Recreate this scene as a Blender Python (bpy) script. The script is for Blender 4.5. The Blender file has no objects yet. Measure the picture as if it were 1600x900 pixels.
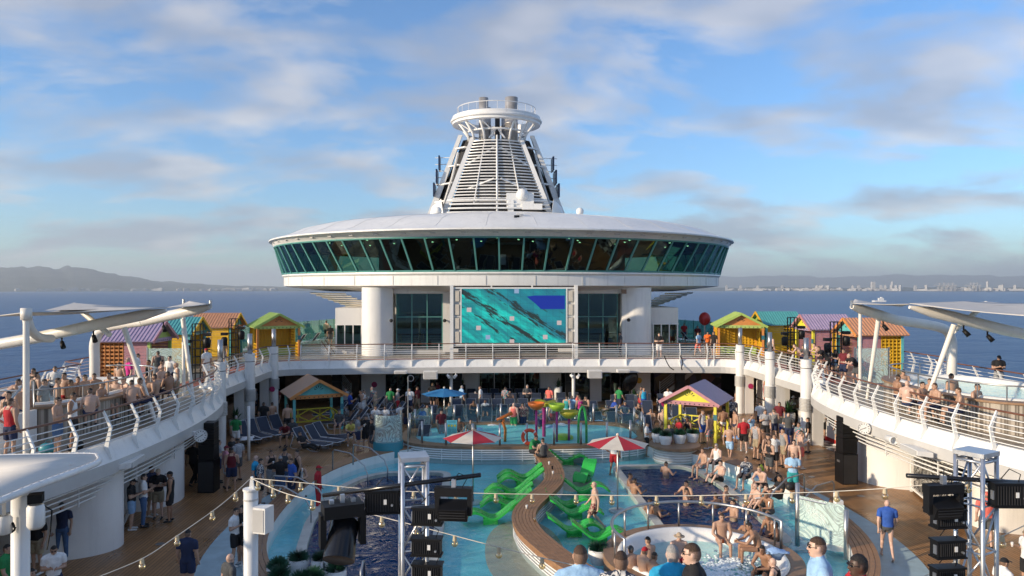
import bpy, math, random
import numpy as np
from mathutils import Vector, Matrix
random.seed(7)
scene = bpy.context.scene
COL = scene.collection
R = math.radians
PI = math.pi

# ------------------------------------------------------------------ camera
F = 1150.0                      # focal length in pixels of the 1600 px wide photograph
CX, CY, CZ = -2.0, 0.0, 8.0     # eye point; z = 0 is the pool deck
YAW = R(2.6)
cd = bpy.data.cameras.new('camera'); cam = bpy.data.objects.new('camera', cd); COL.objects.link(cam)
cd.sensor_width = 36; cd.lens = F/1600*36; cd.clip_start = 0.1; cd.clip_end = 60000
cam.location = (CX, CY, CZ); cam.rotation_euler = (R(90), 0, -YAW)
scene.camera = cam

# ------------------------------------------------------------------ world, sun, exposure
SUN_EL, SUN_FROM = R(16), (-0.925, -0.38)
w = bpy.data.worlds.new('World'); scene.world = w; w.use_nodes = True
nt = w.node_tree; nt.nodes.clear()
def N(t, kind, **kw):
    n = t.nodes.new(kind)
    for k, v in kw.items(): setattr(n, k, v)
    return n
def L(t, a, b): t.links.new(a, b)
def math_node(t, op, a, b=None, c=None):
    n = N(t, 'ShaderNodeMath', operation=op)
    for i, x in enumerate((a, b, c)):
        if x is None: continue
        if isinstance(x, (int, float)): n.inputs[i].default_value = x
        else: L(t, x, n.inputs[i])
    return n.outputs[0]
def ramp(t, src, stops):
    n = N(t, 'ShaderNodeValToRGB'); L(t, src, n.inputs[0])
    e = n.color_ramp.elements
    while len(e) < len(stops): e.new(0.5)
    for el, (p, c) in zip(e, stops):
        el.position = p; el.color = (c, c, c, 1) if isinstance(c, (int, float)) else (*c, 1)
    return n.outputs[0]
def mixc(t, fac, a, b, mode='MIX'):
    n = N(t, 'ShaderNodeMix', data_type='RGBA', blend_type=mode)
    for sock, x in ((n.inputs[0], fac), (n.inputs[6], a), (n.inputs[7], b)):
        if isinstance(x, (int, float)): sock.default_value = x
        elif isinstance(x, tuple): sock.default_value = (*x, 1)
        else: L(t, x, sock)
    return n.outputs[2]
sky = N(nt, 'ShaderNodeTexSky', sky_type='NISHITA', sun_disc=False, sun_elevation=SUN_EL,
        sun_rotation=math.atan2(SUN_FROM[0], SUN_FROM[1]), altitude=30, air_density=1.0, dust_density=0.6, ozone_density=2.6)
tc = N(nt, 'ShaderNodeTexCoord'); sx = N(nt, 'ShaderNodeSeparateXYZ'); L(nt, tc.outputs['Generated'], sx.inputs[0])
zz = math_node(nt, 'ADD', math_node(nt, 'MAXIMUM', sx.outputs[2], 0.0), 0.25)
cv = N(nt, 'ShaderNodeCombineXYZ')
L(nt, math_node(nt, 'DIVIDE', sx.outputs[0], zz), cv.inputs[0]); L(nt, math_node(nt, 'DIVIDE', sx.outputs[1], zz), cv.inputs[1])
mp = N(nt, 'ShaderNodeMapping'); L(nt, cv.outputs[0], mp.inputs[0]); mp.inputs['Location'].default_value = (3.1, 1.9, 0.4); mp.inputs['Scale'].default_value = (0.8, 1.05, 1)
n1 = N(nt, 'ShaderNodeTexNoise'); n1.inputs['Scale'].default_value = 2.7; n1.inputs['Detail'].default_value = 8; n1.inputs['Roughness'].default_value = 0.53; n1.inputs['Distortion'].default_value = 0.25
L(nt, mp.outputs[0], n1.inputs['Vector'])
cl = ramp(nt, n1.outputs[0], [(0.44, 0.0), (0.52, 0.48), (0.61, 0.88)])
mp2 = N(nt, 'ShaderNodeMapping'); L(nt, mp.outputs[0], mp2.inputs[0]); mp2.inputs['Location'].default_value = (0.12, 0.05, 0)
n2 = N(nt, 'ShaderNodeTexNoise'); n2.inputs['Scale'].default_value = 2.7; n2.inputs['Detail'].default_value = 3; L(nt, mp2.outputs[0], n2.inputs['Vector'])
ccol = ramp(nt, n2.outputs[0], [(0.38, (4.3, 4.2, 4.25)), (0.60, (2.3, 2.5, 3.0))])
up = ramp(nt, sx.outputs[2], [(0.0, 0.5), (0.05, 0.9), (0.14, 0.85), (0.9, 0.8)])
fac = math_node(nt, 'MULTIPLY', cl, up)
skyt = mixc(nt, 1.0, sky.outputs[0], (0.76, 0.98, 1.20), 'MULTIPLY')
bg = N(nt, 'ShaderNodeBackground'); bg.inputs[1].default_value = 0.14
L(nt, mixc(nt, fac, skyt, ccol), bg.inputs[0])
wo = N(nt, 'ShaderNodeOutputWorld'); L(nt, bg.outputs[0], wo.inputs[0])

sl = bpy.data.lights.new('sun', 'SUN'); sl.energy = 4.25; sl.angle = R(1.5); sl.color = (1.0, 0.82, 0.60)
so = bpy.data.objects.new('sun', sl); COL.objects.link(so)
sd = Vector((SUN_FROM[0]*math.cos(SUN_EL), SUN_FROM[1]*math.cos(SUN_EL), math.sin(SUN_EL)))
so.rotation_euler = sd.to_track_quat('Z', 'Y').to_euler(); so.location = (-40, -10, 40)
vs = scene.view_settings; vs.view_transform = 'Standard'; vs.look = 'None'; vs.gamma = 1; vs.use_curve_mapping = False; vs.exposure = 0.40

# ------------------------------------------------------------------ plan helpers
CS, SN = math.cos(YAW), math.sin(YAW)
def at(px, py, z=0.0):
    """ground point on the level z that the photograph shows at (px, py)"""
    d = (CZ-z)*F/(py-450.0)
    return atd(px, d, z)
def atd(px, d, z=0.0):
    xc = (px-800.0)/F*d
    return Vector((CX+xc*CS+d*SN, CY-xc*SN+d*CS, z))
def zat(py, d): return CZ-(py-450.0)*d/F

# ------------------------------------------------------------------ mesh helpers
class B:
    def __init__(s): s.v = []; s.f = []; s.m = []; s.cur = 0
    def add(s, vs, fs):
        o = len(s.v); s.v.extend(tuple(p) for p in vs); s.f.extend(tuple(i+o for i in f) for f in fs); s.m.extend([s.cur]*len(fs)); return s
    def box(s, c, d, rz=0.0, M=None):
        hx, hy, hz = d[0]/2, d[1]/2, d[2]/2
        P = [Vector((x, y, z)) for z in (-hz, hz) for x, y in ((-hx, -hy), (hx, -hy), (hx, hy), (-hx, hy))]
        if M is not None: P = [M @ p for p in P]
        elif rz: q = Matrix.Rotation(rz, 3, 'Z'); P = [q @ p for p in P]
        c = Vector(c)
        return s.add([p+c for p in P], [(3, 2, 1, 0), (4, 5, 6, 7), (0, 1, 5, 4), (1, 2, 6, 5), (2, 3, 7, 6), (3, 0, 4, 7)])
    def bar(s, p0, p1, w, h, up=(0, 0, 1)):
        p0, p1 = Vector(p0), Vector(p1); t = (p1-p0).normalized(); u = Vector(up)
        if abs(t.dot(u)) > 0.98: u = Vector((0, 1, 0))
        a = t.cross(u).normalized()*w/2; b = a.cross(t).normalized()*h/2
        V = [p+q for p in (p0, p1) for q in (-a-b, a-b, a+b, -a+b)]
        return s.add(V, [(3, 2, 1, 0), (4, 5, 6, 7), (0, 1, 5, 4), (1, 2, 6, 5), (2, 3, 7, 6), (3, 0, 4, 7)])
    def tube(s, pts, r, n=6, closed=False, cap=True):
        P = [Vector(p) for p in pts]; k = len(P)
        rr = r if isinstance(r, (list, tuple)) else [r]*k
        T = []
        for i in range(k):
            a = P[(i-1) % k] if (closed or i > 0) else P[i]; b = P[(i+1) % k] if (closed or i < k-1) else P[i]
            d = b-a
            T.append(d.normalized() if d.length > 1e-9 else Vector((0, 0, 1)))
        u = Vector((0, 0, 1)) if abs(T[0].z) < 0.9 else Vector((1, 0, 0))
        a = T[0].cross(u).normalized(); V = []
        for i in range(k):
            a = a-T[i]*a.dot(T[i]); a = a.normalized() if a.length > 1e-6 else T[i].orthogonal().normalized(); b = T[i].cross(a)
            for j in range(n):
                t = 2*PI*j/n; V.append(P[i]+(a*math.cos(t)+b*math.sin(t))*rr[i])
        Fs = []
        for i in range(k if closed else k-1):
            i2 = (i+1) % k
            for j in range(n): j2 = (j+1) % n; Fs.append((i*n+j, i*n+j2, i2*n+j2, i2*n+j))
        if cap and not closed: Fs.append(tuple(range(n-1, -1, -1))); Fs.append(tuple((k-1)*n+j for j in range(n)))
        return s.add(V, Fs)
    def cyl(s, p0, p1, r0, r1=None, n=12, cap=True): return s.tube([p0, p1], [r0, r0 if r1 is None else r1], n, cap=cap)
    def lathe(s, prof, c=(0, 0, 0), n=20, sx=1.0, sy=1.0, a0=0.0, a1=2*PI):
        full = abs(a1-a0-2*PI) < 1e-6; m = n if full else n+1
        V = [(c[0]+r*sx*math.cos(a0+(a1-a0)*j/n), c[1]+r*sy*math.sin(a0+(a1-a0)*j/n), c[2]+z) for r, z in prof for j in range(m)]
        Fs = []
        for i in range(len(prof)-1):
            for j in range(n): j2 = (j+1) % m; Fs.append((i*m+j, i*m+j2, (i+1)*m+j2, (i+1)*m+j))
        return s.add(V, Fs)
    def prism(s, poly, z0, z1):
        n = len(poly); V = [(x, y, z0) for x, y in poly]+[(x, y, z1) for x, y in poly]
        return s.add(V, [tuple(range(n-1, -1, -1)), tuple(range(n, 2*n))]+[(i, (i+1) % n, n+(i+1) % n, n+i) for i in range(n)])
    def plate(s, pts, th, nrm):
        """flat polygon pts (3-D) given thickness th along nrm"""
        q = Vector(nrm).normalized()*th; P = [Vector(p) for p in pts]; n = len(P)
        return s.add(P+[p+q for p in P], [tuple(range(n-1, -1, -1)), tuple(range(n, 2*n))]+[(i, (i+1) % n, n+(i+1) % n, n+i) for i in range(n)])
    def loft(s, rings, closed=False, cap=False):
        n = len(rings[0]); V = [p for r in rings for p in r]; Fs = []
        for i in range(len(rings)-1):
            for j in range(n if closed else n-1): j2 = (j+1) % n; Fs.append((i*n+j, i*n+j2, (i+1)*n+j2, (i+1)*n+j))
        if cap: Fs.append(tuple(range(n-1, -1, -1))); Fs.append(tuple((len(rings)-1)*n+j for j in range(n)))
        return s.add(V, Fs)
    def ball(s, c, r, n=10, m=6, sx=1, sy=1, sz=1):
        prof = [(max(r*math.sin(PI*i/m), 1e-4), -r*math.cos(PI*i/m)*sz) for i in range(m+1)]
        return s.lathe(prof, c, n, sx, sy)
    def obj(s, name, mat, parent=None, smooth=False, loc=None):
        me = bpy.data.meshes.new(name); me.from_pydata(s.v, [], s.f)
        mats = mat if isinstance(mat, (list, tuple)) else [mat]
        for q in mats: me.materials.append(MT[q] if isinstance(q, str) else q)
        if len(mats) > 1: me.polygons.foreach_set('material_index', s.m)
        if smooth: me.polygons.foreach_set('use_smooth', [True]*len(me.polygons))
        me.update()
        o = bpy.data.objects.new(name, me); COL.objects.link(o)
        if parent: o.parent = parent
        if loc is not None: o.location = loc
        return o
def autosmooth(o, ang=40):
    me = o.data; me.polygons.foreach_set('use_smooth', [True]*len(me.polygons)); me.set_sharp_from_angle(angle=R(ang)); return o
LABELS = {}
def tag(o, label, cat, group=None, kind=None):
    o['label'] = label; o['category'] = cat
    if group: o['group'] = group
    if kind: o['kind'] = kind
    LABELS.setdefault(label, []).append(o.name); return o
def thing(name, label, cat, loc=(0, 0, 0), rz=0.0, group=None):
    o = bpy.data.objects.new(name, None); COL.objects.link(o); o.empty_display_size = 0.2
    o.location = loc; o.rotation_euler = (0, 0, rz)
    return tag(o, label, cat, group)
def structure(o, label=None):
    o['kind'] = 'structure'
    if label: o['label'] = label
    return o
def copy_tree(o, parent=None):
    c = o.copy(); COL.objects.link(c); c.parent = parent
    for ch in o.children: copy_tree(ch, c)
    return c
def dup(o, label, loc, rz=0.0, group=None):
    c = copy_tree(o); c.location = loc; c.rotation_euler = (0, 0, rz); c['label'] = label
    if group: c['group'] = group
    return c
def resample(P, step):
    P = [Vector((p[0], p[1])) for p in P]; out = [P[0]]; acc = 0.0
    for a, b in zip(P, P[1:]):
        l = (b-a).length; t = step-acc
        while t <= l: out.append(a+(b-a)*(t/l)); t += step
        acc = l-(t-step)
    if (out[-1]-P[-1]).length > step*0.35: out.append(P[-1])
    return out
def normals(P, closed=False):
    """left-hand normals of a plan path"""
    n = len(P); out = []
    for i in range(n):
        a = P[(i-1) % n] if closed or i > 0 else P[i]; b = P[(i+1) % n] if closed or i < n-1 else P[i]
        t = (b-a).normalized(); out.append(Vector((-t.y, t.x)))
    return out
def offset(P, d, closed=False): return [p+q*d for p, q in zip(P, normals(P, closed))]
def sell(cx, cy, rx, ry, p=2.0, n=64, a0=0.0, a1=2*PI):
    out = []
    for i in range(n if abs(a1-a0-2*PI) < 1e-6 else n+1):
        t = a0+(a1-a0)*i/n; c, s = math.cos(t), math.sin(t)
        out.append(Vector((cx+rx*math.copysign(abs(c)**(2/p), c), cy+ry*math.copysign(abs(s)**(2/p), s))))
    return out
def sheet(name, outer, holes, z0, z1, mat, parent=None):
    cu = bpy.data.curves.new(name, 'CURVE'); cu.dimensions = '2D'; cu.fill_mode = 'BOTH'; cu.extrude = (z1-z0)/2
    for poly in [outer]+list(holes):
        sp = cu.splines.new('POLY'); sp.points.add(len(poly)-1); sp.use_cyclic_u = True
        for q, p in zip(sp.points, poly): q.co = (p[0], p[1], 0, 1)
    t = bpy.data.objects.new(name, cu); COL.objects.link(t)
    me = bpy.data.meshes.new_from_object(t.evaluated_get(bpy.context.evaluated_depsgraph_get()))
    bpy.data.objects.remove(t); bpy.data.curves.remove(cu)
    me.name = name; me.materials.clear(); me.materials.append(MT[mat]); me.transform(Matrix.Translation((0, 0, (z0+z1)/2)))
    o = bpy.data.objects.new(name, me); COL.objects.link(o); o.parent = parent
    return o
def text_mesh(name, body, size, mat, parent, M, ext=0.004, align='CENTER', sx=1.0):
    cu = bpy.data.curves.new(name, 'FONT'); cu.body = body; cu.size = size; cu.extrude = ext; cu.align_x = align; cu.align_y = 'CENTER'; cu.resolution_u = 2
    t = bpy.data.objects.new(name, cu); COL.objects.link(t)
    me = bpy.data.meshes.new_from_object(t.evaluated_get(bpy.context.evaluated_depsgraph_get()))
    bpy.data.objects.remove(t); bpy.data.curves.remove(cu)
    me.materials.clear(); me.materials.append(MT[mat]); me.transform(M @ Matrix.Diagonal((sx, 1, 1, 1)))
    o = bpy.data.objects.new(name, me); COL.objects.link(o); o.parent = parent
    return o

# ------------------------------------------------------------------ materials
MT = {}
def mat(name, rgb, rough=0.5, metal=0.0, var=0.10, scale=2.0, bump=0.0, bscale=40.0, spec=0.5, alpha=None, coat=0.0):
    m = bpy.data.materials.new(name); m.use_nodes = True; t = m.node_tree; b = t.nodes['Principled BSDF']
    b.inputs['Roughness'].default_value = rough; b.inputs['Metallic'].default_value = metal; b.inputs['Specular IOR Level'].default_value = spec
    if coat: b.inputs['Coat Weight'].default_value = coat
    tcn = N(t, 'ShaderNodeTexCoord')
    if var:
        n = N(t, 'ShaderNodeTexNoise'); n.inputs['Scale'].default_value = scale; n.inputs['Detail'].default_value = 5; n.inputs['Roughness'].default_value = 0.65
        L(t, tcn.outputs['Object'], n.inputs['Vector'])
        hi = tuple(min(1, c*(1+var)) for c in rgb); lo = tuple(c*(1-var) for c in rgb)
        L(t, ramp(t, n.outputs[0], [(0.3, lo), (0.7, hi)]), b.inputs['Base Color'])
        L(t, math_node(t, 'ADD', math_node(t, 'MULTIPLY', n.outputs[0], 0.25), max(0.03, rough-0.12)), b.inputs['Roughness'])
    else: b.inputs['Base Color'].default_value = (*rgb, 1)
    if bump:
        n = N(t, 'ShaderNodeTexNoise'); n.inputs['Scale'].default_value = bscale; n.inputs['Detail'].default_value = 3; L(t, tcn.outputs['Object'], n.inputs['Vector'])
        bp = N(t, 'ShaderNodeBump'); bp.inputs['Strength'].default_value = bump; bp.inputs['Distance'].default_value = 0.02
        L(t, n.outputs[0], bp.inputs['Height']); L(t, bp.outputs[0], b.inputs['Normal'])
    if alpha is not None: b.inputs['Alpha'].default_value = alpha
    MT[name] = m; return m
def emit(name, rgb, s):
    m = bpy.data.materials.new(name); m.use_nodes = True; b = m.node_tree.nodes['Principled BSDF']
    b.inputs['Base Color'].default_value = (*[c*0.3 for c in rgb], 1); b.inputs['Emission Color'].default_value = (*rgb, 1); b.inputs['Emission Strength'].default_value = s
    MT[name] = m; return m
def dirty_white(name, rgb, rough=0.4, streak=0.16):
    m = mat(name, rgb, rough, var=0.05, scale=0.7); t = m.node_tree; b = t.nodes['Principled BSDF']
    base = b.inputs['Base Color'].links[0].from_socket
    nw = N(t, 'ShaderNodeTexNoise'); nw.inputs['Scale'].default_value = 0.9; nw.inputs['Detail'].default_value = 2; tw = N(t, 'ShaderNodeTexCoord'); L(t, tw.outputs['Object'], nw.inputs['Vector']); bw = N(t, 'ShaderNodeBump'); bw.inputs['Strength'].default_value = 0.25; bw.inputs['Distance'].default_value = 0.06; L(t, nw.outputs[0], bw.inputs['Height']); L(t, bw.outputs[0], b.inputs['Normal'])
    tcn = N(t, 'ShaderNodeTexCoord'); mp_ = N(t, 'ShaderNodeMapping'); mp_.inputs['Scale'].default_value = (2.2, 2.2, 0.18); L(t, tcn.outputs['Object'], mp_.inputs[0])
    n = N(t, 'ShaderNodeTexNoise'); n.inputs['Scale'].default_value = 1.6; n.inputs['Detail'].default_value = 7; n.inputs['Roughness'].default_value = 0.7; L(t, mp_.outputs[0], n.inputs['Vector'])
    L(t, mixc(t, ramp(t, n.outputs[0], [(0.52, 0.0), (0.75, streak*3)]), base, tuple(c*0.62 for c in rgb)), b.inputs['Base Color'])
    return m
dirty_white('white', (0.80, 0.79, 0.76), 0.35)
dirty_white('white_warm', (0.78, 0.74, 0.67), 0.4)
dirty_white('wall_white', (0.76, 0.74, 0.71), 0.5, 0.1)
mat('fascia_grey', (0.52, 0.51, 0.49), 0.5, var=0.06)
mat('rail_white', (0.80, 0.80, 0.78), 0.3, var=0.04)
mat('handrail', (0.16, 0.065, 0.035), 0.35, var=0.25, scale=5)
mat('steel', (0.46, 0.46, 0.46), 0.36, 0.9, var=0.15)
mat('exhaust', (0.46, 0.44, 0.42), 0.45, 0.55, var=0.30, scale=1.2)
mat('alu', (0.60, 0.61, 0.63), 0.36, 0.9, var=0.12, scale=6)
mat('black', (0.006, 0.006, 0.007), 0.5, var=0.3, spec=0.3)
mat('black_gloss', (0.010, 0.010, 0.012), 0.2, var=0.2)
mat('dark', (0.02, 0.02, 0.022), 0.6, var=0.3)
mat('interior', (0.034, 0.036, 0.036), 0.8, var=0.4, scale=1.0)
mat('navy_logo', (0.012, 0.02, 0.06), 0.4)
mat('mullion', (0.10, 0.30, 0.27), 0.35, var=0.08)
mat('sling', (0.020, 0.032, 0.060), 0.7, var=0.2, scale=8)
mat('green_sling', (0.25, 0.42, 0.36), 0.6)
mat('green_plastic', (0.035, 0.46, 0.07), 0.28, var=0.10, scale=3)
mat('towel_blue', (0.30, 0.46, 0.72), 0.9, var=0.15, scale=12, bump=0.6)
mat('towel_white', (0.75, 0.76, 0.78), 0.9, var=0.1, scale=12, bump=0.6)
mat('red_canvas', (0.42, 0.02, 0.035), 0.8, var=0.12)
mat('cream_canvas', (0.62, 0.56, 0.47), 0.8, var=0.12)
mat('blue_canvas', (0.02, 0.17, 0.38), 0.8, var=0.12)
mat('sail', (0.56, 0.53, 0.49), 0.7, var=0.08)
mat('bluepad', (0.34, 0.46, 0.50), 0.5, var=0.2, scale=1.5)
mat('cream_floor', (0.48, 0.42, 0.33), 0.6, var=0.15)
mat('navy_tile', (0.012, 0.060, 0.20), 0.3, var=0.3, scale=2)
mat('coping', (0.50, 0.49, 0.44), 0.5, var=0.2)
mat('teal_base', (0.03, 0.24, 0.30), 0.4)
mat('orange', (0.75, 0.18, 0.02), 0.35); mat('lime', (0.35, 0.55, 0.04), 0.35); mat('magenta', (0.42, 0.03, 0.22), 0.35); mat('toy_green', (0.04, 0.40, 0.08), 0.35); mat('toy_yellow', (0.55, 0.48, 0.03), 0.35)
mat('lifebuoy', (0.75, 0.08, 0.03), 0.45)
mat('pot', (0.72, 0.72, 0.70), 0.35); mat('soil', (0.04, 0.03, 0.02), 0.9)
mat('grass_leaf', (0.02, 0.085, 0.045), 0.5, var=0.4, scale=9); mat('yucca', (0.03, 0.09, 0.03), 0.45, var=0.4, scale=9)
mat('tub', (0.82, 0.81, 0.78), 0.25, var=0.04)
mat('red', (0.45, 0.02, 0.02), 0.4); mat('yellow_sign', (0.75, 0.45, 0.02), 0.4); mat('bin_blue', (0.01, 0.05, 0.32), 0.4); mat('pink_sign', (0.40, 0.02, 0.12), 0.5)
mat('sign_blue', (0.10, 0.42, 0.55), 0.5); mat('sign_text', (0.03, 0.15, 0.2), 0.6)
mat('track', (0.42, 0.15, 0.10), 0.7, var=0.15)
mat('wood_wall', (0.22, 0.15, 0.10), 0.6, var=0.3, scale=3)
mat('step_wood', (0.20, 0.12, 0.07), 0.6)
mat('cord', (0.62, 0.58, 0.50), 0.6, var=0.1); mat('socket', (0.50, 0.42, 0.28), 0.5)
for nm, c in dict(h_lilac=(0.40, 0.31, 0.44), h_teal=(0.10, 0.38, 0.38), h_coral=(0.58, 0.29, 0.16), h_lime=(0.42, 0.55, 0.16), h_yellow=(0.72, 0.42, 0.02), h_orange=(0.62, 0.25, 0.07), h_green=(0.36, 0.50, 0.12), h_aqua=(0.12, 0.46, 0.46), h_pink=(0.46, 0.22, 0.25), h_lemon=(0.72, 0.66, 0.06), h_tan=(0.42, 0.24, 0.14), h_mauve=(0.36, 0.28, 0.38)).items():
    mat(nm, c, 0.5, var=0.12, scale=4)

def deck_wood(name, rgb, width=0.115, axis='Y', rough=0.5):
    m = bpy.data.materials.new(name); m.use_nodes = True; t = m.node_tree; b = t.nodes['Principled BSDF']
    tcn = N(t, 'ShaderNodeTexCoord'); mp_ = N(t, 'ShaderNodeMapping'); L(t, tcn.outputs['Object'], mp_.inputs[0])
    if axis == 'Y': mp_.inputs['Rotation'].default_value = (0, 0, R(90))
    br = N(t, 'ShaderNodeTexBrick'); L(t, mp_.outputs[0], br.inputs['Vector'])
    br.inputs['Scale'].default_value = 1.0; br.inputs['Brick Width'].default_value = 2.4; br.inputs['Row Height'].default_value = width; br.inputs['Mortar Size'].default_value = 0.011; br.inputs['Bias'].default_value = 0.0
    br.inputs['Color1'].default_value = (*[c*1.12 for c in rgb], 1); br.inputs['Color2'].default_value = (*[c*0.86 for c in rgb], 1); br.inputs['Mortar'].default_value = (*[c*0.30 for c in rgb], 1)
    n = N(t, 'ShaderNodeTexNoise'); n.inputs['Scale'].default_value = 0.45; n.inputs['Detail'].default_value = 7; n.inputs['Roughness'].default_value = 0.65; L(t, tcn.outputs['Object'], n.inputs['Vector'])
    n3 = N(t, 'ShaderNodeTexNoise'); n3.inputs['Scale'].default_value = 30; n3.inputs['Detail'].default_value = 2; L(t, mp_.outputs[0], n3.inputs['Vector'])
    c = mixc(t, 1.0, br.outputs[0], ramp(t, n.outputs[0], [(0.3, 0.72), (0.7, 1.12)]), 'MULTIPLY')
    c = mixc(t, 1.0, c, ramp(t, n3.outputs[0], [(0.3, 0.9), (0.7, 1.06)]), 'MULTIPLY')
    L(t, c, b.inputs['Base Color'])
    L(t, ramp(t, n.outputs[0], [(0.38, rough*0.5), (0.58, rough)]), b.inputs['Roughness'])
    bp = N(t, 'ShaderNodeBump'); bp.inputs['Strength'].default_value = 0.5; bp.inputs['Distance'].default_value = 0.01; L(t, br.outputs['Fac'], bp.inputs['Height']); bp.invert = True; L(t, bp.outputs[0], b.inputs['Normal'])
    MT[name] = m
deck_wood('deck', (0.38, 0.195, 0.08))
deck_wood('upper_floor', (0.40, 0.33, 0.25), 0.14)
mat('bench_wood', (0.30, 0.16, 0.08), 0.5, var=0.25, scale=6)
mat('kerb_wood', (0.27, 0.16, 0.09), 0.5, var=0.2, scale=4)

def check(name):
    m = bpy.data.materials.new(name); m.use_nodes = True; t = m.node_tree; b = t.nodes['Principled BSDF']; b.inputs['Roughness'].default_value = 0.3
    tcn = N(t, 'ShaderNodeTexCoord'); ck = N(t, 'ShaderNodeTexChecker'); ck.inputs['Scale'].default_value = 2.2; ck.inputs[1].default_value = (0.6, 0.58, 0.54, 1); ck.inputs[2].default_value = (0.015, 0.015, 0.015, 1)
    L(t, tcn.outputs['Object'], ck.inputs['Vector']); L(t, ck.outputs[0], b.inputs['Base Color']); MT[name] = m
check('checker')
def stripes(name, a, c, freq):
    m = bpy.data.materials.new(name); m.use_nodes = True; t = m.node_tree; b = t.nodes['Principled BSDF']; b.inputs['Roughness'].default_value = 0.6
    tcn = N(t, 'ShaderNodeTexCoord'); n = N(t, 'ShaderNodeTexNoise'); mp_ = N(t, 'ShaderNodeMapping'); mp_.inputs['Scale'].default_value = (freq, freq, 0.02)
    L(t, tcn.outputs['Object'], mp_.inputs[0]); L(t, mp_.outputs[0], n.inputs['Vector']); n.inputs['Scale'].default_value = 1; n.inputs['Detail'].default_value = 2
    L(t, ramp(t, n.outputs[0], [(0.42, a), (0.55, c)]), b.inputs['Base Color']); MT[name] = m
stripes('tub_panel', (0.14, 0.115, 0.09), (0.42, 0.37, 0.31), 11)

def ior_both(t, ior):
    g = N(t, 'ShaderNodeNewGeometry'); m_ = N(t, 'ShaderNodeMix', data_type='FLOAT'); L(t, g.outputs['Backfacing'], m_.inputs[0]); m_.inputs[2].default_value = ior; m_.inputs[3].default_value = 1/ior
    fr = N(t, 'ShaderNodeFresnel'); L(t, m_.outputs[0], fr.inputs[0]); return fr
def glass(name, tint, dark=0.7, rough=0.03, gcol=(0.66, 0.92, 0.86)):
    """coated window glass: part of what lies behind shows, the rest reflects"""
    m = bpy.data.materials.new(name); m.use_nodes = True; t = m.node_tree; t.nodes.clear()
    o = N(t, 'ShaderNodeOutputMaterial'); tr = N(t, 'ShaderNodeBsdfTransparent'); tr.inputs[0].default_value = (*tint, 1)
    gl = N(t, 'ShaderNodeBsdfGlossy'); gl.inputs['Roughness'].default_value = rough; gl.inputs[0].default_value = (*gcol, 1)
    fr = ior_both(t, 1.5)
    mx = N(t, 'ShaderNodeMixShader'); L(t, math_node(t, 'ADD', math_node(t, 'MULTIPLY', fr.outputs[0], 1.3), dark), mx.inputs[0]); L(t, tr.outputs[0], mx.inputs[1]); L(t, gl.outputs[0], mx.inputs[2]); L(t, mx.outputs[0], o.inputs[0])
    MT[name] = m
glass('window_glass', (0.06, 0.20, 0.16), 0.05)
glass('teal_glass', (0.05, 0.26, 0.22), 0.05)
glass('clear_glass', (0.90, 0.955, 0.94), 0.0, 0.03, (0.9, 0.95, 0.94))
glass('clear_teal', (0.35, 0.62, 0.56), 0.04)
glass('bulb_glass', (0.95, 0.84, 0.58), 0.25, 0.08, (1.0, 0.93, 0.78))
def frosted(name, tint, axis=(0, 1, 0), lo=0.25, gap=0.11):
    """clear screen with a white leaf pattern etched in it"""
    m = bpy.data.materials.new(name); m.use_nodes = True; t = m.node_tree; b = t.nodes['Principled BSDF']
    tcn = N(t, 'ShaderNodeTexCoord'); n = N(t, 'ShaderNodeTexNoise'); n.inputs['Scale'].default_value = 1.1; n.inputs['Detail'].default_value = 0; L(t, tcn.outputs['Object'], n.inputs['Vector'])
    vr = N(t, 'ShaderNodeVectorRotate', rotation_type='AXIS_ANGLE'); vr.inputs['Axis'].default_value = axis; L(t, tcn.outputs['Object'], vr.inputs['Vector']); L(t, math_node(t, 'MULTIPLY', n.outputs[0], 5.0), vr.inputs['Angle'])
    mp_ = N(t, 'ShaderNodeMapping'); mp_.inputs['Scale'].default_value = (2.4, 2.4, 8.0); L(t, vr.outputs[0], mp_.inputs[0])
    v = N(t, 'ShaderNodeTexVoronoi', feature='DISTANCE_TO_EDGE'); v.inputs['Scale'].default_value = 1.0; L(t, mp_.outputs[0], v.inputs['Vector'])
    b.inputs['Base Color'].default_value = (*tint, 1); b.inputs['Roughness'].default_value = 0.5
    L(t, ramp(t, v.outputs['Distance'], [(gap, lo), (gap+0.04, 0.9)]), b.inputs['Alpha']); MT[name] = m
frosted('etched', (0.55, 0.70, 0.66), lo=0.35); frosted('pattern_panel', (0.70, 0.68, 0.62), (0, 1, 0), 0.0, 0.20)

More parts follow.
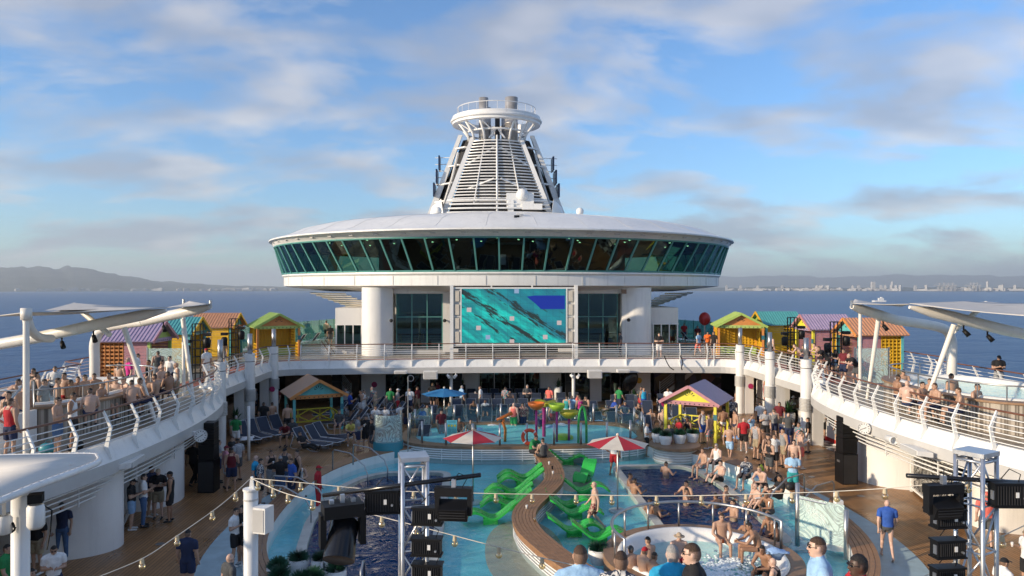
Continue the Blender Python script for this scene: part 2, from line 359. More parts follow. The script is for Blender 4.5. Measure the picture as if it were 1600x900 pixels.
def water(name, tint, rip=3.0, strength=0.25, rough=0.04):
    m = bpy.data.materials.new(name); m.use_nodes = True; t = m.node_tree; t.nodes.clear()
    o = N(t, 'ShaderNodeOutputMaterial'); tcn = N(t, 'ShaderNodeTexCoord')
    n = N(t, 'ShaderNodeTexNoise'); n.inputs['Scale'].default_value = rip; n.inputs['Detail'].default_value = 3; n.inputs['Distortion'].default_value = 0.8; L(t, tcn.outputs['Object'], n.inputs['Vector'])
    bp = N(t, 'ShaderNodeBump'); bp.inputs['Strength'].default_value = strength; bp.inputs['Distance'].default_value = 0.12; L(t, n.outputs[0], bp.inputs['Height'])
    tr = N(t, 'ShaderNodeBsdfTransparent'); tr.inputs[0].default_value = (*tint, 1)
    gl = N(t, 'ShaderNodeBsdfGlossy'); gl.inputs['Roughness'].default_value = rough; L(t, bp.outputs[0], gl.inputs['Normal'])
    fr = ior_both(t, 1.33); L(t, bp.outputs[0], fr.inputs['Normal'])
    mx = N(t, 'ShaderNodeMixShader'); L(t, fr.outputs[0], mx.inputs[0]); L(t, tr.outputs[0], mx.inputs[1]); L(t, gl.outputs[0], mx.inputs[2]); L(t, mx.outputs[0], o.inputs[0])
    MT[name] = m
water('wading_water', (0.86, 0.97, 0.98), 2.2, 0.35)
def deep(name):
    m = bpy.data.materials.new(name); m.use_nodes = True; t = m.node_tree; t.nodes.clear(); o = N(t, 'ShaderNodeOutputMaterial'); tr = N(t, 'ShaderNodeBsdfTransparent'); tr.inputs[0].default_value = (0.35, 0.6, 0.8, 1)
    df = N(t, 'ShaderNodeBsdfDiffuse'); df.inputs[0].default_value = (0.012, 0.055, 0.17, 1); mx = N(t, 'ShaderNodeMixShader'); mx.inputs[0].default_value = 0.72; L(t, tr.outputs[0], mx.inputs[1]); L(t, df.outputs[0], mx.inputs[2]); L(t, mx.outputs[0], o.inputs[0]); MT[name] = m
deep('deep_water')
water('tub_water', (0.70, 0.90, 0.92), 4.0, 0.5)
def rippled_floor(name, rgb):
    """pool floor with the bright net that ripples throw is left to the light; only tile tone here"""
    mat(name, rgb, 0.45, var=0.14, scale=0.8)
rippled_floor('wading_floor', (0.20, 0.62, 0.68))
mat('foam', (0.75, 0.82, 0.83), 0.7, var=0.05)
def sea_mat():
    m = bpy.data.materials.new('sea'); m.use_nodes = True; t = m.node_tree; b = t.nodes['Principled BSDF']
    b.inputs['Base Color'].default_value = (0.012, 0.050, 0.125, 1); b.inputs['Roughness'].default_value = 0.30; b.inputs['IOR'].default_value = 1.33; b.inputs['Specular IOR Level'].default_value = 0.28
    tcn = N(t, 'ShaderNodeTexCoord'); mp_ = N(t, 'ShaderNodeMapping'); mp_.inputs['Scale'].default_value = (0.09, 0.22, 1); L(t, tcn.outputs['Object'], mp_.inputs[0])
    n = N(t, 'ShaderNodeTexNoise'); n.inputs['Scale'].default_value = 1.0; n.inputs['Detail'].default_value = 8; n.inputs['Roughness'].default_value = 0.62; L(t, mp_.outputs[0], n.inputs['Vector'])
    nb = N(t, 'ShaderNodeTexNoise'); nb.inputs['Scale'].default_value = 0.004; nb.inputs['Detail'].default_value = 4; L(t, tcn.outputs['Object'], nb.inputs['Vector'])
    ns = N(t, 'ShaderNodeTexNoise'); ns.inputs['Scale'].default_value = 0.035; ns.inputs['Detail'].default_value = 5; L(t, tcn.outputs['Object'], ns.inputs['Vector'])
    bp = N(t, 'ShaderNodeBump'); bp.inputs['Strength'].default_value = 1.0; bp.inputs['Distance'].default_value = 1.8; L(t, math_node(t, 'ADD', n.outputs[0], math_node(t, 'MULTIPLY', ns.outputs[0], 3.0)), bp.inputs['Height']); L(t, bp.outputs[0], b.inputs['Normal'])
    L(t, mixc(t, nb.outputs[0], (0.008, 0.052, 0.16), (0.016, 0.080, 0.21)), b.inputs['Base Color'])
    MT['sea'] = m
sea_mat()
def land(name, a, c, sc):
    m = bpy.data.materials.new(name); m.use_nodes = True; t = m.node_tree; b = t.nodes['Principled BSDF']; b.inputs['Roughness'].default_value = 0.95
    tcn = N(t, 'ShaderNodeTexCoord'); n = N(t, 'ShaderNodeTexNoise'); n.inputs['Scale'].default_value = sc; n.inputs['Detail'].default_value = 9; n.inputs['Roughness'].default_value = 0.7; L(t, tcn.outputs['Object'], n.inputs['Vector'])
    L(t, ramp(t, n.outputs[0], [(0.4, a), (0.62, c)]), b.inputs['Base Color']); MT[name] = m
land('hill', (0.035, 0.06, 0.05), (0.11, 0.125, 0.11), 0.004)
mat('far_building', (0.45, 0.44, 0.42), 0.7, var=0.15, scale=0.01)
def screen_mat():
    m = bpy.data.materials.new('screen_picture'); m.use_nodes = True; t = m.node_tree; b = t.nodes['Principled BSDF']; b.inputs['Roughness'].default_value = 0.4
    tcn = N(t, 'ShaderNodeTexCoord'); mp_ = N(t, 'ShaderNodeMapping'); L(t, tcn.outputs['Object'], mp_.inputs[0]); mp_.inputs['Rotation'].default_value = (0, R(-33), 0)
    sp = N(t, 'ShaderNodeMapping'); L(t, mp_.outputs[0], sp.inputs[0]); sp.inputs['Scale'].default_value = (0.5, 1, 2.2)
    n = N(t, 'ShaderNodeTexNoise'); n.inputs['Scale'].default_value = 0.9; n.inputs['Detail'].default_value = 7; n.inputs['Roughness'].default_value = 0.62; L(t, sp.outputs[0], n.inputs['Vector'])
    s2 = N(t, 'ShaderNodeMapping'); L(t, mp_.outputs[0], s2.inputs[0]); s2.inputs['Scale'].default_value = (0.55, 1, 3.0); s2.inputs['Location'].default_value = (3, 0, 1.35)
    n_ = N(t, 'ShaderNodeTexNoise'); n_.inputs['Scale'].default_value = 1.5; n_.inputs['Detail'].default_value = 8; n_.inputs['Roughness'].default_value = 0.7; L(t, s2.outputs[0], n_.inputs['Vector'])
    sx_ = N(t, 'ShaderNodeSeparateXYZ'); L(t, mp_.outputs[0], sx_.inputs[0])
    c = ramp(t, n.outputs[0], [(0.30, (0.0, 0.10, 0.16)), (0.46, (0.0, 0.27, 0.27)), (0.60, (0.0, 0.52, 0.45)), (0.75, (0.03, 0.75, 0.62))])
    band = ramp(t, sx_.outputs[2], [(0.30, 0.0), (0.50, 1.0)])      # upper right is the deeper blue-green
    c = mixc(t, math_node(t, 'MULTIPLY', band, 0.75), c, (0.0, 0.14, 0.22))
    zc = sx_.outputs[2]
    def streak(c0, wd): return math_node(t, 'MAXIMUM', math_node(t, 'SUBTRACT', 1.0, math_node(t, 'DIVIDE', math_node(t, 'ABSOLUTE', math_node(t, 'SUBTRACT', zc, c0)), wd)), 0.0)
    bands = math_node(t, 'MAXIMUM', streak(0.62, 0.42), math_node(t, 'MAXIMUM', streak(-0.55, 0.40), math_node(t, 'MULTIPLY', streak(-1.35, 0.25), 0.7)))
    dk = ramp(t, math_node(t, 'ADD', n_.outputs[0], math_node(t, 'MULTIPLY', bands, 0.20)), [(0.62, 0.0), (0.66, 1.0)])
    c = mixc(t, dk, c, (0.005, 0.02, 0.02))
    lt = ramp(t, math_node(t, 'ADD', n.outputs[0], math_node(t, 'MULTIPLY', bands, 0.08)), [(0.66, 0.0), (0.72, 0.6)]); c = mixc(t, lt, c, (0.10, 0.85, 0.75))
    br = N(t, 'ShaderNodeTexBrick'); br.offset = 0.0; mb = N(t, 'ShaderNodeMapping'); mb.inputs['Rotation'].default_value = (R(90), 0, 0); L(t, tcn.outputs['Object'], mb.inputs[0]); L(t, mb.outputs[0], br.inputs['Vector']); br.inputs['Scale'].default_value = 1; br.inputs['Brick Width'].default_value = 0.43; br.inputs['Row Height'].default_value = 0.43; br.inputs['Mortar Size'].default_value = 0.008
    br.inputs['Color1'].default_value = (1, 1, 1, 1); br.inputs['Color2'].default_value = (0.82, 0.88, 0.92, 1); br.inputs['Mortar'].default_value = (0.55, 0.55, 0.55, 1)
    c = mixc(t, 1.0, c, br.outputs[0], 'MULTIPLY')
    b.inputs['Base Color'].default_value = (0.02, 0.02, 0.02, 1); L(t, c, b.inputs['Emission Color']); b.inputs['Emission Strength'].default_value = 0.85; MT['screen_picture'] = m
screen_mat()
emit('screen_blue', (0.004, 0.02, 0.24), 0.8); emit('screen_pink', (0.60, 0.50, 0.50), 0.5); emit('screen_lilac', (0.30, 0.42, 0.62), 0.5)
mat('charcoal_bag', (0.06, 0.065, 0.07), 0.8)
mat('gold', (0.6, 0.4, 0.1), 0.4)
# ================================================================== SEA, LAND
SEA_Z = -28.0
def build_sea():
    b = B(); n = 96; rad = [0.5, 60, 150, 400, 1000, 2500, 6000, 16000]
    b.loft([[(r*math.cos(2*PI*j/n), r*math.sin(2*PI*j/n), SEA_Z) for j in range(n)] for r in rad], closed=True)
    structure(b.obj('sea', 'sea'))
build_sea()
def bearing(px): return math.atan2((px-800)/F, 1.0)+YAW      # clockwise from ship's axis
def build_land():
    rnd = random.Random(3)
    def ridge(name, px0, px1, d0, d1, prof, n, rough):
        b = B(); rings = []
        fr = [0, .15, .35, .6, .85, 1.0, 1.3]; hf = [0, .18, .42, .72, .95, 1.0, .6]
        ph = [rnd.uniform(0, 6.28) for _ in range(24)]
        for k, (u, hh) in enumerate(zip(fr, hf)):
            row = []
            for i in range(n+1):
                px = px0+(px1-px0)*i/n; a = bearing(px)
                xs = [p[0] for p in prof]; h = np.interp(px, xs, [p[1] for p in prof])
                wob = sum(math.sin(px*0.013*(q+1)*1.7+ph[q]+k*0.9)/(q+1.5) for q in range(9))
                wob += 0.5*sum(math.sin(px*0.09*(q+1)+ph[q+9]+k*1.7)/(q+1.5) for q in range(8))
                d = d0+(d1-d0)*u
                row.append((CX+d*math.sin(a), d*math.cos(a), SEA_Z-1+max(0.0, hh*h*(1+rough*wob*(0.25+0.75*u)))))
            rings.append(row)
        b.loft(rings); structure(b.obj(name, 'hill', smooth=True))
    ridge('hills', -260, 640, 8800, 12500, [(-260, 280), (0, 315), (60, 330), (115, 312), (160, 268), (200, 218), (240, 165), (290, 112), (350, 76), (420, 58), (640, 45)], 220, 0.10)
    ridge('coast', 640, 1860, 9200, 10400, [(640, 40), (1100, 42), (1860, 42)], 200, 0.2)
    ridge('mountains', 1000, 1860, 20000, 26000, [(1000, 250), (1120, 400), (1180, 430), (1230, 450), (1300, 400), (1450, 430), (1600, 400), (1860, 380)], 180, 0.07)
build_land()
def build_city():
    rnd = random.Random(11)
    k = 0
    shapes = []
    for (wd, dp, ht) in ((46, 30, 20), (24, 22, 58), (100, 50, 15), (20, 20, 95), (60, 40, 28)):
        b = B(); b.box((0, 0, ht/2), (wd, dp, ht)); b.box((wd*.1, 0, ht+2.5), (wd*.45, dp*.5, 5)); shapes.append(b.obj('building', 'far_building'))
    used = set()
    def put(px, d, i, group):
        a = bearing(px); src = shapes[i]
        if i not in used: o = src; used.add(i)
        else: o = src.copy(); COL.objects.link(o)
        o.location = (CX+d*math.sin(a), d*math.cos(a), SEA_Z+rnd.uniform(3, 9)); o.rotation_euler = (0, 0, rnd.uniform(-.5, .5)-a)
        lab = {0: 'low pale block on the far shore', 1: 'slim pale tower on the far shore', 2: 'long low pale shed on the far shore', 3: 'tall thin tower on the far skyline', 4: 'broad pale mid-height block on the far shore'}[i]
        if 'hillside' in group: lab = {0: 'small pale house block on the hazy hillside shore', 2: 'long pale terrace on the hazy hillside shore', 4: 'larger pale block on the hazy hillside shore'}[i]
        tag(o, lab, 'building', group+' '+str(i))
    for _ in range(130):
        px = rnd.choice([rnd.uniform(1130, 1600), rnd.uniform(1330, 1600), rnd.uniform(1150, 1300)])
        put(px, rnd.uniform(8950, 9150), rnd.choice([0, 0, 2, 2, 4, 0, 1]), 'far shore buildings')
    for px in (1332, 1362, 1366, 1394, 1400, 1543, 1430): put(px, 9150, rnd.choice([1, 3]), 'far shore buildings')
    for _ in range(80): put(rnd.choice([rnd.uniform(20, 420), rnd.uniform(330, 440)]), rnd.uniform(8650, 8780), rnd.choice([0, 0, 2, 4]), 'far hillside buildings')
    b = B(); hgt = 78
    for sx_ in (-18, 18):
        for sy_ in (-12, 12): b.bar((sx_, sy_, 0), (sx_*.8, sy_, hgt*.75), 5, 5)
    b.bar((-18, 0, hgt*.45), (18, 0, hgt*.45), 5, 5); b.bar((-62, 0, hgt*.75), (42, 0, hgt*.75), 6, 6); b.bar((0, 0, hgt*.75), (0, 0, hgt*1.15), 6, 6); b.bar((0, 0, hgt*1.15), (-60, 0, hgt*.77), 3, 3); b.bar((0, 0, hgt*1.15), (40, 0, hgt*.77), 3, 3)
    cr = b.obj('port_crane', 'far_building')
    for i, px in enumerate([1468, 1475, 1482, 1489, 1517, 1522, 1527]):
        o = cr if i == 0 else cr.copy()
        if i: COL.objects.link(o)
        a = bearing(px); o.location = (CX+8900*math.sin(a), 8900*math.cos(a), SEA_Z+2); o.rotation_euler = (0, 0, 0.5-a); tag(o, 'white container crane standing on the far harbour shore', 'crane', 'harbour cranes')
    b = B(); b.prism([(-17, -2.5), (13, -2.8), (20, 0), (13, 2.8), (-17, 2.5)], 0, 4); b.box((-4, 0, 7), (14, 4, 6)); b.box((-5, 0, 11.5), (5, 3, 3))
    o = b.obj('motor_boat', 'white'); p = atd(1374, 1900); o.location = (p.x, p.y, SEA_Z); o.rotation_euler = (0, 0, PI); tag(o, 'white motor boat crossing the open sea', 'boat')
build_city()

# ================================================================== DECKS
Z2 = 3.25
def bulge(Y):
    u = (Y-26.3)/9.3
    return 2.25*max(0.0, 1-abs(u)**2.0)**0.5
def left_edge():
    P = []
    for i in range(0, 75): Y = 9.8+i*0.35; P.append(Vector((-15.2+bulge(Y), Y)))
    for Y in (36.5, 39, 41.5, 44, 45.6): P.append(Vector((-15.2, Y)))
    for i in range(1, 9): t = i/8*PI/2; P.append(Vector((-15.2+1.9*(1-math.cos(t)), 45.6+1.9*math.sin(t))))
    return P
LE = left_edge()
RE = [Vector((-p.x+0.1, p.y)) for p in reversed(LE)]
mid = [Vector((x, 47.5+0.75*(1-(x/13.3)**2))) for x in np.linspace(-13.3, 13.4, 28)][1:-1]
EDGE = [p for p in LE]+mid+RE                      # inner edge of the upper deck, walked from near left round to near right
def seg(pred): return [p for p in EDGE if pred(p)]
S_LB = [p for p in LE if 9.8 <= p.y <= 35.7]; S_LS = [p for p in LE if 35.6 <= p.y]
S_MID = [LE[-1]]+mid+[RE[0]]
S_RS = [p for p in RE if p.y >= 35.6]; S_RB = [p for p in RE if p.y <= 35.7]

hull = B(); hp = [(-21.5, -30), (-21.5, 110), (-14, 128), (14, 128), (21.5, 110), (21.5, -30)]
hull.prism(hp, SEA_Z-4, -1.9)
structure(hull.obj('ship_hull', 'white'))

BC = (0.5, 26.5)                                   # basin centre
basin = lambda k, n=96: sell(BC[0], BC[1], 9.25+k, 10.4+k, 2.4, n)
HTC = (4.25, 20.4); HTR = 2.75
structure(sheet('pool_deck', [(-21, 2), (21, 2), (21, 62), (-21, 62)], [basin(0.72)], -1.8, 0.0, 'deck'))
structure(sheet('upper_deck', [(-21.3, 2), (21.3, 2), (21.3, 36.3), (22.7, 37.2), (22.7, 100), (-22.7, 100), (-22.7, 37.2), (-21.3, 36.3)], [EDGE], 2.72, Z2, 'upper_floor'))
# running track beside the rail
tr = B(); tr.loft([[(p.x, p.y, Z2+0.006) for p in offset(S_LS+S_MID[1:-1]+S_RS, 0.45)], [(p.x, p.y, Z2+0.006) for p in offset(S_LS+S_MID[1:-1]+S_RS, 1.6)]]); structure(tr.obj('running_track', 'track'))

def strip(path, prof):
    """sweep of (offset to the open side, z) points along a plan path"""
    b = B(); b.loft([[(p.x, p.y, z) for p in offset(path, -o)] for o, z in prof]); return b
def fascia(path, label):
    t = thing('deck_edge', label, 'deck edge')
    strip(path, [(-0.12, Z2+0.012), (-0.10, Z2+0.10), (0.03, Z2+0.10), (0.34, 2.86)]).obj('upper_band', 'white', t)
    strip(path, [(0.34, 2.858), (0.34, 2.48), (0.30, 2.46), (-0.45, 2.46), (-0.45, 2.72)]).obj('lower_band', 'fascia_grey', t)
    return t
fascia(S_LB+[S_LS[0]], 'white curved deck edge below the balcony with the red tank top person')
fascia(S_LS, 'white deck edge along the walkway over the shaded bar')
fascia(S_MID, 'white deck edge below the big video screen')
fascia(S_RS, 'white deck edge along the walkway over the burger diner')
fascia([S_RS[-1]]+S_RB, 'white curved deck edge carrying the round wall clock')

def rail_profile(h):    # lean towards the open side with height above deck
    return np.interp(h, [0.0, 0.62, 1.12], [0.16, 0.30, 0.06])
def railing(path, label, step, z=Z2, side=-1, bars=6, gusset=True, H=1.12):
    t = thing('railing', label, 'railing')
    P = resample(path, 0.5); nm = normals(P)
    def off(h): return [(p.x+q.x*side*rail_profile(h), p.y+q.y*side*rail_profile(h), z+h) for p, q in zip(P, nm)]
    for k in range(bars):
        h = 0.22+k*(H-0.26)/bars
        B().tube(off(h), 0.016, 5).obj('rail_bar', 'rail_white', t, smooth=True)
    B().tube(off(H), 0.034, 6).obj('handrail', 'handrail', t, smooth=True)
    Q = resample(path, step); qn = normals(Q)
    for p, q in zip(Q, qn):
        b = B(); tdir = Vector((q.y, -q.x, 0))
        prev = None
        for h in (-0.30, 0.05, 0.62, H):
            o = rail_profile(max(h, 0))+(0.12 if h < 0 else 0.0)
            c = Vector((p.x+q.x*side*o, p.y+q.y*side*o, z+h)); wd = 0.07 if h > 0.7 else (0.09 if h > 0.3 else 0.14)
            ring = [c+Vector((q.x, q.y, 0))*sx_*wd/2+tdir*sy_*0.024 for sx_, sy_ in ((-1, -1), (1, -1), (1, 1), (-1, 1))]
            if prev: b.loft([prev, ring], closed=True, cap=True)
            prev = ring
        b.obj('post', 'rail_white', t)
    return t
railing(S_LB, 'white balcony railing with brown handrail in front of the person in the red tank top', 1.45)
railing(S_LS[:-1], 'white railing above the shaded bar beside the orange and lime huts', 1.5)
railing(S_MID, 'long straight white railing in front of the big video screen', 1.75)
railing(S_RS, 'white railing with people leaning on it above the burger diner', 1.5)
railing(S_RB, 'white balcony railing curving round the hot tub above the wall clock', 1.45)
for s, nm in ((-1, 'outboard railing at the ship side behind the lilac roofed hut'), (1, 'outboard railing at the ship side behind the man in black tee')):
    railing([Vector((s*20.9, 14)), Vector((s*20.9, 36.2)), Vector((s*22.3, 37.2)), Vector((s*22.3, 56))], 'white '+nm, 1.6, side=-s, bars=5)
# curved bars under each balcony edge
for path, lab in ((S_LB, 'four curved white bars under the balcony with the red tank top person'), (S_RB, 'four curved white bars under the balcony with the clock')):
    t = thing('bumper_bars', lab, 'bars'); P = resample([p for p in path if 16 < p.y < 33], 0.5)
    for k in range(4):
        B().tube([(p.x, p.y, 2.34-k*0.19) for p in offset(P, -0.05+0.12*k)], 0.028, 6).obj('bar', 'rail_white', t, smooth=True)
    for p in resample(offset(P, 0.2), 3.0): B().bar((p.x, p.y, 1.72), (p.x, p.y, 2.5), 0.04, 0.04).obj('hanger', 'rail_white', t)

# columns with ribbed collar and steel lamp rod
def column(x, y, label, s):
    t = thing('column', label, 'column', (x, y, 0), group='columns at the deck edge')
    B().cyl((0, 0, 0), (0, 0, 4.35), 0.27, n=18).obj('shaft', 'white', t, smooth=False)
    autosmooth(t.children[0])
    B().box((s*0.52, 0, 1.23), (0.55, 0.5, 2.45)).obj('pier', 'wall_white', t)
    c = B()
    for k in range(9): c.lathe([(0.27, 1.72+k*.075), (0.335, 1.735+k*.075), (0.335, 1.765+k*.075), (0.27, 1.78+k*.075)], n=16)
    c.obj('collar', 'fascia_grey', t)
    B().cyl((0, 0, 4.352), (0, 0, 5.45), 0.13, n=14).obj('lamp_rod', 'steel', t, smooth=True); B().cyl((0, 0, 3.9), (0, 0, 3.93), 0.276, n=18).obj('band', 'black', t)
    return t
for s in (-1, 1):
    for y, n1_ in ((46.4, ('the lime roofed hut and the round pink sign', 'the oval diner sign')), (41.6, ('the green tee person and a yucca pot', 'a big yucca pot')), (36.9, ('the balcony end and the tall black speaker', 'the blue bin'))):
        column(s*14.72, y, 'white round column with steel lamp rod beside '+n1_[0 if s < 0 else 1], s)

# ------------------------------------------------------------------ rooms under the upper deck
def wall_box(name, label, x0, x1, y0, y1, z0, z1, m='wall_white'):
    o = B().box(((x0+x1)/2, (y0+y1)/2, (z0+z1)/2), (x1-x0, y1-y0, z1-z0)).obj(name, m); return tag(o, label, 'wall')
BW = 51.6
def bx(px): return (px-800)*BW/F*CS+CX+BW*SN
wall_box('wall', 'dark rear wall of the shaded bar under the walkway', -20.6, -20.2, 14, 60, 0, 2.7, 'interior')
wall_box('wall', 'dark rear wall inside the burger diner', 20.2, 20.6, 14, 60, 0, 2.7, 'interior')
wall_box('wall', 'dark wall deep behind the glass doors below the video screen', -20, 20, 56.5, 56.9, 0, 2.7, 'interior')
def facade():
    for a, c, lab in ((566, 603, 'white wall panel with a round pink sticker beside the stairs'), (658, 672, 'narrow white pier between two dark doorways behind the blue parasol'), (722, 748, 'white wall panel with a tall black planter beside the glass doors'),
                      (845, 877, 'white wall panel beside a tall white planter'), (923, 941, 'white pier behind the man in the magenta tee'), (986, 1019, 'white wall panel with a round yellow sticker beside the stairs')):
        wall_box('wall', lab, bx(a), bx(c), BW, BW+0.35, 0, 2.7)
    for a, c, lab, n in ((603, 658, 'dark glass doors beside the pink sticker wall', 3), (748, 845, 'wide dark glass doors behind the rows of navy loungers', 4), (941, 986, 'dark green glass doors beside the yellow sticker wall', 3), (672, 722, 'dark glass doorway behind the blue parasol', 2), (877, 923, 'dark glass doorway behind the group of four standing people', 2)):
        t = thing('glass_door', lab, 'door'); x0, x1 = bx(a)+.01, bx(c)-.01; wd = (x1-x0)/n
        for i in range(n):
            B().box((x0+(i+.5)*wd, BW+0.15, 1.30), (wd-0.08, 0.02, 2.5)).obj('pane', 'teal_glass' if i == 0 else 'window_glass', t)
        for i in range(n+1): B().box((x0+i*wd if 0 < i < n else (x0+.03 if i == 0 else x1-.03), BW+0.15, 1.30), (0.06, 0.08, 2.6)).obj('frame', 'dark' if a != 748 else 'fascia_grey', t)
        B().box(((x0+x1)/2, BW+0.17, 2.64), (x1-x0, 0.12, 0.12)).obj('lintel', 'wall_white', t)
    for px, py, m_, lab in ((586, 600, 'pink_sign', 'round pink sticker on the white wall by the stairs'), (1001, 596, 'yellow_sign', 'round yellow sticker on the white wall by the stairs')):
        p = atd(px, BW-.05); z = zat(py, BW-.05)
        tag(B().cyl((p.x, BW-.022, z), (p.x, BW-.005, z), 0.20, n=20).obj('round_sign', m_), lab, 'sign')
    p = Vector((-14.38, 46.2, 0)); tag(B().cyl((p.x, 46.08, 1.75), (p.x, 46.06, 1.75), .17, n=18).obj('round_sign', 'pink_sign', loc=(-.35, 0, 0)), 'round pink sticker on the column beside the aqua cabana', 'sign')
    tag(B().cyl((15.3, 46.10, 1.75), (15.3, 46.08, 1.75), .17, n=18).obj('round_sign', 'pink_sign'), 'round pink sticker on the column beside the oval diner sign', 'sign')
    for px in (705, 896): p = atd(px, 48.6); tag(B().cyl((p.x, p.y, 0), (p.x, p.y, 2.46), 0.11, n=12).obj('slim_post', 'white', smooth=True), 'slim white post holding up the deck edge beside the '+('blue parasol' if px < 800 else 'coral tee group'), 'post')
    for px in (527, 715, 890, 1062):
        p = atd(px, 49.8); t = thing('speaker_stack', 'tall black speaker stack '+{527: 'beside the stairs near the aqua cabana', 715: 'between the blue parasol and the tall black planter', 890: 'behind the slim post and coral tee group', 1062: 'beside the stairs near the yellow cabana'}[px], 'speaker', (p.x, p.y, 0))
        for k in range(3): B().box((0, 0, 0.45+k*0.82), (0.58, 0.5, 0.80)).obj('cabinet', 'black', t)
    # light fittings and speakers on the deck edge
    for px, wd, lab in ((673, 0.9, 'white box speaker under the deck edge above the dark doorway'), (930, 0.9, 'white box speaker under the deck edge above the magenta tee man')):
        p = atd(px, 47.3); t = thing('box_speaker', lab, 'speaker', (p.x, 47.25, 2.15)); B().box((0, 0, .3), (wd, .5, .50)).obj('housing', 'white', t); B().box((0, -.262, .3), (wd-.1, .02, .40)).obj('grille', 'fascia_grey', t)
    for px in (627, 975): p = atd(px, 47.3); t = thing('wall_lamp', 'white wedge floodlight on the deck edge '+('left of the box speaker over the dark door' if px < 800 else 'above the planter and blue tank person'), 'lamp', (p.x, 47.35, 2.55)); B().prism([(-.4, -.35), (.4, -.35), (.4, .1), (-.4, .1)], 0.0, 0.18).obj('housing', 'white', t); B().box((0, -.36, .09), (.7, .02, .12)).obj('lens', 'fascia_grey', t)
    for px in (700, 712, 893, 904): p = atd(px, 47.6); t = thing('spotlight', 'small white spotlight under the deck edge beside the slim post', 'lamp', (p.x, p.y, 2.25), R(30 if px in (700, 893) else -30), 'spotlights at the slim posts'); B().cyl((0, .1, .1), (0, -.2, 0), .07, .11).obj('barrel', 'white', t); B().bar((0, 0, .1), (0, 0, .24), .03, .03).obj('stem', 'white', t)
facade()
def stairs(px_top, px_bot, lab):
    y = 53.2; x0 = (px_bot-800)*y/F+CX+y*SN; x1 = (px_top-800)*y/F+CX+y*SN
    t = thing('staircase', lab, 'stairs', (0, 0, 0)); n = 13
    for i in range(n): u = i/(n-1); B().box((x0+(x1-x0)*u, y, 0.2+2.9*u), (abs(x1-x0)/n+.12, 1.3, 0.06)).obj('step', 'step_wood', t)
    for yy in (y-.66, y+.66):
        B().bar((x0, yy, 0.05), (x1, yy, 3.05), 0.05, 0.28).obj('stringer', 'fascia_grey', t)
        for k in range(5): B().tube([(x0, yy, .45+k*.17), (x1, yy, 3.4+k*.17)], 0.02, 5).obj('rail_bar', 'rail_white', t)
        B().tube([(x0, yy, 1.3), (x1, yy, 4.25)], 0.035, 6).obj('handrail', 'step_wood', t)
        for u in (0, .33, .66): B().bar((x0+(x1-x0)*u, yy, 0.1+3*u), (x0+(x1-x0)*u, yy, 1.3+3*u), 0.05, 0.05).obj('post', 'rail_white', t)
    return t
stairs(508, 553, 'staircase with white rails beside the pink sticker wall'); stairs(1112, 1030, 'staircase with white rails and brown treads beside the yellow sticker wall')
# burger diner on the sunny side
def diner():
    tag(B().box((17.8, 36.0, .010), (5.0, 19, 0.012)).obj('diner_floor', 'checker'), 'black and white checkered diner floor', 'floor')
    # wall with the oval sign
    wall_box('wall', 'white diner wall carrying the oval red and yellow sign', 16.2, 16.5, 43.0, 47.5, 0, 2.7)
    t = thing('diner_sign', 'yellow oval diner sign with red lettering on the white wall', 'sign', (16.16, 45.4, 1.55))
    b = B(); b.lathe([(0.001, 0), (1, 0), (1.0, .05), (.9, .07), (0.001, .07)], n=28); o = b.obj('oval', 'yellow_sign', t); o.rotation_euler = (0, R(-90), 0); o.scale = (0.86, 0.62, 1)
    b = B(); b.lathe([(.86, 0), (1, 0), (1, .085), (.9, .085)], n=28); o = b.obj('rim', 'red', t); o.rotation_euler = (0, R(-90), 0); o.scale = (0.88, 0.64, 1)
    Mx = lambda z: Matrix.Translation((-.085, 0, z)) @ Matrix.Rotation(R(-90), 4, 'Z') @ Matrix.Rotation(R(90), 4, 'X')
    text_mesh('lettering', 'Johnny', .36, 'red', t, Mx(.26)); text_mesh('lettering', 'Rockets', .36, 'red', t, Mx(-.06)); B().box((-.08, 0, -.42), (.02, .80, .2)).obj('ribbon', 'black', t); text_mesh('lettering', 'The Original Hamburger', .09, 'gold', t, Mx(-.42) @ Matrix.Translation((0, 0, .012)))
    tag(B().box((16.15, 43.55, 1.9), (.06, 1.0, 1.0)).obj('menu_screen', 'black_gloss'), 'black menu screen on the white diner wall', 'screen')
    c = thing('diner_counter', 'white diner counter with steel top and red kick plate', 'counter', (16.6, 39, 0)); B().box((0, 0, .55), (.7, 4.6, 1.0)).obj('body', 'wall_white', c); B().box((0, 0, 1.08), (.85, 4.8, .06)).obj('top', 'steel', c); B().box((-.37, 0, .12), (.02, 4.6, .2)).obj('kick_plate', 'red', c)
    f = thing('queue_rail', 'black queue rail on the checkered diner floor', 'railing')
    for y in (46.6, 44.9, 43.2): B().bar((15.75, y, 0), (15.75, y, 1.05), .06, .06).obj('post', 'black', f)
    for z in (1.0, .55): B().bar((15.75, 46.6, z), (15.75, 43.2, z), .05, .05).obj('rail', 'black', f)
    t = thing('hostess_stand', 'white host stand with little roof on the checkered floor', 'stand', (15.85, 42.3, 0)); B().box((0, 0, .5), (.5, .5, 1.0)).obj('body', 'wall_white', t); B().prism([(-.5, -.5), (.5, -.5), (.5, .5), (-.5, .5)], 1.25, 1.33).obj('roof', 'white', t)
    for q in (-.22, .22): B().bar((q, 0, 1.0), (q, 0, 1.25), .04, .04).obj('post', 'red', t)
    b = thing('waste_bin', 'blue waste bin with grey lid beside the column', 'bin', (14.0, 37.6, 0)); B().lathe([(.30, 0), (.36, .75), (.36, .8)], n=18).obj('body', 'bin_blue', b, smooth=True); B().lathe([(.38, .8), (.38, .88), (.2, .93), (.001, .93)], n=18).obj('lid', 'fascia_grey', b)
diner()
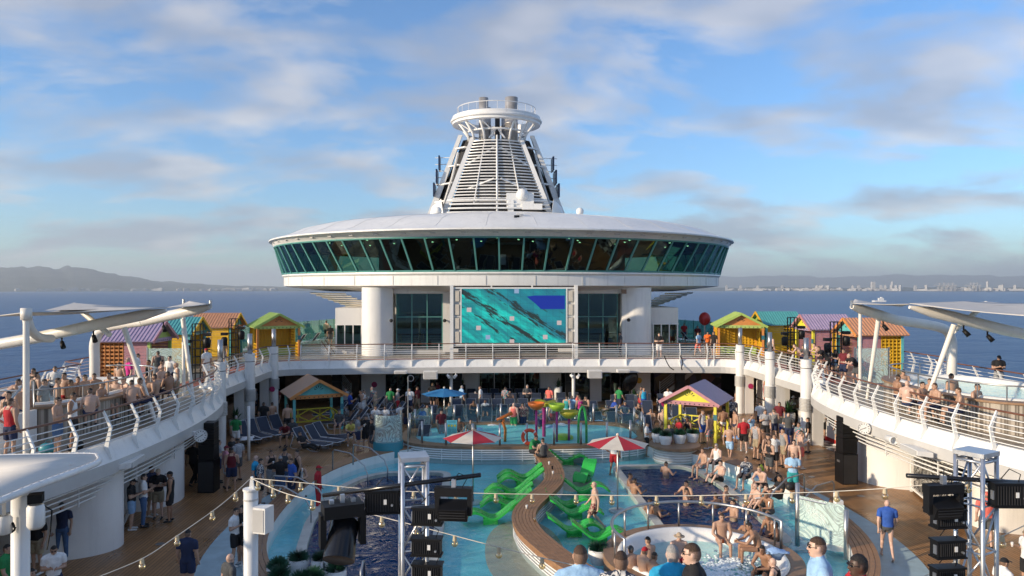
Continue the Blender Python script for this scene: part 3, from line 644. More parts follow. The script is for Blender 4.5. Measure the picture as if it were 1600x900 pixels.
def bar_left():
    c = thing('bar_counter', 'dark wooden bar counter in the shade under the walkway', 'counter', (-17.2, 41, 0)); B().box((0, 0, .52), (.8, 9, 1.0)).obj('body', 'wood_wall', c); B().box((0, 0, 1.06), (1.0, 9.2, .07)).obj('top', 'step_wood', c)
    wall_box('wall', 'stacked stone wall in the shade behind the aqua cabana', -15.9, -10.6, 53.6, 53.9, 0, 2.7, 'wood_wall')
    for k in range(6): tag(B().box((-18.6, 37.6+k*1.5, 2.55), (.25, .9, .12)).obj('ceiling_light', 'fascia_grey'), 'pale ceiling light over the shaded bar', 'lamp', 'bar ceiling lights')
    wall_box('wall', 'colourful mural wall behind the people near the diner entrance', 10.9, 15.9, 53.6, 53.9, 0, 2.7, 'mural')
def mural():
    m = bpy.data.materials.new('mural'); m.use_nodes = True; t = m.node_tree; b = t.nodes['Principled BSDF']; tcn = N(t, 'ShaderNodeTexCoord'); v = N(t, 'ShaderNodeTexVoronoi'); v.inputs['Scale'].default_value = 1.1; L(t, tcn.outputs['Object'], v.inputs['Vector'])
    hs = N(t, 'ShaderNodeSeparateColor'); L(t, v.outputs['Color'], hs.inputs[0])
    L(t, ramp(t, hs.outputs[0], [(0.0, (0.02, 0.07, 0.16)), (0.3, (0.25, 0.08, 0.04)), (0.55, (0.30, 0.20, 0.10)), (0.8, (0.03, 0.03, 0.03))]), b.inputs['Base Color']); MT['mural'] = m
mural(); bar_left()

# big white drums and etched panels under the balconies
def drum(cx, cy, r, label, z1=2.46, squash=1.0):
    b = B(); b.lathe([(r, 0), (r, z1)], (cx, cy, 0), 36, 1, squash); o = b.obj('round_wall', 'wall_white', smooth=True); return tag(o, label, 'wall')
drum(-15.0, 23.3, 1.95, 'white curved wall behind the man in navy tee and jeans', squash=.65); drum(-14.75, 28.3, 1.55, 'white curved wall behind the group of five with the man in black tank')
drum(16.5, 24.0, 1.9, 'white curved wall behind the silver truss and coral person', squash=.55); drum(15.7, 30.2, 1.95, 'cream lit curved wall behind the string lights near the man in blue tee')
for s, lab in ((-1, 'white leaf patterned panel behind the group in black tees'), (1, 'black and white leaf patterned panel behind the moving head light')):
    q0, q1 = (Vector((-13.25, 23.2)), Vector((-14.6, 27.6))) if s < 0 else (Vector((13.9, 23.9)), Vector((15.0, 28.2)))
    t = thing('leaf_panel', lab, 'panel', (q0.x, q0.y, 0), math.atan2((q1-q0).y, (q1-q0).x)); ln_ = (q1-q0).length
    B().box((ln_/2, 0, 1.3), (ln_, .03, 2.2)).obj('sheet', 'pattern_panel', t); B().box((ln_/2, -.1*s if s < 0 else -.1, 1.3), (ln_, .03, 2.2)).obj('backing', 'dark' if s > 0 else 'fascia_grey', t)
    for y in (0, ln_): B().bar((y, 0, 0), (y, 0, 2.46), .08, .08).obj('frame', 'white', t)
    B().bar((0, 0, .16), (ln_, 0, .16), .08, .08).obj('frame', 'white', t)
# things hung on the balcony edges
for s in (-1, 1):
    lab = 'under the balcony with the red tank top person' if s < 0 else 'under the clock balcony'
    p = Vector((s*13.02, 25.6)) if s < 0 else Vector((12.72, 24.9))
    t = thing('floodlight', 'white wedge floodlight '+lab, 'lamp', (p.x, p.y-2.4 if s < 0 else p.y-1.2, 2.52), R(-6*s)); B().plate([(0, -.6, 0), (0, .6, 0), (-s*.5, .6, .06), (-s*.5, -.6, .06)], .16, (0, 0, 1)).obj('housing', 'white', t); B().box((-s*.52, 0, .12), (.03, 1.1, .16)).obj('lens', 'fascia_grey', t)
    t = thing('horn_speaker', 'round white horn speaker '+lab, 'speaker', (p.x-s*.1, p.y+.6, 2.62)); B().lathe([(.06, -.22), (.13, -.2), (.13, .12), (.16, .22), (.12, .22), (.09, .05), (0.001, .05)], n=16).obj('barrel', 'white', t, smooth=True).rotation_euler = (R(90), 0, 0); B().bar((s*.0, 0, 0), (s*.35, 0, .1), .05, .05).obj('bracket', 'white', t)
def clock(x, y, z, rz, lab):
    t = thing('wall_clock', lab, 'clock', (x, y, z), rz); t.scale = (.72, .72, .72)
    def rot(o): o.rotation_euler = (R(90), 0, 0); return o
    rot(B().lathe([(0.001, 0), (.30, 0), (.32, .10), (.28, .13), (.26, .12), (0.001, .12)], n=28).obj('case', 'white', t, smooth=True))
    rot(B().lathe([(.27, .12), (.32, .12), (.32, .15), (.29, .16)], n=28).obj('rim', 'fascia_grey', t))
    f = rot(B().lathe([(0.001, .125), (.27, .125)], n=28).obj('face', 'pot', t))
    for k in range(12):
        a = k*PI/6; B().bar((.20*math.sin(a), -.13, .20*math.cos(a)), (.255*math.sin(a), -.13, .255*math.cos(a)), .03, .012, (0, 1, 0)).obj('hour_mark', 'black', t)
    B().bar((0, .0, 0), (0, .9, .0), .16, .16).obj('wall_bracket', 'white', t); B().bar((0, -.14, 0), (.10, -.14, .05), .03, .01, (0, 1, 0)).obj('hour_hand', 'black', t); B().bar((0, -.145, 0), (-.17, -.145, -.08), .02, .01, (0, 1, 0)).obj('minute_hand', 'black', t)
p = at(1370, 664, 2.75); clock(p.x-.70, p.y-.42, 2.72, R(-38), 'white round clock on the sunlit balcony edge'); p = at(305, 677, 2.75); clock(p.x+.30, p.y-.36, 2.74, R(38), 'white round clock on the shaded balcony edge above the tall black speaker')

# ================================================================== OBSERVATION LOUNGE, SCREEN, FUNNEL
LC = (0.15, 66.5)
def ring(a, b_, z, angs): return [(LC[0]+a*math.sin(t), LC[1]-b_*math.cos(t), z) for t in angs]
def lounge():
    t = thing('observation_lounge', 'round white observation lounge with a band of dark slanted windows', 'building')
    A = [2*PI*i/120 for i in range(121)]
    prof = [(.02, 14.55), (.35, 14.2), (.64, 13.55), (.81, 13.1), (.88, 12.75), (.94, 12.2), (.985, 11.95), (1.0, 11.86), (1.0, 11.76), (.985, 11.70)]
    b = B(); b.loft([ring(20.1*k, 19.6*k, z, A) for k, z in prof]); b.obj('roof', 'white', t, smooth=True); autosmooth(t.children[0], 50)
    b = B(); b.loft([ring(19.8, 19.3, 11.698, A), ring(19.85, 18.75, 11.58, A), ring(19.72, 18.52, 11.36, A)]); b.obj('eave', 'white', t, smooth=True)
    b = B(); b.loft([ring(18.6, 16.8, 9.10, A), ring(19.12, 17.32, 9.08, A), ring(19.14, 17.34, 8.98, A), ring(18.98, 17.2, 8.85, A), ring(18.98, 17.2, 8.16, A), ring(18.6, 16.9, 8.08, A), ring(15.2, 14.0, 7.72, A), ring(9, 9, 7.7, A)]); o = b.obj('sill_band', 'white', t, smooth=True); autosmooth(o, 30)
    b = B(); b.loft([ring(18.9, 17.0, 9.12, A), ring(2, 2, 9.12, A)]); b.obj('lounge_floor', 'interior', t)
    b = B(); b.loft([ring(11, 10, 9.1, A), ring(11, 10, 11.6, A)]); b.obj('inner_wall', 'interior', t)
    b = B(); b.loft([ring(19.7, 18.5, 11.57, A), ring(2, 2, 11.57, A)]); b.obj('lounge_ceiling', 'interior', t)
    n = 80; wa = [2*PI*(i+.5)/n-PI for i in range(n+1)]
    up = lambda a: Vector(ring(19.68, 18.46, 11.34, [a+.075*math.sin(a)])[0]); lo = lambda a: Vector(ring(19.08, 17.2, 9.10, [a])[0])
    for i in range(n):
        a0, a1 = wa[i], wa[i+1]
        if abs((a0+a1)/2) > R(118): continue
        B().add([lo(a0), lo(a1), up(a1), up(a0)], [(0, 1, 2, 3)]).obj('window_pane', 'window_glass', t)
    for i in range(n+1):
        if abs(wa[i]) > R(120): continue
        d = Vector((math.sin(wa[i]), -math.cos(wa[i]), 0)); B().bar(lo(wa[i])+d*.02, up(wa[i])+d*.02, .11, .12, d).obj('mullion', 'mullion', t)
    for z, a, bb, nm in ((9.14, 19.10, 17.24, 'lower_rail'), (11.34, 19.72, 18.5, 'upper_rail')):
        b = B(); b.tube(ring(a, bb, z, A[:-1]), .07, 6, closed=True); b.obj(nm, 'mullion', t)
    for k in range(26):
        a = R(-75+k*6); p = ring(16.5-2*(k % 3), 15-2*(k % 3), 11.55, [a])[0]; B().cyl((p[0], p[1], 11.50), (p[0], p[1], 11.56), .07, n=8).obj('downlight', 'lamp_glow', t)
    for k in range(34):
        a = R(-99+k*6); p = Vector(ring(19.86, 18.95, 11.60, [a])[0]); B().box(p, (.35, .12, .06), rz=a).obj('eave_lamp', 'fascia_grey', t)
    for k in range(22):
        a = R(-105+k*10)
        P_ = [Vector(ring(20.1*q, 19.6*q, z, [a])[0]) for q, z in ((.36, 14.2), (.64, 13.56), (.81, 13.11), (.88, 12.76), (.94, 12.21), (.98, 11.97))]
        B().tube([p_+Vector((0, 0, .001)) for p_ in P_], .007, 4).obj('roof_seam', 'fascia_grey', t)
        B().bar(ring(19.0, 17.22, 8.2, [a])[0], ring(19.0, 17.22, 8.84, [a])[0], .02, .02).obj('band_seam', 'fascia_grey', t)
    # under side louvres and the deck house below
    for s in (-1, 1):
        for k in range(8):
            u = k/7; a, bb, z = 16.9-3.4*u, 15.4-3.0*u, 7.62-1.25*u
            angs = [s*R(46+44*i/14) for i in range(15)]
            b = B(); o_, i_ = ring(a, bb, z, angs), ring(a-.5, bb-.5, z, angs); o2, i2 = ring(a-.12, bb-.12, z-.12, angs), ring(a-.5, bb-.5, z-.12, angs)
            b.loft([i_, o_, o2, i2]); b.obj('louvre', 'white_warm', t)
        angs = [s*R(44+46*i/14) for i in range(15)]
        b = B(); b.loft([ring(13.6, 12.5, 6.3, angs), ring(13.3, 12.3, 5.6, angs), ring(12.6, 11.8, 5.6, angs)]); b.obj('lower_apron', 'white', t)
    return t
emit('lamp_glow', (1.0, 0.8, 0.5), 4.0)
lounge()
def deckhouse():
    t = thing('deck_house', 'white deck house with tall green windows under the round lounge', 'building')
    b = B(); b.box((0.2, 72, 5.6), (20, 30, 4.68)); b.obj('core', 'wall_white', t)
    for s in (-1, 1):
        x0, x1 = (-10.3, -8.05) if s < 0 else (8.25, 10.45)
        b = B(); P = [(x1 if s < 0 else x0, 53.6), (x1 if s < 0 else x0, 52.3)]+[((x0+x1)/2+s*1.12*math.sin(R(a)), 52.75-0.95*math.cos(R(a))) for a in range(-20, 100, 15)]+[((x1 if s > 0 else x0), 53.6)]
        if s > 0: P = P[::-1]
        b.prism(P, Z2, 8.05); o = b.obj('corner_pillar', 'white', t); autosmooth(o, 35)
        wx0, wx1 = (-7.85, -4.6) if s < 0 else (4.9, 8.05)
        f = B().box(((wx0+wx1)/2, 53.0, 7.85), (wx1-wx0+.5, .5, .5)).obj('window_head', 'white', t)
        win = B().box(((wx0+wx1)/2, 53.0, 3.42), (wx1-wx0+.4, .3, .3)).obj('tall_window', 'fascia_grey', t)
        for i in range(3):
            for j in range(2):
                wd = (wx1-wx0)/3; z0, z1 = ((3.57, 5.9), (5.96, 7.6))[j]
                B().box((wx0+(i+.5)*wd, 52.96, (z0+z1)/2), (wd-.06, .02, z1-z0)).obj('pane', 'teal_glass', win)
        for i in range(4): B().box((wx0+i*(wx1-wx0)/3, 52.95, 5.6), (.06, .07, 4.05)).obj('mullion', 'mullion', win)
        B().box(((wx0+wx1)/2, 52.93, 5.93), (wx1-wx0, .06, .06)).obj('transom', 'mullion', win)
        B().box(((wx0+wx1)/2, 54.8, 5.6), (wx1-wx0, .1, 4)).obj('room_back', 'interior', win)
        ex = -4.55 if s < 0 else 4.85
        B().box((ex+(.55 if s < 0 else -.55), 53.0, 5.65), (1.1, .4, 4.5)).obj('wall_strip', 'wall_white', t)
        B().box((s*11.5+.2, 61, 4.9), (2.2, 14, 3.3)).obj('side_room', 'wall_white', t)
        for k in range(4): B().box((s*12.62+.2, 56+k*3.2, 5.0), (.03, 1.6, 1.4)).obj('side_window', 'window_glass', t)
        # little glazed bar pavilion
        B().box((s*11.6+.2, 53.9, 5.35), (2.0, .06, .1)).obj('pavilion_frame', 'white', t)
        for k in range(4): B().box((s*(10.7+k*.6)+.2, 53.9, 4.3), (.07, .07, 2.1)).obj('pavilion_post', 'white', t)
        for k in range(3): B().box((s*(11.0+k*.6)+.2, 53.9, 4.6), (.5, .02, 1.4)).obj('pavilion_pane', 'teal_glass', t)
        B().box((s*11.6+.2, 53.8, 3.75), (1.9, .3, .08)).obj('pavilion_shelf', 'step_wood', t)
    B().box((0.15, 53.2, 5.65), (9.2, .3, 4.6)).obj('rear_panel', 'dark', t)
    for px, py, dd in ((612, 500, 51.7), (695, 500, 52.7), (981, 499, 51.7)):
        p = atd(px, dd); z = zat(py, dd); c = thing('security_camera', 'small dark camera on the white wall '+{612: 'of the sunlit corner pillar', 695: 'strip beside the screen', 981: 'of the pillar by the dark clothed person'}[px], 'camera', (p.x, p.y-.1, z)); B().cyl((0, .25, 0), (0, -.1, 0), .05, n=8).obj('arm', 'white', c); B().ball((0, -.2, -.03), .13).obj('dome', 'dark', c, smooth=True)
    p = atd(975, 51.6); tag(B().box((p.x, p.y, 7.75), (.3, .3, .3)).obj('junction_box', 'step_wood'), 'small brown box under the lounge on the corner pillar', 'box')
deckhouse()
def video_screen():
    y = 48.75; t = thing('video_screen', 'big outdoor video screen showing teal water with dark streaks', 'screen', (0.35, y, Z2))
    x0, x1, z0, z1 = -3.46, 3.45, 1.06, 4.69
    d = B().box((0, 0, 0), (x1-x0, .10, z1-z0)).obj('display', 'screen_picture', t, loc=((x0+x1)/2, 0, (z0+z1)/2))
    D = lambda u, v: (x0+u*(x1-x0), z0+v*(z1-z0))
    def patch(pts, m_, nm='picture_patch', th=.004):
        P = [(D(u, v)[0]-d.location.x, -.052, D(u, v)[1]-d.location.z) for u, v in pts]; B().plate(P, th, (0, -1, 0)).obj(nm, m_, d)
    patch([(.62, .86), (.70, .88), (.99, .88), (.99, .63), (.76, .63), (.70, .74)], 'screen_blue')
    for u, v, m_ in ((.07, .62, 'screen_pink'), (.16, .29, 'screen_pink'), (.48, .46, 'screen_pink'), (.48, .04, 'screen_pink'), (.935, .38, 'screen_pink'), (.25, .12, 'screen_lilac'), (.525, .96, 'screen_lilac'), (.80, .12, 'screen_pink')):
        patch([(u-.022, v-.04), (u+.022, v-.04), (u+.022, v+.04), (u-.022, v+.04)], m_, 'blank_tile', .006)
    B().box((0, .22, 2.8), (8.1, .3, 4.1)).obj('casing', 'dark', t)
    for a, c in ((x0-.06, x1+.06),):
        for zz_ in (z0-.06, z1+.06): B().box((0, -.02, zz_), (8.2, .16, .1)).obj('frame', 'white', t)
        for xx in (x0-.05, x1+.05): B().box((xx, -.021, (z0+z1)/2), (.08, .16, z1-z0+.02)).obj('frame', 'white', t)
    for s in (-1, 1):
        B().bar((s*4.12, -.05, 0), (s*4.12, -.05, 4.95), .22, .22).obj('side_post', 'white', t)
        B().box((s*3.78, .05, 2.87), (.52, .1, 3.6)).obj('speaker_backing', 'fascia_grey', t); B().box((s*3.78, -.03, 2.87), (.56, .06, .05)).obj('speaker_divider', 'white', t)
        for k in range(4): o = B().box((s*3.76, -.05, 1.52+k*.9), (.26, .14, .70)).obj('speaker_box', 'cream_canvas', t)
    for x in (-1.5, 1.2): B().box((x, 0, 4.87), (.1, .1, .16)).obj('bracket', 'white', t)
video_screen()
def funnel():
    cx, cy = -0.4, 66.0; t = thing('ship_funnel', 'white ship funnel of curved louvres with two steel exhaust pipes', 'funnel', (cx, cy, 14.1))
    def hw(z): return np.interp(z, [0, 7.0], [4.40, 2.02])
    def fy(z): return np.interp(z, [0, 7.0], [-4.2, -2.0])
    def arc(z, k=1.0, yo=0.0, n=14, bow=.75): return [(hw(z)*k*(-1+2*i/n), fy(z)+yo-bow*(1-(-1+2*i/n)**2)+.9, z) for i in range(n+1)]
    for i in range(21):
        z = 1.35+i*.275; P = arc(z); b = B()
        b.loft([[(x, y, q) for x, y, q in P], [(x, y-.12, q-.02) for x, y, q in P], [(x, y-.13, q-.10) for x, y, q in P], [(x, y, q-.12) for x, y, q in P]]); b.obj('louvre', 'white', t)
    for i in range(4): b = B(); P = arc(.25+i*.36, 1.08, -.5); b.tube(P, .085, 6); b.obj('lower_louvre', 'white', t, smooth=True)
    for s in (-1, 1):
        b = B(); b.loft([[(s*4.4, -3.3, 0), (s*4.85, -3.3, 0), (s*4.85, -2.6, 0), (s*4.4, -2.6, 0)], [(s*1.95, -1.2, 7.15), (s*2.3, -1.2, 7.15), (s*2.3, -.6, 7.15), (s*1.95, -.6, 7.15)]], closed=True, cap=True); b.obj('inner_leg', 'white', t)
        b = B(); b.loft([[(s*5.75, -.6, -.1), (s*6.35, -.6, -.1), (s*6.35, .5, -.1), (s*5.75, .5, -.1)], [(s*3.05, 0, 7.6), (s*3.4, 0, 7.6), (s*3.4, .6, 7.6), (s*3.05, .6, 7.6)]], closed=True, cap=True); b.obj('outer_leg', 'white', t)
        b = B(); b.loft([[(s*4.9, -1.8, 0), (s*5.9, .3, 0), (s*5.9, 3, 0), (s*4.9, 3, 0)], [(s*2.3, -.2, 7.2), (s*3.0, .5, 7.2), (s*3.0, 2, 7.2), (s*2.3, 2, 7.2)]], closed=True, cap=True); b.obj('side_casing', 'dark', t)
        for k in range(4): z = 1.5+k*1.6; x = np.interp(z, [0, 7.2], [4.95, 2.4]); x2 = np.interp(z, [0, 7.2], [6.1, 3.2]); B().bar((s*x, -1.75+.2*k, z), (s*x2, -.2, z), .3, .12).obj('side_platform', 'white', t)
        B().tube([(s*4.6, -1.9, 1.2), (s*3.9, -1.4, 3.6), (s*3.4, -1.1, 5.8)], .12, 6).obj('pipe_run', 'fascia_grey', t)
        # logo seen edge-on
        for k in range(3): z = 2.0+k*1.25; B().box((s*(5.55-.22*k), .6, z+.6), (.14, 3.0-.6*k, 1.2)).obj('logo_panel', 'navy_logo', t)
        for k in range(6): z = 2.6+k*.6; x = np.interp(z, [0, 7.6], [6.0, 3.2]); B().bar((s*x, .2, z), (s*(5.5), .4, z), .06, .06).obj('logo_bracket', 'white', t)
        b = B(); b.plate([(s*4.55, -4.1, 0), (s*5.9, -2.4, 0), (s*5.6, -2.4, .9), (s*4.75, -3.9, 1.4)], .3, (0, 1, 0)); b.obj('base_cheek', 'white', t)
    b = B(); b.loft([[(-4.3, -2.3, .1), (4.3, -2.3, .1), (4.3, 3, .1), (-4.3, 3, .1)], [(-2.0, -.4, 7.0), (2.0, -.4, 7.0), (2.0, 2, 7.0), (-2.0, 2, 7.0)]], closed=True, cap=True); b.obj('inner_casing', 'dark', t)
    B().tube([(-.05, fy(.1)-.35, -.2), (0, fy(7)+.05, 7.2)], .10, 6).obj('centre_post', 'white', t, smooth=True)
    for s in (-1, 1):
        B().tube([(s*2.0, fy(.5)+.15, 1), (s*1.05, fy(7)+.5, 7)], .06, 5).obj('stay', 'white', t); B().tube([(s*.2, fy(5.8)+.4, 6.2), (s*2.6, fy(4)+1.0, 4.6)], .09, 5).obj('stay', 'white', t)
        B().tube([(0, fy(7)+.1, 7.9), (s*.7, fy(7)+.3, 7.0)], .08, 5).obj('stay', 'white', t); B().tube([(s*.3, fy(2), 3.2), (s*2.6, fy(2)+.9, 2.4)], .08, 5).obj('stay', 'white', t)
    # crown ring
    rb = B(); A_ = [2*PI*i/56 for i in range(56)]
    def rr(r, z): return [(r*math.cos(a), r*.92*math.sin(a)+.2, z) for a in A_]
    for j in range(1):
        rings_ = [rr(3.95, 8.45), rr(3.95, 9.15), rr(3.75, 9.25), rr(3.45, 9.15), rr(3.45, 8.45), rr(3.7, 8.38), rr(3.95, 8.45)]; rb.loft(rings_, closed=True)
    o = rb.obj('crown_ring', 'white', t, smooth=True); autosmooth(o, 50)
    B().tube(rr(3.99, 8.78), .13, 6, closed=True).obj('crown_moulding', 'white', t, smooth=True); B().tube(rr(2.7, 7.75), .09, 6, closed=True).obj('lower_ring', 'white', t, smooth=True); B().tube(rr(3.5, 9.95), .035, 5, closed=True).obj('crown_handrail', 'white', t)
    for i in range(24): a = 2*PI*i/24; B().bar((3.5*math.cos(a), 3.22*math.sin(a)+.2, 9.2), (3.5*math.cos(a), 3.22*math.sin(a)+.2, 9.95), .035, .035).obj('crown_baluster', 'white', t)
    for a in (-160, -140, -115, -65, -40, -20, 30, 90, 150):
        c, s = math.cos(R(a)), math.sin(R(a)); B().tube([(3.6*c, 3.3*s+.2, 8.5), (2.75*c, 2.5*s+.2, 7.5), (2.6*c, 2.3*s+.3, 6.9)], .11, 6).obj('crown_strut', 'white', t, smooth=True)
        B().tube([(3.6*c, 3.3*s+.2, 8.5), (2.7*math.cos(R(a+14)), 2.5*math.sin(R(a+14))+.2, 7.7)], .06, 5).obj('crown_brace', 'white', t)
    for x, r, z in ((-1.15, .43, 10.95), (1.35, .58, 11.0), (-.75, .28, 10.3), (.75, .28, 9.6)):
        b = B(); b.lathe([(r, 5.5), (r, 8.6), (r*1.05, 8.62), (r*1.05, 8.72), (r, 8.74), (r, z), (r*.88, z), (r*.85, z-.5), (0.001, z-.5)], (x, .1 if r > .4 else 1.0, 0), 20); b.obj('exhaust_pipe', 'exhaust', t, smooth=True); autosmooth(t.children[-1], 40)
    B().tube([(.1, .4, 6.5), (.1, .4, 9.4)], .22, 8).obj('inner_pipe', 'dark', t)
    b = B(); b.box((1.9, -3.9, 1.3), (2.3, .5, 1.2)); b.box((2.9, -4.1, .75), (1.7, .4, .5)); b.box((1.1, -4.0, .7), (.5, .5, 1.2)); b.obj('equipment_housing', 'white', t)
    B().ball((2.1, -4.0, 1.75), .55, 14, 8).obj('radar_dome', 'white', t, smooth=True)
funnel()
for px, py, r, lab in ((907, 325, .32, 'small white radar dome on the lounge roof'), (684, 326, .34, 'small white lamp housing at the foot of the funnel')):
    p = atd(px, 60); z = 13.65; t = thing('radome', lab, 'radar dome', (p.x, 60, z)); B().ball((0, 0, .62), r, 14, 8).obj('dome', 'white', t, smooth=True); B().cyl((0, 0, -.3), (0, 0, .5), .07, n=8).obj('stem', 'white', t)
p = atd(807, 49.8); t = thing('roof_camera', 'black camera on a white bracket on the lounge roof edge', 'camera', (p.x, 49.75, 12.72)); B().box((0, -.3, .02), (.35, .4, .28)).obj('body', 'black', t); B().box((.3, -.3, -.1), (.16, .25, .3)).obj('lamp', 'dark', t); B().bar((0, 0, .3), (.5, .0, .3), .5, .06).obj('bracket', 'white', t); B().cyl((-.1, -.5, .0), (-.1, -.6, .0), .1).obj('lens', 'black_gloss', t)

# ------------------------------------------------------------------ sea haze
def haze():
    b = B(); b.box((0, 6000, (SEA_Z-3+560)/2), (56000, 44000, 560-(SEA_Z-3))); o = b.obj('haze', 'haze'); o['kind'] = 'stuff'
m = bpy.data.materials.new('haze'); m.use_nodes = True; t = m.node_tree; t.nodes.clear(); ou = N(t, 'ShaderNodeOutputMaterial'); pv = N(t, 'ShaderNodeVolumePrincipled'); pv.inputs['Color'].default_value = (0.80, 0.87, 0.95, 1); pv.inputs['Density'].default_value = 0.000075; pv.inputs['Anisotropy'].default_value = 0.2; L(t, pv.outputs[0], ou.inputs['Volume']); MT['haze'] = m
haze()
# ================================================================== POOLS
LPOOL = [(-3.5, 32.3), (-3.5, 19.2), (-6.0, 19.2), (-6.9, 21.0), (-7.35, 23.2), (-7.65, 25.6), (-7.7, 28.0), (-7.4, 30.2), (-6.8, 31.6), (-6.0, 32.3)]
RPOOL = [(4.3, 33.0), (4.3, 23.6), (7.75, 23.0), (7.85, 26.0), (7.85, 29.5), (7.6, 32.0), (7.2, 33.0)]
LPOOL = [Vector(p) for p in LPOOL]; RPOOL = [Vector(p) for p in RPOOL]
WZ = -0.07
def rounded(poly, r=0.5, n=4):
    out = []; k = len(poly)
    for i in range(k):
        a, b, c = poly[i-1], poly[i], poly[(i+1) % k]; u, v = (a-b), (c-b); rr_ = min(r, u.length*.4, v.length*.4); p, q = b+u.normalized()*rr_, b+v.normalized()*rr_
        for j in range(n+1): t = j/n; out.append(p*(1-t)**2+b*2*t*(1-t)+q*t*t)
    return out
LP_, RP_ = rounded(LPOOL), rounded(RPOOL)
structure(sheet('wading_floor', basin(0.74), [LP_, RP_], -0.32, -0.26, 'wading_floor'))
def area(P): return sum(P[i-1].x*P[i].y-P[i].x*P[i-1].y for i in range(len(P)))
for P, nm in ((LP_, 'dark swimming pool under the moving head light'), (RP_, 'dark swimming pool with several bathers')):
    b = B(); n = len(P)
    b.loft([[(p.x, p.y, -.27) for p in P], [(p.x, p.y, -1.75) for p in P]], closed=True); b.add([(p.x, p.y, -1.75) for p in P], [tuple(range(n))]); structure(b.obj('pool_basin', 'navy_tile'), nm)
    s = 1 if area(P) > 0 else -1
    Q = offset(P, -0.32*s, True); structure(sheet('pool_coping', Q, [P], -0.257, -0.055, 'coping'), 'pale stone edge of a '+nm)
    structure(sheet('deep_water', P, [], -.20, -.20, 'deep_water'), 'tinted depth of the '+nm)
structure(sheet('pool_ledge', [(7.78, 22.5), (8.5, 22.5), (8.7, 27), (8.55, 31), (8.0, 33.2), (7.6, 33.2), (7.84, 31), (7.88, 27)], [], -.255, -.16, 'bluepad'))
structure(sheet('pool_water', basin(0.02), [sell(HTC[0], HTC[1], HTR, HTR, 2, 48)], WZ, WZ, 'wading_water'))
for P, lab in ((sell(-.55, 23.0, 1.25, 3.1, 2.2, 40), 'cream'), (sell(2.0, 32.2, .9, 2.6, 2.2, 40), 'cream')):
    structure(sheet('floor_inlay', P, [], -.2565, -.2525, 'cream_floor'))
# wooden rim bench round the basin: five curved boards, plus pale pad round it
rim = thing('rim_bench', 'curved wooden bench rim round the wading pool', 'bench')
B().loft([[(p.x, p.y, z) for p in basin(k)] for k, z in ((0.02, -.3), (0.02, .30), (0.70, .30), (0.70, -.1))], closed=True).obj('core', 'white', rim)
for k in range(5):
    a, c = 0.03+k*.135, 0.03+k*.135+.122
    for g in range(8):
        n = 96; i0 = g*12; I = range(i0, i0+13)
        A_, C_ = basin(a), basin(c); A_.append(A_[0]); C_.append(C_[0])
        b = B(); b.loft([[(A_[i].x, A_[i].y, .302) for i in I], [(A_[i].x, A_[i].y, .345) for i in I], [(C_[i].x, C_[i].y, .345) for i in I], [(C_[i].x, C_[i].y, .302) for i in I]]); b.obj('board', 'bench_wood', rim)
b = B()
b.loft([[(p.x, p.y, .006) for p in basin(.70)], [(BC[0]+(p.x-BC[0])*1.0, p.y, .006) for p in sell(BC[0], BC[1]-1.2, 10.9, 11.4, 2.4, 96)]], closed=True); structure(b.obj('pool_surround', 'bluepad'))

# wavy bench
def wavy_bench():
    C = [at(x, y, .5) for x, y in ((846, 704), (855, 716), (864, 729), (866, 748), (848, 768), (826, 788), (818, 806), (827, 827), (848, 847), (873, 867), (896, 882), (925, 899))]
    P = [Vector((p.x, p.y)) for p in C]
    # smooth by Catmull-Rom
    S = []
    for i in range(len(P)-1):
        p0, p1, p2, p3 = P[max(i-1, 0)], P[i], P[i+1], P[min(i+2, len(P)-1)]
        for j in range(5):
            t = j/5; S.append(0.5*((2*p1)+(p2-p0)*t+(2*p0-5*p1+4*p2-p3)*t*t+(3*p1-p0-3*p2+p3)*t**3))
    S.append(P[-1]); S = resample(S, .4)
    t = thing('wavy_bench', 'wavy wooden bench winding through the wading pool', 'bench')
    n = 7; wd = 0.80
    for k in range(n):
        a, c = -wd/2+k*wd/n+.006, -wd/2+(k+1)*wd/n-.006; A_, C_ = offset(S, a), offset(S, c); b = B()
        b.loft([[(p.x, p.y, .45) for p in A_], [(p.x, p.y, .5) for p in A_], [(p.x, p.y, .5) for p in C_], [(p.x, p.y, .45) for p in C_]]); b.obj('slat', 'bench_wood', t)
    A_, C_ = offset(S, -wd/2+.12), offset(S, wd/2-.12); b = B(); b.loft([[(p.x, p.y, -.26) for p in A_], [(p.x, p.y, .448) for p in A_], [(p.x, p.y, .448) for p in C_], [(p.x, p.y, -.26) for p in C_]]); b.obj('core', 'fascia_grey', t)
    for s in (-1, 1):
        A_ = offset(S, s*(wd/2-.03)); b = B(); b.loft([[(p.x, p.y, z) for p in A_] for z in (.30, .452)]); b.obj('edge_board', 'bench_wood', t)
        for k in range(4): B().tube([(p.x, p.y, .26-k*.095) for p in offset(S, s*(wd/2-.07))], .022, 5).obj('side_bar', 'rail_white', t)
    return S
WB = wavy_bench()

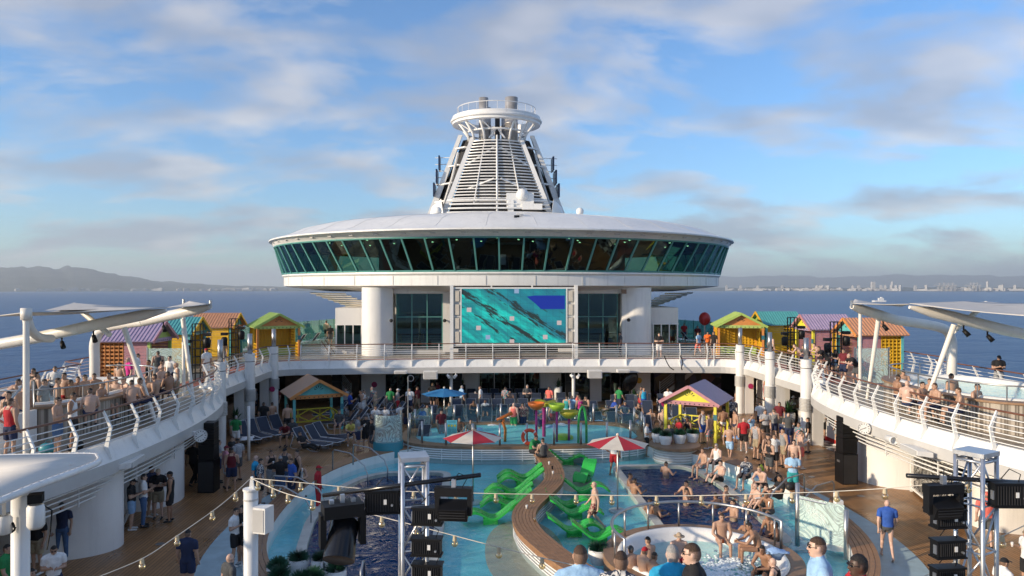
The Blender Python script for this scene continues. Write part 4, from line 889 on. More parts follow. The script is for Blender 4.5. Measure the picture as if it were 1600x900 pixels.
# ------------------------------------------------------------------ splash area for children
SP = sell(0.45, 37.6, 6.3, 3.3, 3.2, 72)
splash = thing('splash_platform', 'raised splash platform with wooden kerb and white slatted front', 'platform')
o = sheet('kerb', SP, [sell(0.45, 37.6, 5.6, 2.75, 3.2, 72)], 0.48, 0.60, 'kerb_wood', splash); o = sheet('body', sell(0.45, 37.6, 6.2, 3.2, 3.2, 72), [], -0.25, 0.478, 'fascia_grey', splash)
o = sheet('splash_floor', sell(0.45, 37.6, 5.6, 2.75, 3.2, 72), [], 0.482, 0.50, 'wading_floor', splash)
fr = [p for p in sell(0.45, 37.6, 6.27, 3.27, 3.2, 96) if p.y < 36.6]; fr.sort(key=lambda p: p.x)
for k in range(5): B().tube([(p.x, p.y, .42-k*.105) for p in fr], .028, 5).obj('slat', 'rail_white', splash)
for p in resample(fr, .95): B().bar((p.x, p.y, -.1), (p.x, p.y, .46), .04, .04).obj('slat_post', 'rail_white', splash)
fence = thing('glass_fence', 'low glass fence with steel posts round the splash toys', 'fence')
FP = sell(0.45, 37.6, 5.95, 3.0, 3.2, 200); FP.append(FP[0]); FQ = resample(FP, 1.28)
for p in FQ[:-1]: B().cyl((p.x, p.y, .6), (p.x, p.y, 1.62), .055, n=10).obj('post', 'steel', fence, smooth=True)
for a, c in zip(FQ, FQ[1:]):
    d = (c-a); m_ = (a+c)/2; B().box((m_.x, m_.y, 1.12), (d.length-.16, .015, .92), rz=math.atan2(d.y, d.x)).obj('pane', 'clear_glass', fence)
def toys():
    G = 'splash toys'
    def P(px, py, z=.5): p = at(px, py, z); return p
    def tip(px, base_y, top_y, bowl, pole, lab, r=.42):
        p = P(px, base_y); d = (p.y*CS+(p.x-CX)*SN); zt = zat(top_y, d); t = thing('tipping_bucket', lab, 'water toy', (p.x, p.y, .5), group=G)
        B().cyl((0, 0, 0), (0, 0, zt-.55), .06, n=10).obj('pole', pole, t, smooth=True)
        B().lathe([(0.001, 0), (r*.55, .05), (r*.9, .22), (r, .38), (r*.94, .38), (r*.82, .22), (0.001, .09)], (0, 0, zt-.6), 18).obj('bowl', bowl, t, smooth=True)
    tip(838, 690, 638, 'orange', 'magenta', 'orange tipping bowl on a magenta pole in the splash area'); tip(870, 690, 640, 'lime', 'magenta', 'lime green tipping bowl on a magenta pole'); tip(889, 688, 651, 'toy_yellow', 'magenta', 'small yellow and orange tipping bowl on a low magenta pole', .48)
    p = P(850, 682); t = thing('flower_sprinkler', 'tall magenta pole with olive yellow petals', 'water toy', (p.x, p.y, .5), group=G); B().cyl((0, 0, 0), (0, 0, 1.5), .09, n=10).obj('pole', 'magenta', t, smooth=True)
    for k in range(4): a = k*PI/2+.4; o = B().lathe([(0.001, 0), (.28, .05), (.36, .16), (.3, .14), (0.001, .04)], n=12).obj('petal', 'toy_yellow', t, smooth=True); o.location = (.36*math.cos(a), .36*math.sin(a), 1.53); o.rotation_euler = (.35*math.sin(a), -.35*math.cos(a), 0)
    p = P(910, 692); t = thing('water_arch', 'green hoop water arch in the splash area', 'water toy', (p.x, p.y, .5), group=G); B().tube([(-.2+.2*(1-math.cos(PI*i/12))-.0, 0, 1.75*math.sin(PI*i/12)**.6) for i in range(13)], .06, 8).obj('hoop', 'toy_green', t, smooth=True)
    p = P(789, 690); t = thing('water_cannon', 'orange water cannon on a curved post', 'water toy', (p.x, p.y, .5), group=G); B().tube([(0, 0, 0), (.02, 0, .6), (-.1, 0, .95), (-.05, 0, 1.1)], .07, 8).obj('post', 'orange', t, smooth=True); B().tube([(-.4, -.1, 1.08), (.35, .05, 1.38)], [.06, .1], 10).obj('barrel', 'orange', t, smooth=True)
    p = P(880, 685); tag(B().lathe([(.5, 0), (.5, .12), (.3, .2), (0.001, .2)], (p.x, p.y, .5), 16).obj('splash_turtle', 'lime', smooth=True), 'low lime green dome on the splash floor', 'water toy', G)
    p = at(826, 694, .6); t = thing('lifebuoy', 'orange red lifebuoy ring hanging on the glass fence', 'lifebuoy', (p.x, p.y-.55, 1.06)); o = B().tube([(.31*math.cos(2*PI*i/28), 0, .31*math.sin(2*PI*i/28)) for i in range(28)], .085, 10, closed=True).obj('ring', 'lifebuoy', t, smooth=True)
    for k in range(4): a = k*PI/2+PI/4; o = B().cyl((.31*math.cos(a)-.03*math.sin(a), 0, .31*math.sin(a)+.03*math.cos(a)), (.31*math.cos(a)+.03*math.sin(a), 0, .31*math.sin(a)-.03*math.cos(a)), .09, n=10).obj('band', 'white', t)
toys()
p = at(604, 716, 0); t = thing('round_plinth', 'teal round plinth topped by a curved leaf etched glass screen', 'plinth', (p.x, p.y+.6, 0))
B().lathe([(.001, .72), (.70, .72), (.72, .68), (.72, 0)], n=28).obj('drum', 'teal_base', t, smooth=True); autosmooth(t.children[0])
B().lathe([(.66, .76), (.66, 2.0)], n=18, a0=R(200), a1=R(345)).obj('etched_screen', 'etched', t, smooth=True)
for a in (200, 345, 30): B().cyl((.66*math.cos(R(a)), .66*math.sin(R(a)), .72), (.66*math.cos(R(a)), .66*math.sin(R(a)), 2.1), .05, n=8).obj('post', 'steel', t)
p = at(706, 690, .6); t = thing('info_board', 'pale blue information board with yellow symbols on the splash fence', 'sign', (p.x, p.y, .65)); B().box((0, 0, .62), (.5, .04, .72)).obj('board', 'sign_blue', t)
for k in range(3): B().cyl((-.15+k*.15, -.021, .72), (-.15+k*.15, -.027, .72), .055, n=12).obj('symbol', 'toy_yellow', t)
for k in range(5): B().box((-.11, -.022, .56-k*.05), (.18, .004, .018)).obj('text_line', 'sign_text', t); B().box((.11, -.022, .56-k*.05), (.18, .004, .018)).obj('text_line', 'sign_text', t)
B().box((0, -.022, .90), (.36, .004, .04)).obj('heading', 'sign_text', t); B().bar((0, .05, 0), (0, .05, .4), .05, .05).obj('stand', 'steel', t)

# ------------------------------------------------------------------ parasols
def parasol(p, lab, m1, m2, h, r, tilt=0.0, base=True, z=0.0):
    t = thing('parasol', lab, 'parasol', (p.x, p.y, z))
    if base: B().lathe([(.33, 0), (.33, .05), (.28, .08), (0.001, .08)], n=20).obj('base_plate', 'fascia_grey', t)
    B().cyl((0, 0, 0), (0, 0, h), .03, n=8).obj('pole', 'steel', t, smooth=True)
    for k in range(8):
        a0, a1 = k*PI/4, (k+1)*PI/4; am = (a0+a1)/2
        e = lambda a, q, z_: (q*r*math.cos(a), q*r*math.sin(a), h-.02-z_)
        b = B(); b.add([(0, 0, h), e(a0, .5, .13), e(am, .47, .14), e(a1, .5, .13), e(a0, 1, .29), e(am, .90, .29), e(a1, 1, .29)], [(0, 1, 2), (0, 2, 3), (1, 4, 5, 2), (2, 5, 6, 3)]); b.obj('canopy_panel', m1 if k % 2 == 0 else m2, t)
        B().tube([(0, 0, h-.05), e(a0, .99, .32)], .012, 4).obj('rib', 'alu', t)
    B().ball((0, 0, h+.04), .06).obj('finial', 'cream_canvas', t)
    return t
parasol(at(739, 784, -.2), 'red and cream parasol standing beside the green in-water loungers near the glass fence', 'red_canvas', 'cream_canvas', 2.80, 1.16, z=-.25)
parasol(at(965, 797, -.2), 'red and cream parasol standing over the round base plate near the dark pool', 'red_canvas', 'cream_canvas', 2.80, 1.16, z=-.25)
pp = at(694, 672, 0); parasol(pp, 'plain blue parasol over the navy loungers', 'blue_canvas', 'blue_canvas', 2.35, 1.3, base=False)

# ------------------------------------------------------------------ loungers
def lounger_proto():
    t = thing('deck_lounger', 'x', 'lounger')
    hb = (0, .35, .36); ang = R(52); L1 = .82
    top = (0, .35+L1*math.cos(ang), .36+L1*math.sin(ang))
    b = B(); b.box((0, -.42, .36), (.56, 1.5, .02)); b.obj('seat_sling', 'sling', t)
    b = B(); b.plate([(-.28, hb[1], hb[2]), (.28, hb[1], hb[2]), (.28, top[1], top[2]), (-.28, top[1], top[2])], .02, (0, -math.sin(ang), math.cos(ang))); b.obj('back_sling', 'sling', t)
    for s in (-1, 1):
        B().tube([(s*.31, -1.2, .34), (s*.31, hb[1], .36), (s*.31, top[1], top[2])], .022, 6).obj('side_rail', 'alu', t, smooth=True)
        B().tube([(s*.33, -.95, .34), (s*.33, -.9, .05), (s*.33, -.75, .02), (s*.33, -.35, .02), (s*.33, -.1, .12), (s*.33, .0, .34)], .018, 5).obj('leg', 'alu', t, smooth=True)
        B().tube([(s*.33, .1, .34), (s*.33, .25, .06), (s*.33, .45, .02), (s*.33, .85, .02), (s*.33, .98, .10), (s*.33, .72, .72)], .018, 5).obj('leg', 'alu', t, smooth=True)
    B().tube([(-.31, top[1], top[2]), (.31, top[1], top[2])], .022, 6).obj('head_bar', 'alu', t); B().tube([(-.31, -1.2, .34), (.31, -1.2, .34)], .022, 6).obj('foot_bar', 'alu', t)
    return t
LPROTO = lounger_proto(); lused = [False]
def lounger(x, y, rz, lab, grp, z=0.0):
    if not lused[0]: o = LPROTO; lused[0] = True; o.location = (x, y, z); o.rotation_euler = (0, 0, rz); o['label'] = lab; o['group'] = grp
    else: o = dup(LPROTO, lab, (x, y, z), rz, grp)
    return o
rnd = random.Random(5)
for row, (Y, z) in enumerate(((50.2, 0), (48.0, 0), (45.6, 0), (43.4, 0))):
    for i in range(10 if row else 8):
        x = -3.35+i*.83+(.2 if row % 2 else 0)+rnd.uniform(-.04, .04)
        if row == 3 and i > 8: continue
        lounger(x, Y+rnd.uniform(-.1, .1), PI if row < 3 else PI+rnd.uniform(-.1, .1), 'navy lounger with raised back in the '+('row against the wide glass doors', 'second row out from the wide glass doors', 'third row out from the wide glass doors', 'row just behind the splash area fence')[row], 'lounger row %d' % row) .rotation_euler.z += PI
for px, py, a, lab, g in [(890, 672, 175, 'navy lounger', 0), (914, 668, 170, '', 0), (938, 676, 168, '', 0), (962, 676, 165, '', 0), (985, 680, 160, '', 0), (1012, 682, 158, '', 0), (930, 656, 165, '', 1), (958, 655, 160, '', 1), (985, 656, 155, '', 1), (1012, 655, 150, '', 1), (1040, 656, 150, '', 1), (1060, 664, 150, '', 1), (985, 644, 150, '', 2), (1010, 642, 150, '', 2), (1036, 643, 150, '', 2), (1060, 650, 150, '', 2), (1082, 668, 150, '', 1), (962, 645, 150, '', 2)]:
    p = at(px, py); lounger(p.x, p.y, R(a+180), 'navy lounger beside the yellow cabana, '+('in the row along the splash fence', 'in the middle row with blue towels', 'in the row nearest the stairs')[g], 'loungers by the yellow cabana %d' % g).rotation_euler.z = R(a-160)
for px, py, a, g in [(385, 692, 40, 0), (400, 688, 42, 0), (420, 684, 44, 0), (440, 680, 46, 0), (484, 702, 60, 1), (503, 697, 62, 1), (515, 692, 64, 1)]:
    p = at(px, py); lounger(p.x, p.y, R(a), 'navy lounger '+('in the slanted row behind the person in green tee' if g == 0 else 'in front of the aqua cabana'), 'shaded loungers %d' % g)
for px, py, a, g in [(536, 668, 20, 0), (552, 664, 22, 0), (570, 660, 24, 0), (590, 657, 24, 0), (610, 655, 24, 0), (540, 650, 20, 1), (560, 647, 20, 1), (580, 646, 20, 1), (600, 645, 20, 1), (622, 648, 20, 1), (640, 660, 15, 0), (545, 690, 25, 0), (655, 684, 160, 2), (676, 680, 165, 2), (672, 664, 170, 2), (648, 690, 165, 2), (690, 670, 170, 2), (658, 700, 165, 2), (520, 655, 20, 1)]:
    p = at(px, py); lounger(p.x, p.y, R(a-90 if g < 2 else a-175), 'navy lounger '+('in the cluster between the aqua cabana and teal plinth', 'behind the people seated in white by the aqua cabana', 'beside the teal plinth under the blue parasol')[g], 'loungers by the plinth %d' % g)
# towels on loungers
def towel(px, py, z, m_, lab, rz=0, size=(.55, 1.2), hang=.0):
    p = at(px, py, z); b = B(); n, k = 7, 9; rn = random.Random(int(px))
    b.loft([[((i/n-.5)*size[0]+.03*math.sin(j*1.3), (j/k-.5)*size[1], .03+.035*rn.random()-hang*max(0, j/k-.5)**1.2+(.10*math.exp(-((i-3)**2+(j-4)**2)/5))) for i in range(n+1)] for j in range(k+1)])
    o = b.obj('towel', m_, smooth=True, loc=(p.x, p.y, z)); o.rotation_euler = (0, 0, rz); md = o.modifiers.new('s', 'SOLIDIFY'); md.thickness = .02; tag(o, lab, 'towel')
for i, (px, py, z, m_, a) in enumerate(((932, 656, .55, 'towel_blue', 0), (1000, 660, .55, 'towel_blue', 30), (1002, 674, .45, 'towel_blue', 20), (1052, 657, .5, 'towel_blue', 10), (770, 664, .45, 'towel_white', 0), (750, 672, .42, 'towel_blue', 0), (860, 668, .45, 'towel_blue', 0), (876, 664, .45, 'towel_white', 40), (651, 690, .45, 'towel_blue', 20), (386, 686, .45, 'towel_white', 10), (1147, 684, .42, 'towel_blue', 30), (800, 652, .5, 'towel_white', 0), (1191, 748, .36, 'towel_blue', 10))):
    towel(px, py, z, m_, ('pale blue' if 'blue' in m_ else 'white')+' crumpled towel '+['over a lounger back behind the magenta tee man', 'draped along a lounger near the black tank person', 'on the lounger beside the man in the open white shirt', 'on a lounger beside the yellow cabana post', 'on a lounger seat behind the info board', 'on a lounger beside the info board', 'on a lounger behind the orange bowl', 'on a lounger behind the lime bowl', 'on the lounger beside the teal plinth', 'on the lounger beside the green tee person', 'on the lounger behind the yellow cabana', 'on the lounger seat near the coral tank person', 'on the pool rim beside the floral shirt man'][i], R(a), (.6, 1.0) if i < 12 else (.5, .6))

# green in-water loungers
def wave_lounger(px, py, rz, lab):
    p = at(px, py, WZ); X = [-.98, -.88, -.72, -.55, -.36, -.15, .05, .2, .34, .6, .95]; Zs = [.01, .12, .27, .335, .30, .18, .07, .05, .12, .33, .62]
    xs = np.linspace(-.98, .95, 30); zs = np.interp(xs, X, Zs); zs = np.convolve(np.pad(zs, 2, mode='edge'), np.ones(5)/5, mode='valid'); wd = .30; th = .05
    b = B(); rows = []
    for i, (x, z) in enumerate(zip(xs, zs)):
        e = wd*(1-.25*max(0, abs(x)-.85)/.15)
        rows.append([(x, -e, z-th*1.6), (x, -e, z), (x, -e*.86, z+.012), (x, -e*.6, z-.012), (x, e*.6, z-.012), (x, e*.86, z+.012), (x, e, z), (x, e, z-th*1.6), (x, e*.9, z-th*1.5), (x, e*.8, z-th), (x, -e*.8, z-th), (x, -e*.9, z-th*1.5)])
    b.loft(rows, closed=True, cap=True); t = thing('water_lounger', lab, 'water lounger', (p.x, p.y, WZ), rz, 'green in-water loungers'); o = b.obj('shell', 'green_plastic', t, smooth=True); autosmooth(o, 45)
    B().box((.05, 0, -.06), (.5, .34, .22)).obj('pedestal', 'green_plastic', t)
for px, py, a, lab in ((812, 746, 1, 'green wave shaped lounger in the water, furthest of the group by the bench inside bend'), (814, 754, 1, 'green wave shaped lounger in the water, second from the seated pair on the bench'), (795, 769, 2, 'green wave shaped lounger in the water, third from the seated pair on the bench'), (794, 779, 2, 'green wave shaped lounger in the water, fourth from the seated pair on the bench'), (791, 789, 2, 'green wave shaped lounger in the water, fifth from the seated pair on the bench'), (764, 810, 2, 'green wave shaped lounger alone beside the cream floor oval'),
                       (889, 720, 180, 'green lounger in the water just behind the seated pair on the bench'), (914, 745, 66, 'green lounger with its back raised upright near the parasol pole'), (914, 767, 180, 'green lounger in the water between the bench bend and the walking man'), (892, 789, 180, 'green lounger in the water, one of two touching beside the walking man'), (900, 802, 179, 'green lounger in the water, nearer the bench of two touching loungers'), (899, 829, 181, 'green lounger in the water beside the bench below the walking man'), (938, 840, 180, 'green lounger in the water against the hot tub rim')):
    wave_lounger(px, py, R(a), lab)

# ------------------------------------------------------------------ hot tub by the pool
def hot_tub():
    t = thing('hot_tub', 'round white hot tub with wooden rim and bubbling water', 'hot tub', (HTC[0], HTC[1], 0))
    B().lathe([(2.72, -.3), (2.74, .42), (2.74, .5), (2.05+.3, .5)], n=56).obj('wooden_rim', 'kerb_wood', t); autosmooth(t.children[0], 30)
    B().lathe([(2.34, .50), (2.30, .56), (2.2, .56), (2.05, .45), (1.98, .12), (1.6, .02), (1.55, -.3), (0.001, -.35)], n=56).obj('shell', 'tub', t, smooth=True)
    B().lathe([(2.0, .22), (0.001, .22)], n=40).obj('water', 'tub_water', t)
    b = B(); rn = random.Random(2)
    for k in range(900):
        q = rn.choice([(.35, -.3), (.9, .2), (-.2, -.9), (.5, -1.1)]); b.ball((q[0]+rn.gauss(0, .34), q[1]+rn.gauss(0, .3), .215+.02*rn.random()), rn.uniform(.02, .075), 6, 4, 1, 1, .35)
    o = b.obj('foam', 'foam', t, smooth=True); o['kind'] = 'stuff'
    r = thing('tub_railing', 'curved steel railing round the poolside hot tub', 'railing', (HTC[0], HTC[1], .5))
    A_ = [R(200-i*5) for i in range(39)]; B().tube([(2.5*math.cos(R(200)), 2.5*math.sin(R(200)), .0)]+[(2.5*math.cos(a), 2.5*math.sin(a), .78) for a in A_]+[(2.5*math.cos(A_[-1]), 2.5*math.sin(A_[-1]), 0)], .045, 8).obj('top_rail', 'steel', r, smooth=True)
    for a in range(185, 15, -24): B().cyl((2.5*math.cos(R(a)), 2.5*math.sin(R(a)), 0), (2.5*math.cos(R(a)), 2.5*math.sin(R(a)), .78), .03, n=8).obj('post', 'steel', r, smooth=True)
hot_tub()
towel(1213, 862, 1.1, 'towel_blue', 'pale blue towel hung over the hot tub handrail', 0, (.5, .5), .8)
# grab rails at the pool steps
def grab(px, py, rz, lab, w=.6, z=0.3):
    p = at(px, py, z); t = thing('grab_rail', lab, 'railing', (p.x, p.y, z), rz)
    for s in (-1, 1): B().tube([(s*w, .9, 0), (s*w, .9, .78), (s*w, .8, .88), (s*w, -.1, .85), (s*w, -.9, .45), (s*w, -1.1, .1), (s*w, -1.1, -.4)], .028, 8).obj('hoop', 'steel', t, smooth=True)
grab(560, 735, R(55), 'pair of steel grab rails down to the dark pool beside the teal plinth'); grab(450, 790, R(80), 'pair of steel grab rails over the wooden rim near the group in black tanks'); grab(1255, 790, R(-60), 'pair of steel grab rails over the wooden rim beside the etched screen')
for px, py, lab in ((1003, 712, 'pair of steel ladder rails by the lifeguard'),):
    p = at(px, py, 0); t = thing('pool_ladder', lab, 'ladder', (p.x, p.y, -.2))
    for s in (-.9, -.6, .6, .9): B().tube([(s, 0, 0), (s, 0, 1.0)], .03, 8).obj('rail', 'steel', t, smooth=True)
p = at(570, 880, 0); t = thing('pool_ladder', 'pair of steel ladder rails at the near edge of the dark pool', 'ladder', (p.x-.4, 20.2, -.1))
for s in (-.55, .55): B().tube([(s, .3, -.6), (s, .3, .5), (s, .1, .62), (s, -.3, .5), (s, -.3, -.1)], .03, 8).obj('rail', 'steel', t, smooth=True)
# etched screen and pool lift by the hot tub
p0, p1 = at(1246, 838, .3), at(1322, 858, .3)
t = thing('etched_screen', 'leaf etched glass screen between steel posts beside the hot tub', 'screen', (p0.x, p0.y, .0)); dx = (p1-p0).to_2d(); an = math.atan2(dx.y, dx.x)
o = B().box((dx.length/2, 0, .95), (dx.length-.1, .02, 1.25)).obj('pane', 'etched', t); o.rotation_euler = (0, 0, an)
for q in (0, 1): B().cyl((dx.x*q, dx.y*q, 0), (dx.x*q, dx.y*q, 1.95-.5*q), .07, n=10).obj('post', 'steel', t, smooth=True)
B().tube([(0, 0, 1.5), (dx.x*.6, dx.y*.6, 1.5)], .03, 6).obj('rail', 'steel', t)
p = at(1306, 856, .0); t = thing('pool_lift', 'white pool access lift standing on the pale surround', 'pool lift', (p.x, p.y, 0)); B().lathe([(.36, 0), (.36, .3), (.3, .42), (0.001, .42)], n=18).obj('base', 'white', t, smooth=True); B().cyl((0, 0, .4), (0, 0, 1.7), .07, n=10).obj('mast', 'white', t); B().bar((0, 0, 1.25), (-.6, -.3, 1.4), .08, .1).obj('arm', 'white', t); B().box((.08, 0, 1.3), (.22, .2, .35)).obj('control_box', 'white', t)

# ------------------------------------------------------------------ planters
def grass_ball(b, r, n, seed, zc=0.0):
    rn = random.Random(seed)
    for k in range(n):
        a = rn.uniform(0, 2*PI); e = math.asin(rn.uniform(.02, 1)); d = Vector((math.cos(a)*math.cos(e), math.sin(a)*math.cos(e), math.sin(e))); q = rn.uniform(.8, 1.08)*r
        u = d.orthogonal().normalized()*.014; base = Vector((0, 0, zc))+d*r*.25; tip_ = Vector((0, 0, zc))+d*q+Vector((0, 0, -.02))
        b.add([base-u, base+u, tip_+u*.3, tip_-u*.3], [(0, 1, 2, 3)])
gb = B(); grass_ball(gb, .34, 520, 4)
def pot(p, lab, grp, r=.3, h=.42, z=0.0):
    t = thing('planter', lab, 'planter', (p.x, p.y, z), group=grp)
    B().lathe([(r*.75, 0), (r, h*.6), (r*.97, h), (r*.88, h), (r*.85, h-.05), (.001, h-.05)], n=20).obj('pot', 'pot', t, smooth=True)
    o = gb.obj('grass', 'grass_leaf', t); o.location = (0, 0, h-.03); o.rotation_euler = (0, 0, random.random()*6)
for i, (px, py) in enumerate(((434, 898), (466, 884), (503, 884), (436, 912), (524, 902), (490, 915), (470, 920))):
    pot(at(px, py+6, .1), 'white round planter with tufted dark grass near the ladder of the dark pool', 'planters by the dark pool', z=.0)
for i, (px, py) in enumerate(((1028, 690), (1040, 694), (1062, 692), (1082, 690))):
    pot(at(px, py, .62), 'white round planter with tufted grass on the round wooden counter', 'planters on the round counter', z=.62)
p = at(935, 880, .0); pot(p, 'tufted dark grass planter between the wavy bench and the hot tub rim', 'single planters', z=.0)
p = at(1055, 694, .62); t = thing('round_counter', 'round wooden counter with white slatted drum carrying planters', 'counter', (p.x, p.y+.1, 0)); B().lathe([(0.001, .62), (1.2, .62), (1.2, .5), (1.1, .48), (0.001, .48)], n=36).obj('top', 'kerb_wood', t); B().lathe([(.98, -.2), (.98, .48)], n=30).obj('drum', 'fascia_grey', t)
for k in range(5): B().tube([(1.02*math.cos(2*PI*i/36), 1.02*math.sin(2*PI*i/36), .40-k*.12) for i in range(36)], .025, 5, closed=True).obj('slat', 'rail_white', t)
def yucca(p, lab, h=.75, r=.3, black=False, n=46, pot_m='pot', z=0.0, lf=.7):
    t = thing('yucca_planter', lab, 'planter', (p.x, p.y, z)); B().lathe([(r*.8, 0), (r, h), (r*.85, h), (r*.85, h-.06), (.001, h-.06)], n=18).obj('pot', pot_m, t, smooth=True)
    b = B(); rn = random.Random(int(p.x*100))
    for k in range(n):
        a = rn.uniform(0, 6.28); e = rn.uniform(.25, 1.45); d = Vector((math.cos(a)*math.cos(e), math.sin(a)*math.cos(e), math.sin(e))); s = d.cross(Vector((0, 0, 1))).normalized()*.035; l = lf*rn.uniform(.7, 1.1); m_ = d*l*.55; tip_ = d*l+Vector((0, 0, -.16*math.cos(e)))
        b.add([Vector((0, 0, h-.05))+q for q in (-s*.7, s*.7, m_+s, m_-s, tip_)], [(0, 1, 2, 3), (3, 2, 4)])
    b.obj('leaves', 'yucca', t)
yucca(at(1231, 668), 'big yucca in a round white pot beside the checkered floor', .85, .42, lf=.85); yucca(at(368, 680), 'yucca in a white pot in front of the shaded column', .85, .36, lf=.85)
yucca(atd(722, 50.4), 'dark spiky yucca in a tall black planter by the glass doors', 1.35, .25, pot_m='black', n=30); yucca(atd(872, 50.0), 'spiky yucca in a tall white tapered planter', 1.3, .28, n=34); yucca(atd(991, 49.2), 'green bushy plant in a tapered white planter beside the yellow sticker wall', .9, .3, lf=.5); yucca(atd(609, 49.5), 'small shrub in a square white planter by the dark glass doors', .75, .3, lf=.45)
p = atd(985, 50.2); t = thing('spiral_sculpture', 'black round twisted sculpture behind the potted plant', 'sculpture', (p.x, p.y, 0)); o = B().ball((0, 0, 0), .5, 16, 10, 1, .35, 1.5).obj('body', 'black_gloss', t, smooth=True); o.location = (0, 0, 1.7); o.rotation_euler = (0, R(20), 0); B().cyl((0, 0, 0), (0, 0, 1.1), .05).obj('stem', 'black', t)
p = at(1037, 684, 0); t = thing('drop_sign', 'maroon drop shaped sign on a steel stem behind the planters', 'sign', (p.x, p.y, 0)); B().plate([(.19*math.sin(a)*(1 if math.cos(a) > -.2 else .75), 0, 1.9+.24*math.cos(a)) for a in [2*PI*i/20 for i in range(20)]], .03, (0, 1, 0)).obj('plate', 'pink_sign', t); B().cyl((0, .02, 0), (0, .02, 1.7), .02, n=6).obj('stem', 'steel', t)
p = at(694, 706, .6); t = thing('rescue_pole', 'tall thin pole with a loop at the top beside the teal plinth', 'pole', (atd(638, 34.0).x, 34.0, 0)); B().cyl((0, 0, 0), (0, 0, 3.9), .03, n=6).obj('pole', 'steel', t); B().tube([(.12+.14*math.cos(a), 0, 3.85+.14*math.sin(a)) for a in [2*PI*i/16 for i in range(16)]], .015, 5, closed=True).obj('loop', 'steel', t)

